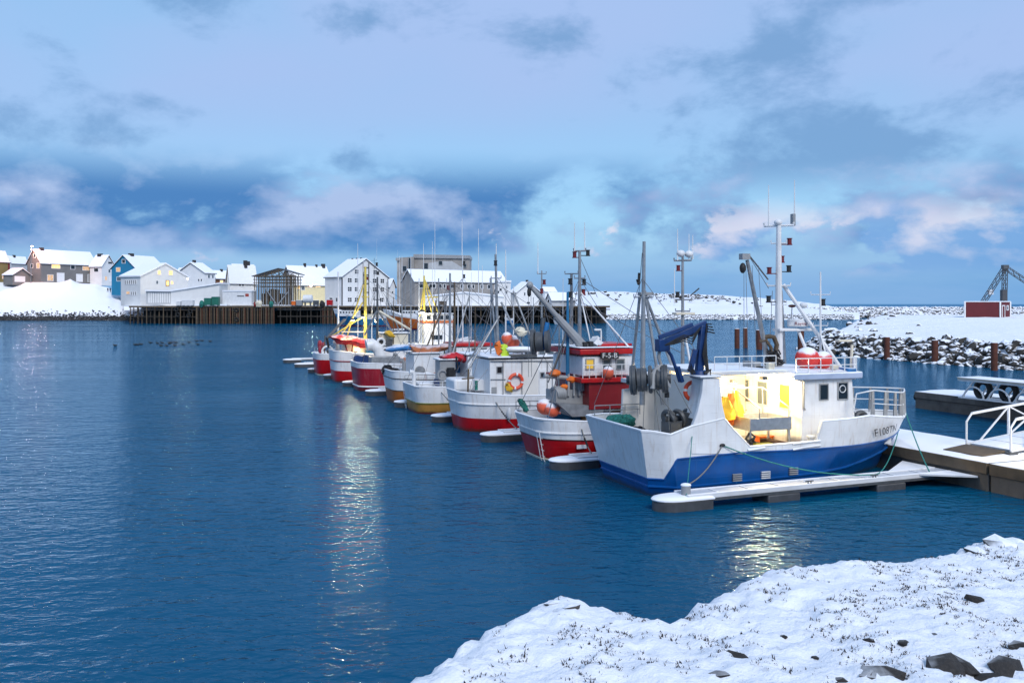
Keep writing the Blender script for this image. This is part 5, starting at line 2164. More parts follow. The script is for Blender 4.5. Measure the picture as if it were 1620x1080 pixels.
fr.path([(t1 - .1, -2.29, zt1), (t1 - .1, -2.29, zt1 + .35), (t1 - .3, -1.0, za), (t1 - .3, -1.0, zt1)], .025, 6)
fr.path([(t0 + .2, -1.0, za), (t1 - .3, -1.0, za)], .025, 6)
fr.build('table_frame', M_steel, TB)
MB().bounds(t0 + .05, t0 + .75, -2.6, -2.34, 1.0, 1.62).build('yellow_chute', paint('yellow_chute_paint', (.55, .42, .03), .45), R_, .02)
MB().bounds(t1 - .5, t1 - .08, -2.2, -1.1, 1.275, 1.55).build('fish_box', M_wood3, R_, .02)
# low rail in the opening, bollard
MB().path([A.P(1254, 702, -2.93), A.P(1298, 697, -2.93)], .04, 8).build('opening_rail', M_wsnow, R_)
MB().path([A.P(1183, 712, -2.93), A.P(1210, 708, -2.93)], .045, 8).build('opening_rail', M_wsnow, R_)
MB().path([A.P(1254, 711, -2.93), A.P(1298, 704, -2.93)], .035, 8).build('opening_rail', M_wsnow, R_)
c = A.P(1283, 695, -2.55)
m = MB().cyl((c.x, c.y, 1.38), (c.x, c.y, 1.38 + .36), .10, n=12)
m.cyl((c.x, c.y, 1.38 + .36), (c.x, c.y, 1.38 + .42), .15, n=12)
m.cyl((c.x, c.y, 1.37), (c.x, c.y, 1.40), .16, n=12)
m.build('bollard', M_white2, R_)
# oilskins hanging by the tower
for k, (px, pt_, pb_, w_, mat, nm) in enumerate(((1148, 628, 664, .30, M_yel, 'yellow_oilskin'), (1157, 622, 672, .26, M_ora, 'orange_oilskin'), (1164, 617, 662, .24, M_yel, 'yellow_oilskin'), (1171, 640, 676, .2, M_ora, 'orange_oilskin'))):
    yy = -1.5 + .28 * k
    a, b = A.P(px, pt_, yy), A.P(px, pb_, yy)
    m = MB()
    n = 12
    for i in range(9):
        t = i / 8
        c = a.lerp(b, t)
        ww = w_ * (.35 + .65 * min(1, t * 2.2)) * (1 - .15 * math.sin(t * 5))
        for j in range(n):
            q = 2 * math.pi * j / n
            f = 1 + .25 * math.sin(j * 2.6 + i * .3 + k)
            m.v.append((c.x + math.cos(q) * ww * f, c.y + math.sin(q) * .10 * f, c.z))
    for i in range(8):
        for j in range(n):
            m.f.append((i * n + j, i * n + (j + 1) % n, (i + 1) * n + (j + 1) % n, (i + 1) * n + j)); m.m.append(0)
    m.f += [tuple(range(n)), tuple(8 * n + j for j in range(n - 1, -1, -1))]; m.m += [0, 0]
    o = m.build(nm, mat, smooth=60)
    o.location, o.rotation_euler = A.o, (0, 0, A.a)
    tag(o, ['large yellow oilskin hanging beside the crane tower of the blue boat', 'orange oilskin between the two yellow ones on the blue boat',
            'slim yellow oilskin hanging nearest the shelter wall of the blue boat', 'short orange oilskin hanging low on the lit working deck'][k], 'oilskin', 'oilskins on the working deck')
MB().path([A.P(1134, 612, -1.9), A.P(1176, 610, -1.0)], .03, 6).build('coat_rail', M_steel, R_)
# orange life ring with line under the crane
A.life_ring(1096, 618, -1.95, .30, .075)
# net hauler on the after deck
nh = MB()
c = A.P(1085, 668, -2.0)
for dx in (-.55, -.15, .25):
    nh.torus(c + Vector((dx, .2, .12)), .27, .09, (1, .2, .3), 16, 7)
nh.cyl(c + Vector((-.75, .2, .12)), c + Vector((.55, .35, .12)), .11, n=10)
nh.box(c + Vector((.1, -.15, .1)), (.22, .5, .5), .4)
nh.box(c + Vector((-.5, .1, -.25)), (.5, .5, .6), .2)
nh.build('net_hauler', M_dgrey, R_)
MB().bounds(A.P(1048, 0, -1.2).x, A.P(1090, 0, -1.2).x, -1.3, .2, 1.33, 1.86).build('after_box', M_shelter, R_, .03)
# knuckle-boom crane
cr = MB()
yc = -2.35
cb_, ct = A.P(1106, 597, yc), A.P(1113, 515, yc)
cr.cyl(cb_, cb_ + Vector((0, 0, .25)), .32, .26, 14)
cr.bar(cb_ + Vector((0, 0, .2)), ct, .22, .26, up=Vector((1, 0, 0)))
cr.bar(cb_ + Vector((-.32, .05, .2)), ct.lerp(cb_, .45) + Vector((-.25, 0, 0)), .17, .17)
CR = cr.build('crane', M_crane, R_, .02)
b1 = MB()
tip = A.P(1044, 545, yc + .3)
knk = ct + Vector((0, 0, .05))
b1.bar(knk + Vector((.12, 0, .02)), tip + Vector((.25, 0, .10)), .20, .24)
b1.bar(knk.lerp(tip, .25) + Vector((0, 0, .16)), tip + Vector((-.05, 0, .24)), .14, .15)
b1.bar(knk.lerp(tip, .1) + Vector((0, .12, -.2)), knk.lerp(tip, .72) + Vector((0, .12, -.16)), .11, .11)
b1.box(tip + Vector((.1, 0, -.02)), (.42, .34, .42), 0)
b1.build('main_boom', M_crane, CR, .02)
b2 = MB()
b2.path([tip + Vector((.2, 0, -.1)), A.P(1062, 562, yc + .3), A.P(1070, 585, yc + .3), A.P(1075, 603, yc + .3)], .06, 8)
b2.bar(A.P(1071, 580, yc + .3), A.P(1078, 604, yc + .3), .22, .12)
b2.build('fly_jib', M_crane, CR)
hs = MB()
for k in range(4):
    d = Vector((.02 * k, -.2 - .03 * k, 0))
    hs.path([knk + d + Vector((.2, 0, -.1 * k)), A.P(1118, 512 + k * 4, yc - .1), A.P(1117, 530, yc - .2), A.P(1112 + k * 2, 560, yc - .2), A.P(1118 + k, 588, yc - .25), A.P(1112, 596, yc - .2)], .024, 6)
    hs.path([A.P(1108, 518, yc - .2), A.P(1095, 532 + 4 * k, yc - .2), A.P(1082, 530 + 3 * k, yc - .2), A.P(1066, 538 + 2 * k, yc - .2), A.P(1052, 546, yc - .2)], .022, 6)
    hs.path([A.P(1100, 590, yc - .2), A.P(1093 - k * 2, 575 + k * 3, yc - .25), A.P(1096, 592, yc - .2)], .022, 6)
hs.path([A.P(1114, 590, yc - .3), A.P(1124, 585, yc - .3), A.P(1124, 598, yc - .3), A.P(1112, 600, yc - .3)], .05, 7)
hs.build('hydraulic_hose', M_black, CR)
# net power block hanging from the jib
pb_ = MB()
cc = A.P(1026, 600, yc + .5)
ax_ = Vector((.86, -.5, .05)).normalized()
for dx, R0, th in ((-.52, .50, .10), (-.22, .40, .16), (.06, .46, .06), (.30, .36, .16), (.55, .48, .10)):
    q0 = cc + ax_ * dx
    pb_.path([q0 - ax_ * th, q0 - ax_ * th * .7, q0 + ax_ * th * .7, q0 + ax_ * th], R0, 22)
    pb_.torus(q0, R0 * .97, .045, ax_, 22, 6)
pb_.cyl(cc - ax_ * .75, cc + ax_ * .75, .16, n=14)
PB = pb_.build('net_power_block', M_dgrey, R_)
bk = MB()
bk.path([A.P(1047, 578, yc + .3), A.P(1040, 583, yc + .3), A.P(1033, 592, yc + .2), A.P(1032, 615, yc + .1)], .09, 8)
bk.path([A.P(1040, 583, yc + .3), A.P(1050, 596, yc), A.P(1058, 612, yc)], .085, 8)
bk.path([A.P(1044, 548, yc + .3), A.P(1042, 565, yc + .3), A.P(1046, 578, yc + .3)], .06, 8)
bk.build('block_bracket', M_grey, PB)
hk = MB()
for i, (px, dx) in enumerate(((1020, -3), (1035, 8), (1056, 3))):
    hk.path(sag_line(A.P(px, 615, yc + .4), A.P(px + dx, 688 - i * 4, yc + .2), .03), .014, 5)
hk.path(sag_line(A.P(1038, 618, yc + .4), A.P(1068, 655, -2.2), .05), .016, 5)
hk.path(sag_line(A.P(1066, 600, yc + .4), A.P(1100, 664, -2.4), .04), .014, 5)
hk.build('tackle_line', M_rope, PB)
m = MB().box(A.P(1055, 624, yc + .3), (.13, .1, .2))
m.build('tackle_block', M_black, PB)
# after mast with raked legs
am = A.mast(1016, 640, 382, 1.2, .11, M_steel, arms=[(470, 14, .03)], stays=[(1016, 440, 1105, 560, -1), (1016, 440, 940, 640, 2.6), (1016, 400, 1000, 600, 2.2)], name='after_mast', top=1019)
for a, b, y in (((1012, 470), (993, 655), 2.2), ((1020, 460), (1048, 640), 1.0), ((1022, 470), (1073, 605), 1.6)):
    A.pole('mast_leg', a, b, 1.5, y, .06, M_steel, parent=am)
A.box('deck_lamp', 1014, 1034, 462, 467, 1.2, 1.5, M_grey, parent=am)
MB().path([A.P(1011, 432, 1.5), A.P(1010, 450, 1.4), A.P(1008, 442, 1.4)], .05, 6).build('pulley', M_black, am)
# main mast, crossarm and derrick
ym = .3
mm = A.mast(1232, 592, 356, ym, .17, M_white2, arms=[(357, 19, .05), (452, 15, .035), (385, 10, .03), (482, 10, .02)], ants=[(1216, 357, 293), (1257, 350, 285)],
            lights=[(1249, 382), (1237, 410), (1217, 428), (1248, 425), (1216, 473)], name='main_mast', domes=[(1231, 352, .16)], stays=[(1216, 456, 1185, 405, 0), (1222, 460, 1216, 580, .3)])
A.box('antenna_box', 1255, 1259, 338, 357, ym - .1, ym + .1, M_grey, parent=mm)
A.pole('derrick', (1217, 580), (1182, 412), ym, -.2, .10, M_steel, .07, mm)
MB().box(A.P(1178, 406, -.2), (.34, .25, .22)).build('derrick_head', M_grey, mm)
MB().sphere(A.P(1175, 424, -.2), (.12, .12, .2), 10, 8).build('derrick_block', M_black, mm)
for px, dx in ((1177, 0), (1180, 4), (1190, 8), (1200, 10)):
    MB().cyl(A.P(px, 420, -.2), A.P(px + dx, 590, -.4), .010, n=5).build('derrick_wire', M_wire, mm)
MB().cyl(A.P(1186, 405, -.2), A.P(1215, 442, ym), .03, n=6).build('topping_lift', M_wire, mm)
A.pole('mast_strut', (1239, 450), (1330, 582), ym, -.8, .075, M_white2, parent=mm)
A.pole('mast_strut', (1236, 460), (1243, 590), ym, 1.5, .05, M_steel, parent=mm)
A.pole('roof_strut', (1262, 520), (1286, 580), ym, -.6, .06, M_white2, parent=mm)
# radar platform
A.box('radar_platform', 1234, 1290, 519, 524, ym - .25, ym + .25, M_white2, parent=mm)
rd = A.P(1262, 511, ym)
m = MB()
m.path([rd + Vector((0, 0, -.14)), rd + Vector((0, 0, -.1)), rd + Vector((0, 0, .08)), rd + Vector((0, 0, .16))], .40, 20)
RDR = m.build('radar', M_white2, R_, .05)
tv, tf_ = text_mesh('Raymarine', .17)
MB().add([(rd.x + p.x * .95, rd.y - math.sqrt(max(.0, .162 - (p.x * .9) ** 2)) - .012, rd.z - .01 + p.y) for p in tv], tf_).build('lettering', M_dred, RDR)
MB().sphere(A.P(1271, 483, ym), (.16, .16, .12), 12, 8).build('gps_dome', M_white2, mm)
MB().sphere(A.P(1253, 484, ym), (.16, .14, .06), 12, 6).build('lamp_shade', M_rust, mm)
MB().cyl(A.P(1253, 486, ym), A.P(1252, 505, ym), .02, n=6).build('lamp_stem', M_steel, mm)
# fore mast
fm = A.mast(1298, 590, 430, -.6, .05, M_white2, arms=[(466, 12, .02), (515, 9, .02)], lights=[(1302, 478)], name='fore_mast')
A.pole('mast_leg', (1298, 528), (1313, 585), -.6, -1.2, .03, M_white2, parent=fm)
A.pole('searchlight_post', (1346, 590), (1348, 545), -1.9, -1.9, .05, M_cream)
A.box('searchlight', 1328, 1349, 537, 541, -1.95, -1.7, M_cream)
A.pole('exhaust_pipe', (1351, 600), (1351, 566), -2.0, -2.0, .06, M_white2)
# roof gear: buoys, railing, boxes, coiled hoses
for px, py, rr, lab in ((1277, 572, .42, 'larger red buoy with snow on top on the wheelhouse roof of the blue boat'), (1302, 577, .34, 'smaller red buoy with snow on the wheelhouse roof of the blue boat')):
    c = A.P(px, py, -1.3)
    m = MB().sphere((0, 0, rr), (rr * 1.2, rr, rr), 18, 12)
    m.cyl((rr * 1.1, 0, rr * .9), (rr * 1.5, 0, rr * .8), rr * .2, rr * .14, 8)
    o = m.build('red_buoy', M_rbuoy)
    o.location = A.world((c.x, c.y, zt + .30))
    o.rotation_euler = (0, 0, A.a + .4)
    tag(o, lab, 'buoy', 'buoys on the wheelhouse roof')
A.rail([Vector((x, -2.25, zt + .26)) for x in np.linspace(xw0 - .3, xw1, 6)], .52, .02, name='roof_railing')
A.rail([Vector((x, -1.75, zr0 + .16)) for x in np.linspace(x0 + .3, xw0 - .8, 6)], .5, .018, name='roof_railing')
hz = MB()
for k in range(9):
    a0 = A.P(1222 + rnd.uniform(-10, 10), 588, rnd.uniform(-.6, .2))
    a0.z = zr0 + .16
    pts = [a0 + Vector((.3 * math.sin(t * 2.2 + k), .25 * math.cos(t * 1.8 + k), .12 * t + .1 * math.sin(t * 3 + k))) for t in np.linspace(0, 5, 12)]
    hz.path(pts, .028, 6)
hz.build('hose_coils', M_net, R_)
m = MB().path([A.P(1205, 535, .2), A.P(1216, 532, .1), A.P(1224, 533, .1), A.P(1229, 545, .1), A.P(1226, 560, .1), A.P(1228, 585, .1)], .09, 8)
m.path([A.P(1202, 540, .2), A.P(1212, 538, .1), A.P(1220, 550, .1), A.P(1219, 585, .1)], .07, 8)
m.build('derrick_net_bundle', M_wood, R_)
A.box('vent_box', 1194, 1204, 572, 590, -.6, .2, M_grey)
A.box('cable_reel', 1206, 1216, 580, 590, -1.0, -.3, M_black)
A.box('liferaft_canister', 1160, 1178, 577, 588, .4, 1.2, M_white2, .08)
A.box('roof_floodlight', 1216, 1226, 574, 586, -1.6, -1.4, M_cream)
A.box('roof_floodlight', 1318, 1327, 576, 584, -2.1, -1.9, M_cream)
A.box('blue_tarp_bundle', 1342, 1356, 582, 592, -2.3, -1.6, M_btarp, .05)
# foredeck: windlass, nets, bow railing with plate stanchions
xf = xw1 + 1.0
zf = A.base(xf) - .95
MB().bounds(xw1 + .1, 11.2, -1.6, 1.6, zf, zf + .5).build('foredeck_hatch', M_wsnow, R_, .03)
wl = MB()
for y in (-.9, -.2, .5):
    wl.torus((xf, y - .4, zf + .95), .26, .10, (0, 1, 0), 18, 8)
wl.cyl((xf, -1.6, zf + .95), (xf, .5, zf + .95), .16, n=12)
wl.box((xf, -.7, zf + .65), (.5, 1.2, .5))
wl.build('windlass', M_dgrey, R_)
m = MB()
for k in range(6):
    m.sphere((xf + 1.2 + .25 * (k % 3), -1.0 + .3 * (k // 2), zf + .62), (.32, .3, .24), 12, 7, 0, .4)
m.build('teal_net', M_tnet, R_)
m = MB()
m.path([(10.4, -1.0, zf + .5), (10.4, -1.0, zf + 1.25), (10.4, 1.0, zf + 1.25), (10.4, 1.0, zf + .5)], .03, 6)
m.path([(9.6, -1.0, zf + .5), (9.6, -1.0, zf + 1.25), (10.4, -1.0, zf + 1.25)], .03, 6)
m.build('foredeck_frame', M_white2, R_)
rp = []
tb_ = [.72, .78, .84, .89, .93, .965, .99]
for t in tb_:
    rp.append(A.pt(t, A.sh[-1](t * AL), -1) + Vector((0, .06, 0)))
for t in tb_[::-1]:
    rp.append(A.pt(t, A.sh[1](t * AL), 1) + Vector((0, -.06, 0)))
m = MB()
H1 = Vector((0, 0, .95))
m.path([rp[0] + Vector((-.9, 0, .1))] + [rp[0] + Vector((-.75, 0, .85))] + [p_ + H1 for p_ in rp], .028, 6)
m.path([p_ + H1 * .5 for p_ in rp], .02, 6)
m.build('bow_railing', M_white2, R_)
for p_ in rp:
    MB().prism([p_ + Vector((-.09, 0, -.05)), p_ + Vector((.09, 0, -.05)), p_ + Vector((.045, 0, .93)), p_ + Vector((-.045, 0, .93))], (0, .05, 0)).build('stanchion', M_steel, R_)
# registration on the bow, wrapped on the plating
tv, tf_ = text_mesh('F108TN', .56)
vs_ = []
xc_, zc_ = A.P(1397, 676, -2.0).x, 0
for p_ in tv:
    z = 1.78 + p_.y * .80 + (p_.x * .03)
    # arc length along the flaring bow, kept upright
    x = xc_ - .14 + p_.x * .92 - .72 * (z - 1.78)
    # find the plating at this length and height
    t = x / AL
    for _ in range(12):
        q = A.pt(t, z, -1)
        t += (x - q.x) / AL
    q = A.pt(t, z, -1)
    vs_.append(q + Vector((.004, -.02, 0)))
MB().add(vs_, tf_).build('registration_lettering', M_letter, A.hull_o)
# louvres low in the blue side
for px, py, mt in ((1166, 755, M_grey), (1211, 751, M_white2), (1255, 745, M_grey)):
    c = A.P(px, py, -2.88)
    m = MB()
    for i in range(4):
        m.box(c + Vector((0, -.01, -.10 + i * .07)), (.36, .06, .035), 0)
    m.build('louvre', mt, A.hull_o)
# stern ladder, side eyes
m = MB()
a, b = A.P(1030, 758, -1.5), A.P(1044, 762, -1.5)
for y in (-1.75, -1.35):
    m.cyl((.72, y, .95), (.98, y, -.3), .018, n=6)
for i in range(5):
    m.cyl((.75 + .05 * i, -1.75, .8 - .22 * i), (.75 + .05 * i, -1.35, .8 - .22 * i), .015, n=6)
m.build('stern_ladder', M_steel, A.hull_o)
fair = A.P(1143, 704, -2.96)
MB().sphere(fair, (.11, .05, .06), 10, 6).build('fairlead', M_black, A.hull_o)
for px, py in ((1029, 712), (1042, 710)):
    MB().sphere(A.P(px, py, -2.5), (.05, .05, .05), 8, 6).build('stern_eye', M_black, A.hull_o)
# working lights
A.flood(1208, 598, -1.75, 520, (1.0, .78, .42), size=.2)
A.flood(1160, 603, -.3, 150, (1.0, .72, .34), size=.18)
A.flood(1066, 606, 1.2, 110, (1.0, .74, .42), size=.18)

# gear on the lit working deck
gm = MB()
for px in (1184, 1199, 1226, 1240):
    gm.cyl(A.P(px, 604, 1.28), A.P(px, 678, 1.28), .025, n=6)
gm.cyl(A.P(1180, 606, 1.28), A.P(1252, 606, 1.28), .03, n=6)
gm.cyl(A.P(1180, 648, 1.28), A.P(1252, 648, 1.28), .02, n=6)
gm.build('wall_pipe', M_steel, R_)
A.box('switch_box', 1206, 1214, 626, 638, 1.2, 1.33, M_grey)
A.box('wall_door', 1216, 1236, 618, 676, 1.26, 1.34, M_cream)
hm = MB()
for k in range(5):
    hm.torus(A.P(1142, 640, -.9) + Vector((0, .02 * k, 0)), .20 + .02 * k, .025, (0, 1, .1), 18, 6)
hm.build('hanging_hose', M_black, R_)
for k, (x_, y_, mt) in enumerate(((x0 + .7, .6, M_teal), (x0 + .75, .0, M_grey), (t1 + .25, -.3, M_ora))):
    bm_ = MB()
    for q in range(3 if k < 2 else 1):
        z_ = 1.28 + q * .26
        bm_.bounds(x_ - .28, x_ + .28, y_ - .2, y_ + .2, z_, z_ + .2)
        bm_.bounds(x_ - .31, x_ + .31, y_ - .23, y_ + .23, z_ + .2, z_ + .24)
    bm_.build('fish_crate_rack', mt, R_, .01)
hm = MB()
hm.path([A.P(1188, 706, -2.4), A.P(1194, 690, -2.3), A.P(1186, 684, -2.2), A.P(1180, 694, -2.3), A.P(1188, 702, -2.4)], .05, 7)
hm.path([A.P(1182, 700, -2.5), A.P(1190, 694, -2.4), A.P(1196, 702, -2.4)], .04, 7)
hm.build('deck_hose', M_black, R_)
nm = MB()
for k in range(7):
    nm.sphere((x0 - .9 - .16 * k + rnd.uniform(-.1, .1), rnd.uniform(-.9, 1.1), 1.5 + rnd.uniform(-.05, .2)), (.36, .34, .28), 12, 8, 0, .4)
nm.build('after_net_pile', M_net, R_)
nm = MB()
for k in range(4):
    nm.sphere(A.P(972 + 7 * k, 660, 1.3) + Vector((0, 0, -.15)), (.3, .3, .26), 12, 8, 0, .4)
nm.build('teal_net_pile', M_tnet, R_)
A.rail([Vector((x, 1.75, 2.25)) for x in np.linspace(.3, 2.2, 4)], .4, .02, M_steel, name='stern_rail')

# ropes of the front boat
W_ = A.world
rope('mooring_line', 'line from the blue boat side down to the bollard of the nearest finger pier', sag_line(W_(fair), pier(1.12, .4, .70), .25), .022, M_rope)
rope('mooring_line', 'long teal line from the blue boat side to the middle of the nearest pier', sag_line(W_(fair), pier(8.6, .05, .58), .3), .02, M_trope)
rope('mooring_line', 'teal bow line of the blue boat drooping back to the finger pier', sag_line(W_(A.pt(.985, 1.5, -1)), pier(8.6, .05, .58), .45), .02, M_trope)
rope('mooring_line', 'bow line of the blue boat crossing the snowy pontoon corner', sag_line(W_(A.pt(.995, 2.2, -1)), pier(11.2, .1, .5), .12), .022, M_trope)
rope('mooring_line', 'thin stern line hanging from the blue boat rail to the pier nose', sag_line(W_(A.P(1095, 690, -2.95)), pier(1.0, .1, .42), .03), .014, M_trope)

# ================================================================== second boat: white over red, grey crane, red deckhouse
def stern_gear(b, x, y, z, s=1.0, mat=None):
    m = MB()
    for k in range(3):
        m.torus((x + .3 * k * s, y, z + .35 * s), .25 * s, .09 * s, (1, .3, .1), 14, 7)
    m.cyl((x - .2 * s, y - .1, z + .35 * s), (x + .9 * s, y + .15, z + .35 * s), .1 * s, n=8)
    m.box((x + .3 * s, y, z + .1 * s), (.6 * s, .4 * s, .35 * s))
    m.build('net_hauler', mat or M_dgrey, b.root)


def deckhouse(b, name, px0, px1, pt, pb, y0, y1, mat, roofmat, slope=0.0, parent=None, over=.12, rt=.10):
    o = b.box(name, px0, px1, pt, pb, y0, y1, mat, .03, parent)
    a, c = b.P(px0, pt, y0), b.P(px1, pt, y0)
    r_ = MB().bounds(a.x - over, c.x + over, y0 - over, y1 + over, a.z + .003, a.z + rt).build(name.split('_')[0] + '_roof', roofmat, o, .03)
    return o


B = Boat('fishing_boat', 'white and red boat with grey crane, pink buoys and red deckhouse, second from camera', .2, 11.2, 20)
B.hull(11.8, 4.5, [(0, 1.76), (3, 1.62), (6, 1.6), (9, 1.9), (11.8, 2.6)], [(.06, M_cream), (lambda x: interp(x, [(0, .95), (6, .80), (11.8, 1.3)]), M_red), (lambda x: interp(x, [(0, 1.22), (6, 1.12), (11.8, 1.8)]), M_white), (None, M_white)],
       tw=.50, ta=.16, elliptic=True, rake_s=.45, rake_b=1.4, deck=.75, rub=[(lambda x: interp(x, [(0, .95), (6, .80), (11.8, 1.3)]), M_black, .02), (lambda x: interp(x, [(0, 1.22), (6, 1.12), (11.8, 1.8)]), M_white, .045), (.07, M_cream, .03)])
rd_ = B.box('red_deckhouse', 932, 1010, 600, 648, -1.75, 1.9, M_dred)
B.box('deckhouse_band', 920, 1008, 596, 606, -1.9, 2.0, M_red)
wh2 = B.box('wheelhouse', 922, 1001, 562, 595.5, -1.55, 1.7, M_white, .05)
B.box('roof_band', 918, 1004, 551, 561.7, -1.7, 1.85, M_red, .04)
B.box('roof_snow', 918, 1003, 548, 550.9, -1.68, 1.8, M_snowp, .04)
B.box('roof_locker', 946, 1000, 543, 547.8, -1.2, .9, M_red)
for px, pane in ((933, M_yglass), (960, M_glass2), (981, M_glass2)):
    B.win(px, 576, 11, 14, -1.55, M_grey, pane, wh2, .05)
sg = B.box('name_board', 951, 979, 557, 568, -1.79, -1.71, M_letter, .0)
tv, tf_ = text_mesh('F-5-B', .42)
c = B.P(965, 562.5, -1.80)
MB().add([(c.x + p_.x * .78, -1.797, c.z + p_.y * .7) for p_ in tv], tf_).build('lettering', M_wletter, sg)
zz = B.P(950, 598, -1.85).z
B.rail([Vector((x, -1.85, zz)) for x in np.linspace(B.P(922, 0, -1.85).x, B.P(1004, 0, -1.85).x, 9)], .55, .018)
o = B.buoy(962, 589, -1.9, .24)
cr = MB().cyl(B.P(924, 640, -.9), B.P(924, 552, -.9), .26, .23, 12)
cr.box(B.P(925, 552, -.9), (.5, .5, .45))
CRB = cr.build('crane', M_grey, B.root, .02)
m = MB().cyl(B.P(926, 552, -.9), B.P(880, 500, -.9), .24, .16, 10)
m.cyl(B.P(884, 504, -.9), B.P(838, 451, -.9), .12, .09, 10)
m.sphere(B.P(838, 451, -.9), .16, 8, 6)
m.build('boom', M_grey, CRB)
MB().cyl(B.P(918, 600, -.95), B.P(916, 560, -.95), .09, n=8).build('lift_ram', M_black, CRB)
for px, dx in ((836, 0), (840, 1)):
    MB().cyl(B.P(px, 455, -.9), B.P(px + dx, 596, -.9), .010, n=5).build('hoist_wire', M_wire, CRB)
MB().sphere(B.P(837, 462, -.9), (.09, .09, .2), 8, 6).build('hook_block', M_black, CRB)
pbk = MB()
c = B.P(858, 540, -.4)
ax_ = Vector((.86, -.5, .05)).normalized()
for dx, R0, th in ((-.38, .55, .08), (-.1, .42, .16), (.22, .5, .08)):
    pbk.path([c + ax_ * (dx - th), c + ax_ * (dx + th)], R0, 20)
pbk.path([c + Vector((0, 0, .3)), c + Vector((.05, 0, 1.0))], .12, 8)
pbk.build('net_power_block', M_dgrey, B.root)
MB().path([B.P(866, 510, -.6), B.P(862, 530, -.6), B.P(863, 552, -.6)], .10, 8).build('blue_sling', M_btarp, B.root)
m = MB()
c = B.P(898, 628, -.7)
m.box(c, (1.6, .9, .7), .1)
m.box(c + Vector((.55, -.2, .55)), (.5, .7, .5), .2)
for k in range(4):
    m.cyl(c + Vector((-.2 + .25 * k, -.55, .1)), c + Vector((-.1 + .25 * k, -.35, 1.0)), .05, n=6)
    m.torus(c + Vector((-.7 + .1 * k, -.3, .2)), .25, .08, (1, .3, .2), 12, 6)
m.path([c + Vector((-1.2, -.3, .95)), c + Vector((.9, -.3, .75))], .09, 8)
m.build('net_hauler', M_grey, B.root)
m = MB()
c = B.P(912, 643, -1.2)
m.prism([c + Vector(q) for q in ((-1.1, -.5, .25), (1.1, -.5, .0), (.9, -.5, -.35), (-.4, -.5, -.35))], (0, 1.1, 0))
m.build('hauler_tray', M_steel, B.root)
for px, py, rr in ((878, 590, .16), (904, 600, .14), (893, 612, .12)):
    MB().sphere(B.P(px, py, -1.1), (rr * 1.6, rr, rr), 10, 7, 0, .3).build('orange_cloth', M_ora, B.root)
dr = MB()
c = B.P(960, 655, -1.0)
dr.torus(c, .92, .07, (0, 1, 0), 30, 8)
dr.torus(c + Vector((0, 1.5, 0)), .92, .07, (0, 1, 0), 30, 8)
for k in range(10):
    a = k * math.pi / 5
    dr.cyl(c, c + Vector((.9 * math.cos(a), 0, .9 * math.sin(a))), .03, n=6)
DRM = dr.build('net_drum', M_alu, B.root)
MB().cyl(c + Vector((0, .1, 0)), c + Vector((0, 1.45, 0)), .74, n=28).build('wound_net', paint('wound_brown_net', (.42, .24, .12), .9, var=.4, scale=14, bump=.6), DRM)
for k, (px, py, rr) in enumerate(((862, 643, .34), (874, 648, .30))):
    c = B.P(px, py, -.6 - .5 * k)
    o = MB().sphere((0, 0, 0), (rr, rr, rr * 1.05), 16, 12).cyl((0, 0, rr), (0, 0, rr * 1.3), rr * .2, n=8).build('pink_buoy', M_pbuoy)
    o.location = B.world(c)
    o.rotation_euler = (.4, 1.9, 0)
    tag(o, ('pinkish snow-dusted buoy, the left one at the rail of the second boat', 'orange buoy with snow on top, the right one at the rail of the second boat')[k], 'buoy', 'buoys at the rail of the second boat')
m1 = B.mast(917, 640, 396, .2, .11, M_steel, arms=[(397, 9, .04), (440, 8, .03)], ants=[(909, 397, 352), (925, 397, 352)], lights=[(930, 400), (909, 403), (924, 446), (923, 462)],
            stays=[(917, 460, 1000, 556, -1), (917, 460, 948, 556, -1), (919, 410, 945, 470, .5)])
B.pole('strut', (918, 462), (996, 550), .2, -1.4, .035, M_white2)
B.pole('strut', (918, 465), (936, 550), .2, -.8, .03, M_white2)
m2 = B.mast(904, 640, 432, .9, .11, M_steel, arms=[(433, 10, .03)], lights=[(902, 445), (902, 466)])
B.mast(898, 620, 462, -.6, .09, M_teal)
B.pole('lamp_post', (951, 560), (951, 523), -1, -1, .035, M_white2)
B.box('lamp_arm', 941, 952, 520, 523, -1.05, -.95, M_white2)
B.tarp('folded_tent', [(938, 540, 548), (943, 532, 548), (947, 535, 548)], -1.0, M_white2, 3, .6)
for px, py in ((927, 546), (936, 545)):
    B.box('roof_box', px - 3, px + 3, py - 5, py + 3, -1.3, -.9, M_black)
B.pole('boat_hook', (893, 535), (867, 605), -1.4, -1.6, .03, M_dgrey)
m = MB()
for y in (-1.35, -1.0):
    m.path([(.35, y, 1.25), (.15, y, 1.2), (.35, y, .1), (.5, y, -.2)], .018, 6)
for i in range(4):
    m.cyl((.28 + .04 * i, -1.35, .95 - .25 * i), (.28 + .04 * i, -1.0, .95 - .25 * i), .014, n=5)
m.build('stern_ladder', M_white2, B.hull_o)
B.tarp('teal_net', [(823, 630, 634), (827, 634, 644), (832, 644, 652)], 1.2, M_tnet, 2, .35)
B.box('stern_louvre', 913, 928, 703, 710, -2.16, -2.10, M_white2, 0)

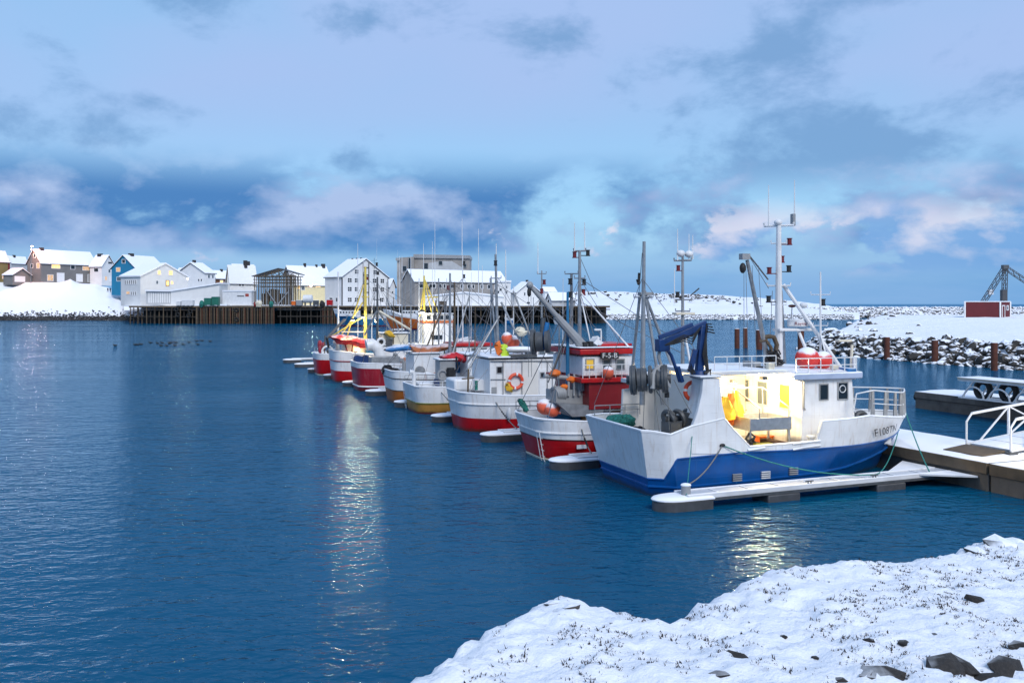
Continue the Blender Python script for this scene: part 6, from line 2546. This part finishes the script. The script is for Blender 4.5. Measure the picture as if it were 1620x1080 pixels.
# ================================================================== third boat: white over red with life ring on the white deckhouse
C = Boat('fishing_boat', 'white and red boat with orange life ring on its deckhouse, third from camera', .2, 20.7, 20)
C.hull(11.5, 4.7, [(0, 1.98), (3, 1.8), (6, 1.75), (9, 2.0), (11.5, 2.6)], [(.04, M_red), (lambda x: interp(x, [(0, .72), (6, .60), (11.5, 1.0)]), M_red), (lambda x: interp(x, [(0, 1.45), (6, 1.3), (11.5, 1.9)]), M_white), (None, M_white)],
       tw=.45, ta=.18, elliptic=True, rake_s=.3, rake_b=1.3, deck=.7, rub=[(lambda x: interp(x, [(0, 1.45), (6, 1.3), (11.5, 1.9)]), M_white, .05)])
dh = deckhouse(C, 'deckhouse', 775, 884, 567, 648, -1.55, 1.5, M_white, M_wsnow)
C.box('door', 853, 864, 584, 626, -1.60, -1.553, M_white2, .01)
C.box('door_recess_panel', 826, 851, 572, 628, -1.585, -1.552, M_shelter, .01)
C.win(858, 593, 5, 7, -1.61, M_grey, M_glass, dh)
C.life_ring(816, 603, -1.66, .36, .085)
C.tarp('yellow_line_bag', [(802, 606, 611), (803, 604, 618), (806, 606, 620), (809, 612, 620)], -1.7, M_yel, 1, .2)
C.box('stern_hood', 719, 751, 599, 619, -.2, 1.5, M_white, .12)
C.win(790, 585, 7, 9, -1.55, M_grey, M_glass, dh)
gm = MB()
for px in (796, 826, 866, 874):
    gm.cyl(C.P(px, 570, -1.6), C.P(px, 632, -1.6), .022, n=6)
gm.cyl(C.P(776, 600, -1.6), C.P(800, 600, -1.6), .02, n=6)
gm.cyl(C.P(776, 571, -1.62), C.P(884, 571, -1.62), .03, n=6)
gm.build('wall_pipe', M_steel, dh)
C.box('vent_grille', 778, 786, 612, 622, -1.6, -1.553, M_grey, .01)
stern_gear(C, C.P(775, 0, -1.3).x, -1.2, 1.15, .8)
C.box('deck_locker', 752, 772, 600, 618, -.6, .6, M_white2)
cm = C.mast(789, 615, 402, .1, .11, M_steel, arms=[(440, 8, .03)], ants=[(785, 402, 385)], lights=[(784, 416)], stays=[(789, 440, 740, 600, 1), (789, 440, 850, 560, -.5)], top=784)
C.pole('strut', (788, 505), (738, 575), .1, .8, .05, M_steel)
C.pole('strut', (790, 500), (740, 585), .1, -.4, .05, M_steel)
C.pole('boom', (793, 478), (833, 560), .1, -1, .06, M_steel)
C.pole('strut', (786, 560), (776, 440), .1, .8, .06, M_steel)
m = C.mast(857, 567, 428, .6, .07, M_steel, arms=[(433, 7, .025)], ants=[(851, 433, 384)], lights=[(861, 446), (857, 460)])
C.mast(800, 565, 405, 1.0, .05, M_white2, ants=[(800, 420, 395)])
C.tarp('lime_flag', [(793, 548, 556), (796, 543, 566), (800, 545, 566), (803, 552, 560)], -1.3, M_lime, 4, .2)
C.tarp('orange_flag', [(785, 542, 548), (788, 540, 562), (791, 550, 562)], -1.3, M_ora, 6, .2)
C.tarp('snowy_boom_cover', [(800, 549, 556), (815, 548, 558), (830, 547, 558), (845, 549, 557)], -1.2, M_wsnow, 7, .6)
C.box('roof_rail_board', 808, 850, 560, 565.5, -1.7, -1.4, M_dgrey)
C.buoy(802, 535, 0, .3)
C.buoy(812, 541, .2, .34)
C.pole('ochre_tree_pole', (826, 560), (824, 522), -.8, -.8, .03, M_dgrey)
C.tarp('ochre_bundle', [(818, 522, 526), (822, 517, 532), (827, 518, 532), (831, 522, 528)], -.8, M_cream, 12, .5)
C.box('wheelhouse', 834, 880, 552, 566.5, -.8, 1.2, M_white)
C.box('green_side_board', 752, 756, 602, 617, -1.2, -1.1, M_tnet, 0)

# ================================================================== fourth boat: white over ochre
Dd = Boat('fishing_boat', 'white boat with ochre yellow lower hull and red tarpaulin boom, fourth from the camera', .2, 28.9, 20)
Dd.hull(10.5, 4.3, [(0, 1.62), (3, 1.55), (6, 1.6), (8, 1.8), (10.5, 2.4)], [(.10, M_red), (lambda x: interp(x, [(0, .62), (6, .56), (10.5, 1.1)]), M_ochre), (None, M_white)],
        tw=.7, ta=.12, elliptic=True, rake_s=.25, rake_b=1.2, deck=.6, rub=[(lambda x: interp(x, [(0, .64), (6, .58), (10.5, 1.1)]), paint('olive_strake', (.16, .17, .03), .5), .035)])
deckhouse(Dd, 'hauler_house', 696, 721, 570, 616, -.9, .2, M_grey, M_wsnow)
deckhouse(Dd, 'wheelhouse', 740, 790, 562, 620, -1.3, 1.3, M_white, M_wsnow)
m = MB()
c = Dd.P(713, 590, -1.1)
m.box(c, (.45, .4, .38), .2)
m.cyl(c + Vector((0, 0, .15)), c + Vector((0, 0, .32)), .24, n=12)
m.path([c + Vector((.2, 0, .1)), c + Vector((.45, 0, .3)), c + Vector((.35, 0, 1.0))], .05, 6)
m.build('line_hauler', M_black, Dd.root)
MB().torus(Dd.P(700, 593, -.95), .28, .07, (0, 1, 0), 18, 6).build('hauler_wheel', M_grey, Dd.root)
zs_ = Dd.base(1)
Dd.rail([Dd.pt(t, Dd.base(t * 10.5), -1) + Vector((0, .05, 0)) for t in (.02, .08, .15, .22, .3)], .35, .02, name='stern_rail')
Dd.tarp('red_tarpaulin', [(698, 563, 566), (706, 560, 571), (714, 557, 572), (722, 556, 572), (730, 560, 573), (740, 562, 575), (752, 564, 576), (762, 566, 576), (770, 569, 573)], -.6, M_rtarp, 11)
Dd.tarp('orange_flag', [(757, 574, 580), (760, 572, 588), (765, 574, 585)], -1.2, M_ora, 5, .3)
Dd.tarp('green_flag', [(751, 576, 582), (753, 575, 590), (756, 578, 588)], -1.2, paint('green_flag_cloth', (.08, .35, .10), .7), 3, .3)
Dd.mast(712, 612, 432, .3, .11, M_steel, lights=[(709, 455)], stays=[(712, 440, 768, 570, 0), (712, 440, 690, 600, 1)])
Dd.mast(719, 612, 446, .8, .10, M_wood)
Dd.pole('boom', (713, 560), (772, 572), .2, -.5, .06, M_steel)
Dd.box('blue_tarp_sheet', 720, 735, 570, 590, .3, 1.0, M_btarp)
m = MB()
for y in (1.9, 1.6):
    m.cyl((.1, y, 1.5), (.3, y, -.3), .018, n=6)
for i in range(5):
    m.cyl((.13 + .03 * i, 1.9, 1.2 - .25 * i), (.13 + .03 * i, 1.6, 1.2 - .25 * i), .014, n=5)
m.build('stern_ladder', M_white2, Dd.hull_o)

# ================================================================== fifth boat: white with an orange brown bottom
E = Boat('fishing_boat', 'white boat with orange brown bottom and blue and orange tarpaulins on its boom', .3, 34.6, 20)
ln_ = lambda x: interp(x, [(0, 1.66), (5, 1.45), (10.5, 2.1)])
E.hull(10.8, 4.3, [(0, 2.12), (3, 1.9), (6, 1.85), (8.5, 2.1), (10.8, 2.7)], [(.02, M_brown), (lambda x: interp(x, [(0, .86), (5, .7), (10.8, 1.2)]), M_brown), (ln_, M_white), (None, M_white)],
       tw=.6, ta=.14, elliptic=True, rake_s=.3, rake_b=1.3, deck=.6, rub=[(ln_, M_black, .03), (lambda x: interp(x, [(0, .88), (5, .72), (10.8, 1.22)]), M_black, .02)])
deckhouse(E, 'deckhouse', 655, 696, 560, 606, -1.2, 1.2, M_white, M_wsnow)
c = E.P(674, 606, -1.5)
MB().torus(c, .55, .20, (0, 1, 0), 16, 10, a0=-1.9, a1=1.9).build('hauler_fairing', M_white, E.root)
MB().cyl(c + Vector((0, .1, 0)), c + Vector((0, .3, 0)), .5, n=20).build('hauler_disc', M_grey, E.root)
E.tarp('blue_tarpaulin', [(610, 552, 555), (618, 548, 557), (628, 546, 556), (640, 545, 555), (652, 545, 554)], -.4, M_btarp, 21)
E.tarp('orange_tarpaulin', [(648, 544, 553), (655, 545, 558), (664, 546, 566), (674, 547, 570), (682, 547, 566), (692, 546, 556), (704, 543, 554), (714, 544, 550)], -.5, M_otarp, 25)
E.pole('boom', (608, 553), (720, 545), -.4, 0, .05, M_wood)
deckhouse(E, 'wheelhouse', 722, 776, 548, 580, -1.4, 1.3, M_white, M_red, rt=.22)
wq = E.root.children[-1]
for px in (751, 765):
    E.win(px, 555, 9, 8, -1.4, M_grey, M_glass2, wq, .05)
E.box('blue_band', 720, 778, 562, 567, -1.46, 1.4, M_blue)
E.mast(732, 590, 404, .3, .06, M_white2, lights=[(734, 416), (734, 437)], ants=[(731, 404, 345), (757, 480, 362), (763, 480, 420)])
E.mast(694, 590, 440, .5, .07, M_steel, stays=[(694, 445, 650, 580, 0), (694, 445, 726, 570, 0)])
E.pole('net_pole', (683, 560), (690, 475), .2, .4, .05, M_wood)
E.tarp('blue_hanging_net', [(692, 566, 570), (694, 566, 585), (697, 567, 586), (699, 568, 574)], -1.25, M_btarp, 8, .25)

# ================================================================== sixth boat: crimson topsides
Fb = Boat('fishing_boat', 'crimson hulled boat with white rail and a pale grey box on its deck', .2, 43.9, 20)
Fb.hull(11.5, 4.6, [(0, 2.1), (3, 2.0), (6, 2.0), (9, 2.2), (11.5, 2.9)], [(.02, M_maroon), (lambda x: interp(x, [(0, .36), (6, .36), (11.5, .8)]), M_maroon), (lambda x: interp(x, [(0, 1.72), (6, 1.6), (11.5, 2.3)]), M_maroon), (None, M_white)],
        tw=.6, ta=.14, elliptic=True, rake_s=.2, rake_b=1.3, deck=.5, rub=[(lambda x: interp(x, [(0, .36), (6, .36), (11.5, .8)]), M_white, .06)])
Fb.box('pale_deck_box', 588, 633, 564, 579, -1.7, -.4, M_steel)
c = Fb.P(592, 563, .2)
MB().path([c + Vector((-.6, 0, .8)), c + Vector((-.2, 0, .9)), c + Vector((.25, 0, .6)), c + Vector((.45, 0, .1)), c + Vector((.5, 0, -.4))], .45, 12).build('net_chute', M_white, Fb.root)
deckhouse(Fb, 'deckhouse', 600, 650, 547, 580, .1, 1.8, M_white, M_wsnow)
deckhouse(Fb, 'wheelhouse', 604, 646, 528, 546, .2, 1.6, M_cream, M_wsnow)
MB().torus(Fb.P(603, 541, .05), .27, .10, (0, 1, 0), 18, 8).build('fan_ring', M_white2, Fb.root)
MB().cyl(Fb.P(603, 541, .12), Fb.P(603, 541, .18), .22, n=16).build('fan_disc', M_black, Fb.root)
Fb.box('dark_locker', 611, 621, 537, 546, -.1, .12, M_dgrey)
Fb.mast(597, 570, 438, .4, .12, M_dgrey, arms=[(474, 7, .03)], lights=[(596, 418), (598, 432)], stays=[(597, 445, 560, 560, 1), (597, 445, 640, 560, 0)])
Fb.pole('derrick', (600, 492), (650, 522), .3, .0, .09, M_cream)
Fb.pole('strut', (598, 492), (628, 535), .3, 1.0, .07, M_steel)
Fb.pole('strut', (596, 492), (577, 530), .3, 1.0, .07, M_steel)
Fb.tarp('ochre_cover', [(610, 524, 528), (614, 522, 532), (619, 526, 534), (623, 530, 534)], -.2, M_yel, 9, .5)
for px, y in ((636, .9), (650, 1.2)):
    Fb.mast(px, 545, 432, y, .07, M_steel, ants=[(px, 432, 405)])
Fb.pole('post', (655, 575), (655, 548), -1.4, -1.4, .06, M_wood)
Fb.buoy(641, 578, -1.5, .28, M_cream)

# ================================================================== seventh boat: red tarpaulin, yellow mast, lit deck
Gb = Boat('fishing_boat', 'white boat with a big red tarpaulin, yellow mast and warmly lit deck', .2, 52.4, 20)
Gb.hull(11.5, 4.5, [(0, 2.55), (3, 2.3), (6, 2.3), (9, 2.5), (11.5, 3.1)], [(.02, M_red), (lambda x: interp(x, [(0, .95), (6, .8), (11.5, 1.4)]), M_red), (lambda x: interp(x, [(0, 1.75), (6, 1.6), (11.5, 2.2)]), M_white), (None, M_white)],
        tw=.6, ta=.14, elliptic=True, rake_s=.2, rake_b=1.3, deck=.5, rub=[(lambda x: interp(x, [(0, 1.75), (6, 1.6), (11.5, 2.2)]), M_dred, .05)])
deckhouse(Gb, 'deckhouse', 547, 590, 541, 572, -.7, 1.4, M_cream, M_wsnow)
Gb.tarp('red_tarpaulin', [(523, 532, 534), (529, 530, 538), (536, 529, 545), (544, 530, 545), (552, 531, 543), (560, 531, 546), (568, 534, 550), (576, 535, 551), (584, 536, 546), (592, 538, 541)], -.9, M_rtarp, 31, 1.8)
for a, b in (((546, 545), (552, 562)), ((558, 545), (556, 562))):
    Gb.pole('tarpaulin_strap', a, b, -1.2, -1.0, .05, M_dred)
m = Gb.mast(578, 560, 422, .3, .17, M_ymast, arms=[(470, 6, .04)], ants=[(566, 470, 385), (575, 430, 410)], lights=[(581, 440)])
for a, b in (((575, 450), (548, 535)), ((574, 478), (540, 530)), ((576, 500), (524, 532))):
    Gb.pole('mast_leg', a, b, .3, .6, .06, M_ymast, parent=m)
Gb.pole('crossbar', (540, 525), (578, 525), .3, .3, .05, M_cream)
Gb.pole('derrick', (545, 505), (517, 535), .2, -.6, .12, M_dgrey)
MB().path([Gb.P(517, 535, -.6), Gb.P(519, 545, -.6), Gb.P(520, 550, -.6)], .10, 7).build('derrick_block', M_black, Gb.root)
Gb.mast(535, 560, 430, 1.0, .10, M_white2)
Gb.flood(596, 507, -2.0, 700, (1.0, .80, .46), aim=(-.1, -1, -.55), size=.3, cone=150)
Gb.flood(558, 505, -1.6, 700, (1.0, .80, .46), aim=(-.1, -1, -.55), size=.3, cone=150)
Gb.flood(574, 500, -.3, 130, (1.0, .86, .55), size=.3)
Gb.flood(566, 550, -.9, 22, (1.0, .74, .38), size=.15)

# ================================================================== eighth boat, farthest in the row
Hb = Boat('fishing_boat', 'farthest boat of the row, white over red with maroon fenders and tall lit wheelhouse', .2, 60.2, 20)
Hb.hull(15.0, 4.6, [(0, 1.95), (4, 1.9), (8, 2.0), (12, 2.4), (15, 3.2)], [(.10, M_cream), (lambda x: interp(x, [(0, 1.42), (8, 1.3), (15, 2.2)]), M_red), (None, M_white)], tw=.6, ta=.12, elliptic=True, rake_s=.2, rake_b=1.5, deck=.5)
for k, (px, py) in enumerate(((506, 545), (507, 553), (512, 548))):
    c = Hb.P(px, py, .5 - .3 * k)
    MB().sphere(c, (.22, .22, .42), 12, 8).build('maroon_fender', M_maroon, Hb.root)
MB().torus(Hb.P(518, 556, -1.2), .48, .09, (0, 1, 0), 18, 7).build('hauler_ring', M_white2, Hb.root)
Hb.pole('flag_staff', (509, 560), (509, 540), .6, .6, .03, M_white2)
hw_ = deckhouse(Hb, 'wheelhouse', 672, 716, 497, 545, -1.3, 1.6, M_white, M_wsnow)
Hb.box('orange_stripe', 671, 717, 507, 511, -1.36, 1.66, M_orange, 0)
for px in (678, 688, 698, 708):
    Hb.win(px, 502, 6, 6, -1.3, M_grey, M_glass, hw_, .05)
deckhouse(Hb, 'lower_house', 660, 722, 546, 570, -1.6, 1.8, M_white, M_wsnow)
Hb.box('dark_opening', 683, 700, 530, 537, -1.34, -1.305, M_glass, 0)
ym_ = Hb.mast(671, 560, 436, -.6, .16, M_ymast, ants=[(670, 436, 385), (684, 470, 382), (688, 450, 350)], lights=[(680, 455)])
for a, b in (((672, 442), (694, 497)), ((672, 446), (684, 500)), ((672, 442), (664, 500)), ((676, 470), (693, 470))):
    Hb.pole('mast_leg', a, b, -.6, -.4, .06, M_ymast, parent=ym_)
Hb.mast(663, 560, 440, .5, .09, M_white2)
Hb.flood(668, 492, -2.2, 620, (1.0, .82, .52), aim=(-.1, -1, -.55), size=.4, cone=150)
Hb.flood(664, 494, -1.9, 260, (1.0, .86, .58), size=.25)

# deck gear that fills the working decks
def fit_out(b, seed, x0=.6, x1=.62, fenders=2, rails=True):
    r_ = random.Random(seed)
    zd = lambda x: b.base(x) - b.deckh
    hb = lambda x: abs(b.pt(x / b.L, b.base(x), -1).y)
    n = 0
    x = x0
    while x < b.L * x1:
        z = zd(x)
        y = r_.uniform(-.75, .55) * hb(x)
        k = r_.choice(['coil', 'tub', 'winch', 'vent', 'post', 'hatch', 'net'])
        if k == 'coil':
            m = MB()
            for i in range(4):
                m.torus((x, y, z + .06 + .09 * i + b.deckh * .5), .26 - .02 * i, .045, (.05, .05, 1), 16, 6)
            m.cyl((x, y, z), (x, y, z + b.deckh * .5 + .06), .2, n=10)
            m.build('rope_coil', r_.choice([M_rope, M_trope, M_otarp]), b.root)
        elif k == 'tub':
            h = b.deckh + r_.uniform(.1, .45)
            m = MB().bounds(x - .4, x + .4, y - .3, y + .3, z, z + h)
            for i in range(4):
                m.bounds(x - .43, x + .43, y - .33, y + .33, z + h * (i + .6) / 4.4, z + h * (i + .6) / 4.4 + .04)
            m.build('line_tub_locker', r_.choice([M_grey, M_white2, M_teal, M_steel]), b.root)
            MB().bounds(x - .42, x + .42, y - .32, y + .32, z + h + .003, z + h + .06).build('snow_cover', M_snowp, b.root, .02)
        elif k == 'winch':
            m = MB().cyl((x, y - .45, z + b.deckh + .15), (x, y + .45, z + b.deckh + .15), .16, n=12)
            for q in (-.45, -.15, .15, .45):
                m.cyl((x, y + q - .02, z + b.deckh + .15), (x, y + q + .02, z + b.deckh + .15), .3, n=16)
            m.box((x, y, z + b.deckh * .5), (.4, .7, b.deckh))
            m.build('deck_winch', r_.choice([M_dgrey, M_steel, M_crane]), b.root)
        elif k == 'vent':
            m = MB().path([(x, y, z), (x, y, z + b.deckh + .5), (x - .08, y, z + b.deckh + .68), (x - .28, y, z + b.deckh + .7)], .13, 10)
            m.build('vent_cowl', r_.choice([M_white2, M_grey]), b.root)
        elif k == 'post':
            m = MB().cyl((x, y, z), (x + .05, y, z + b.deckh + r_.uniform(.8, 1.9)), .05, n=8)
            m.cyl((x - .3, y, z + b.deckh + .7), (x + .35, y, z + b.deckh + .72), .035, n=6)
            m.build('davit_post', r_.choice([M_steel, M_white2, M_wood]), b.root)
        elif k == 'hatch':
            MB().bounds(x - .45, x + .45, y - .45, y + .45, z, z + b.deckh * .9 + .1).build('fish_hatch', r_.choice([M_wsnow, M_grey]), b.root, .03)
        else:
            m = MB()
            for i in range(4):
                m.sphere((x + r_.uniform(-.3, .3), y + r_.uniform(-.25, .25), z + b.deckh * .6 + r_.uniform(0, .3)), (.34, .3, .28), 10, 7, 0, .5)
            m.build('net_pile', r_.choice([M_net, M_tnet, M_otarp]), b.root)
        x += r_.uniform(.42, .75)
    for i in range(fenders):
        t = .2 + .14 * i
        p_ = b.pt(t, b.base(t * b.L) * .55, -1)
        m = MB().sphere(p_ + Vector((0, -.14, -.05)), (.13, .13, .32), 12, 9)
        m.cyl(p_ + Vector((0, -.1, .2)), b.pt(t, b.base(t * b.L), -1), .012, n=5)
        m.build('fender', r_.choice([M_black, M_maroon, M_white2]), b.root)
    if rails:
        pts = [b.pt(t, b.base(t * b.L), 1) + Vector((0, -.05, 0)) for t in np.linspace(.02, .6, 9)]
        b.rail(pts, .42, .016, M_steel, name='port_rail')


fit_out(B, 101, 1.6, .5)
fit_out(C, 102, .5, .35)
fit_out(Dd, 103, .6, .6)
fit_out(E, 104, .5, .6)
fit_out(Fb, 105, .5, .7)
fit_out(Gb, 106, .5, .55)
fit_out(Hb, 107, .8, .7)
for b_, y_, pxs_, py_ in ((Dd, -1.3, (752, 768, 782), 572), (C, -.8, (843, 857, 871), 559)):
    for q in pxs_:
        b_.win(q, py_, 8, 9, y_, M_grey, M_glass2, b_.root, .05)
for b_, px_, py_, y_ in ((C, 868, 548, 0), (Dd, 765, 556, 0), (E, 742, 541, 0), (Fb, 630, 522, .8)):
    c = b_.P(px_, py_, y_)
    MB().path([c + Vector((0, 0, -.45)), c + Vector((0, 0, -.06)), c], .05, 8).cyl(c + Vector((-.5, -.2, .05)), c + Vector((.5, .2, .05)), .07, n=8).build('radar_scanner', M_white2, b_.root)

# more poles and whip aerials in the thicket of masts
for b_, px_, pb_, pt_, y_, rr_, mt_ in ((Fb, 611, 560, 446, .9, .045, M_steel), (Fb, 622, 560, 470, .2, .05, M_wood), (Gb, 588, 560, 452, .9, .045, M_white2), (Gb, 566, 560, 440, 1.2, .03, M_white2),
                                        (E, 703, 580, 462, .3, .05, M_steel), (E, 724, 575, 476, -.6, .045, M_white2), (E, 745, 575, 430, .9, .025, M_white2), (Dd, 742, 590, 452, .4, .05, M_steel),
                                        (Dd, 751, 590, 486, -.4, .05, M_wood), (C, 776, 600, 438, .9, .05, M_steel), (C, 812, 570, 452, .5, .04, M_white2), (C, 843, 566, 470, -.3, .04, M_steel),
                                        (Hb, 684, 545, 470, .5, .05, M_white2), (Hb, 706, 545, 440, .8, .04, M_steel), (B, 884, 620, 498, .3, .05, M_steel), (B, 890, 600, 440, 1.2, .025, M_white2)):
    b_.pole('aerial', (px_, pb_), (px_ + .8, pt_), y_, y_, rr_, mt_, rr_ * .5)
for b_, a_, c_, y0_, y1_, mt_ in ((C, (812, 460), (850, 560), .4, -.6, M_steel), (Dd, (742, 470), (716, 560), .4, -.2, M_steel), (E, (703, 480), (672, 556), .3, -.3, M_wood), (B, (905, 500), (872, 596), .5, -.4, M_dgrey), (Fb, (611, 470), (640, 545), .8, .2, M_steel)):
    b_.pole('boom', a_, c_, y0_, y1_, .05, mt_)

# stern lines from the boats to the finger noses
for b, u, lab in ((B, 7.75, 'stern line with black springs from the second boat to its finger pier'), (C, 15.5, 'stern line with dark springs from the life ring boat to its finger pier'),
                  (Dd, 23.25, 'stern line from the ochre striped boat down to its finger pier'), (E, 31.0, 'stern line from the orange brown bottomed boat to its finger pier'),
                  (Fb, 38.75, 'pale stern line from the crimson boat to its finger pier'), (Gb, 46.5, 'stern line from the boat with the red tarpaulin to its pier'), (Hb, 54.25, 'stern line from the farthest boat of the row to its pier')):
    a = b.world(b.pt(.14, b.base(1.5) * .82, -1))
    e = pier(1.9, u + .55, .50)
    r_ = rope('mooring_line', lab, sag_line(a, e, .12), .025, M_rope)
    for k in range(5):
        p_ = a.lerp(e, .3 + .07 * k)
        p_.z -= .1
        MB().sphere(p_, (.045, .045, .05), 8, 6).build('spring_shackle', M_black, r_)


# ================================================================== ships lying at the far wharf
S1 = Boat('moored_ship', 'teal blue hulled ship lying at the wharf below the warehouse', 0, 0, 168, None, origin=gp(618, 516, 0))
S1.hull(17.5, 5.2, [(0, 3.2), (6, 2.6), (11, 3.0), (17.5, 5.0)], [(.3, M_dred), (lambda x: interp(x, [(0, 2.4), (6, 2.0), (17.5, 3.6)]), M_teal), (None, M_white)], tw=.7, ta=.15, elliptic=True, rake_b=2.4, deck=.8)
w1 = S1.box('wheelhouse', 563, 536, 491, 500, 2.0, -1.5, M_white)
for i in range(5):
    q = S1.P(539 + 4.6 * i, 494, 2.0)
    window(w1, q + Vector((0, .01, 0)), (-1, 0, 0), (0, 1, 0), .5, .5, M_trim, M_glass, .06, .03)
S1.box('after_house', 600, 575, 497, 505, 1.8, -1.4, M_cream)
S1.mast(592, 505, 408, 0, .10, M_dgrey, arms=[(412, 8, .04)], ants=[(596, 412, 378)])
S2 = Boat('moored_ship', 'orange hulled ship lying at the wharf in front of the fish hall', 0, 0, 172, None, origin=gp(716, 521, 0))
S2.hull(18, 5.4, [(0, 3.4), (6, 2.8), (11, 3.2), (18, 5.0)], [(.3, M_dred), (lambda x: interp(x, [(0, 2.6), (6, 2.2), (18, 3.7)]), M_orange), (None, M_white)], tw=.7, ta=.15, elliptic=True, rake_b=2.4, deck=.8)
w2 = S2.box('wheelhouse', 660, 636, 491, 501, 2.0, -1.5, M_white)
for i in range(5):
    q = S2.P(639 + 4.2 * i, 494, 2.0)
    window(w2, q + Vector((0, .01, 0)), (-1, 0, 0), (0, 1, 0), .45, .45, M_trim, M_glass, .06, .03)
S2.mast(632, 500, 405, 0, .09, M_white2, ants=[(629, 430, 395)])
S2.mast(641, 500, 428, 0, .10, M_steel)

# boats hung under the wharf's right end
for px, py, w_, lab, mt in ((807, 505, 12, 'small white and blue boat hanging below the wharf near the boathouse', M_btarp), (886, 509, 15, 'small white boat hanging below the wharf at its right end', M_white2)):
    D_ = 289.5
    c = at(px, py, D_)
    bt = Boat('hung_boat', lab, 0, 0, 178, 'boats hung under the wharf', origin=Vector((c.x + w_ * .1, D_, c.z - .8)))
    bt.hull(w_ * .2 + .6, 1.5, [(0, 1.1), (1, 1.0), (w_ * .2 + .6, 1.3)], [(.0, mt), (.45, mt), (None, M_white)], tw=.7, ta=.1, rake_b=.5, deck=.2)
    m = MB()
    for x in (.5, w_ * .2):
        m.cyl((x, 0, 1.0), (x, 0, 5.6 - c.z + .6), .04, n=5)
    m.build('sling', M_wire, bt.root)

# the second boat's forward mast with domes, rising behind the blue crane
km = B.mast(1080, 640, 405, 0, .10, M_steel, arms=[(412, 12, .045), (474, 12, .035), (492, 10, .035)], ants=[(1072, 412, 362), (1090, 412, 370), (1096, 410, 372), (1067, 480, 425)],
            lights=[(1073, 424), (1072, 466)], domes=[(1077, 401, .20), (1090, 402, .20)], name='forward_mast')
B.box('radar_bar', 1070, 1100, 494, 498, -.2, .2, M_cream, parent=km)
B.pole('wind_vane_arm', (1092, 468), (1106, 456), 0, 0, .03, M_black, parent=km)
B.pole('strut', (1084, 530), (1098, 610), 0, -.8, .05, M_white2)

# running rigging: stays from each mast to bow, stern and rails
def rigging(b, tops, seed):
    r_ = random.Random(seed)
    m = MB()
    for (px, py, y) in tops:
        a = b.P(px, py, y)
        for t, side in ((.03, 1), (.03, -1), (.96, -1), (.5, -1), (.3, 1)):
            e = b.pt(t, b.base(t * b.L), side)
            m.path(sag_line(a, e, .05, 6), .011 + .004 * r_.random(), 4)
    m.build('rigging_wire', M_wire, b.root)


rigging(B, [(917, 440, .2), (904, 470, .9)], 1)
rigging(C, [(787, 450, .1), (857, 470, .6)], 2)
rigging(Dd, [(712, 445, .3)], 3)
rigging(E, [(732, 440, .3), (694, 450, .5)], 4)
rigging(Fb, [(597, 450, .4)], 5)
rigging(Gb, [(578, 440, .3)], 6)
rigging(Hb, [(671, 445, -.6)], 7)
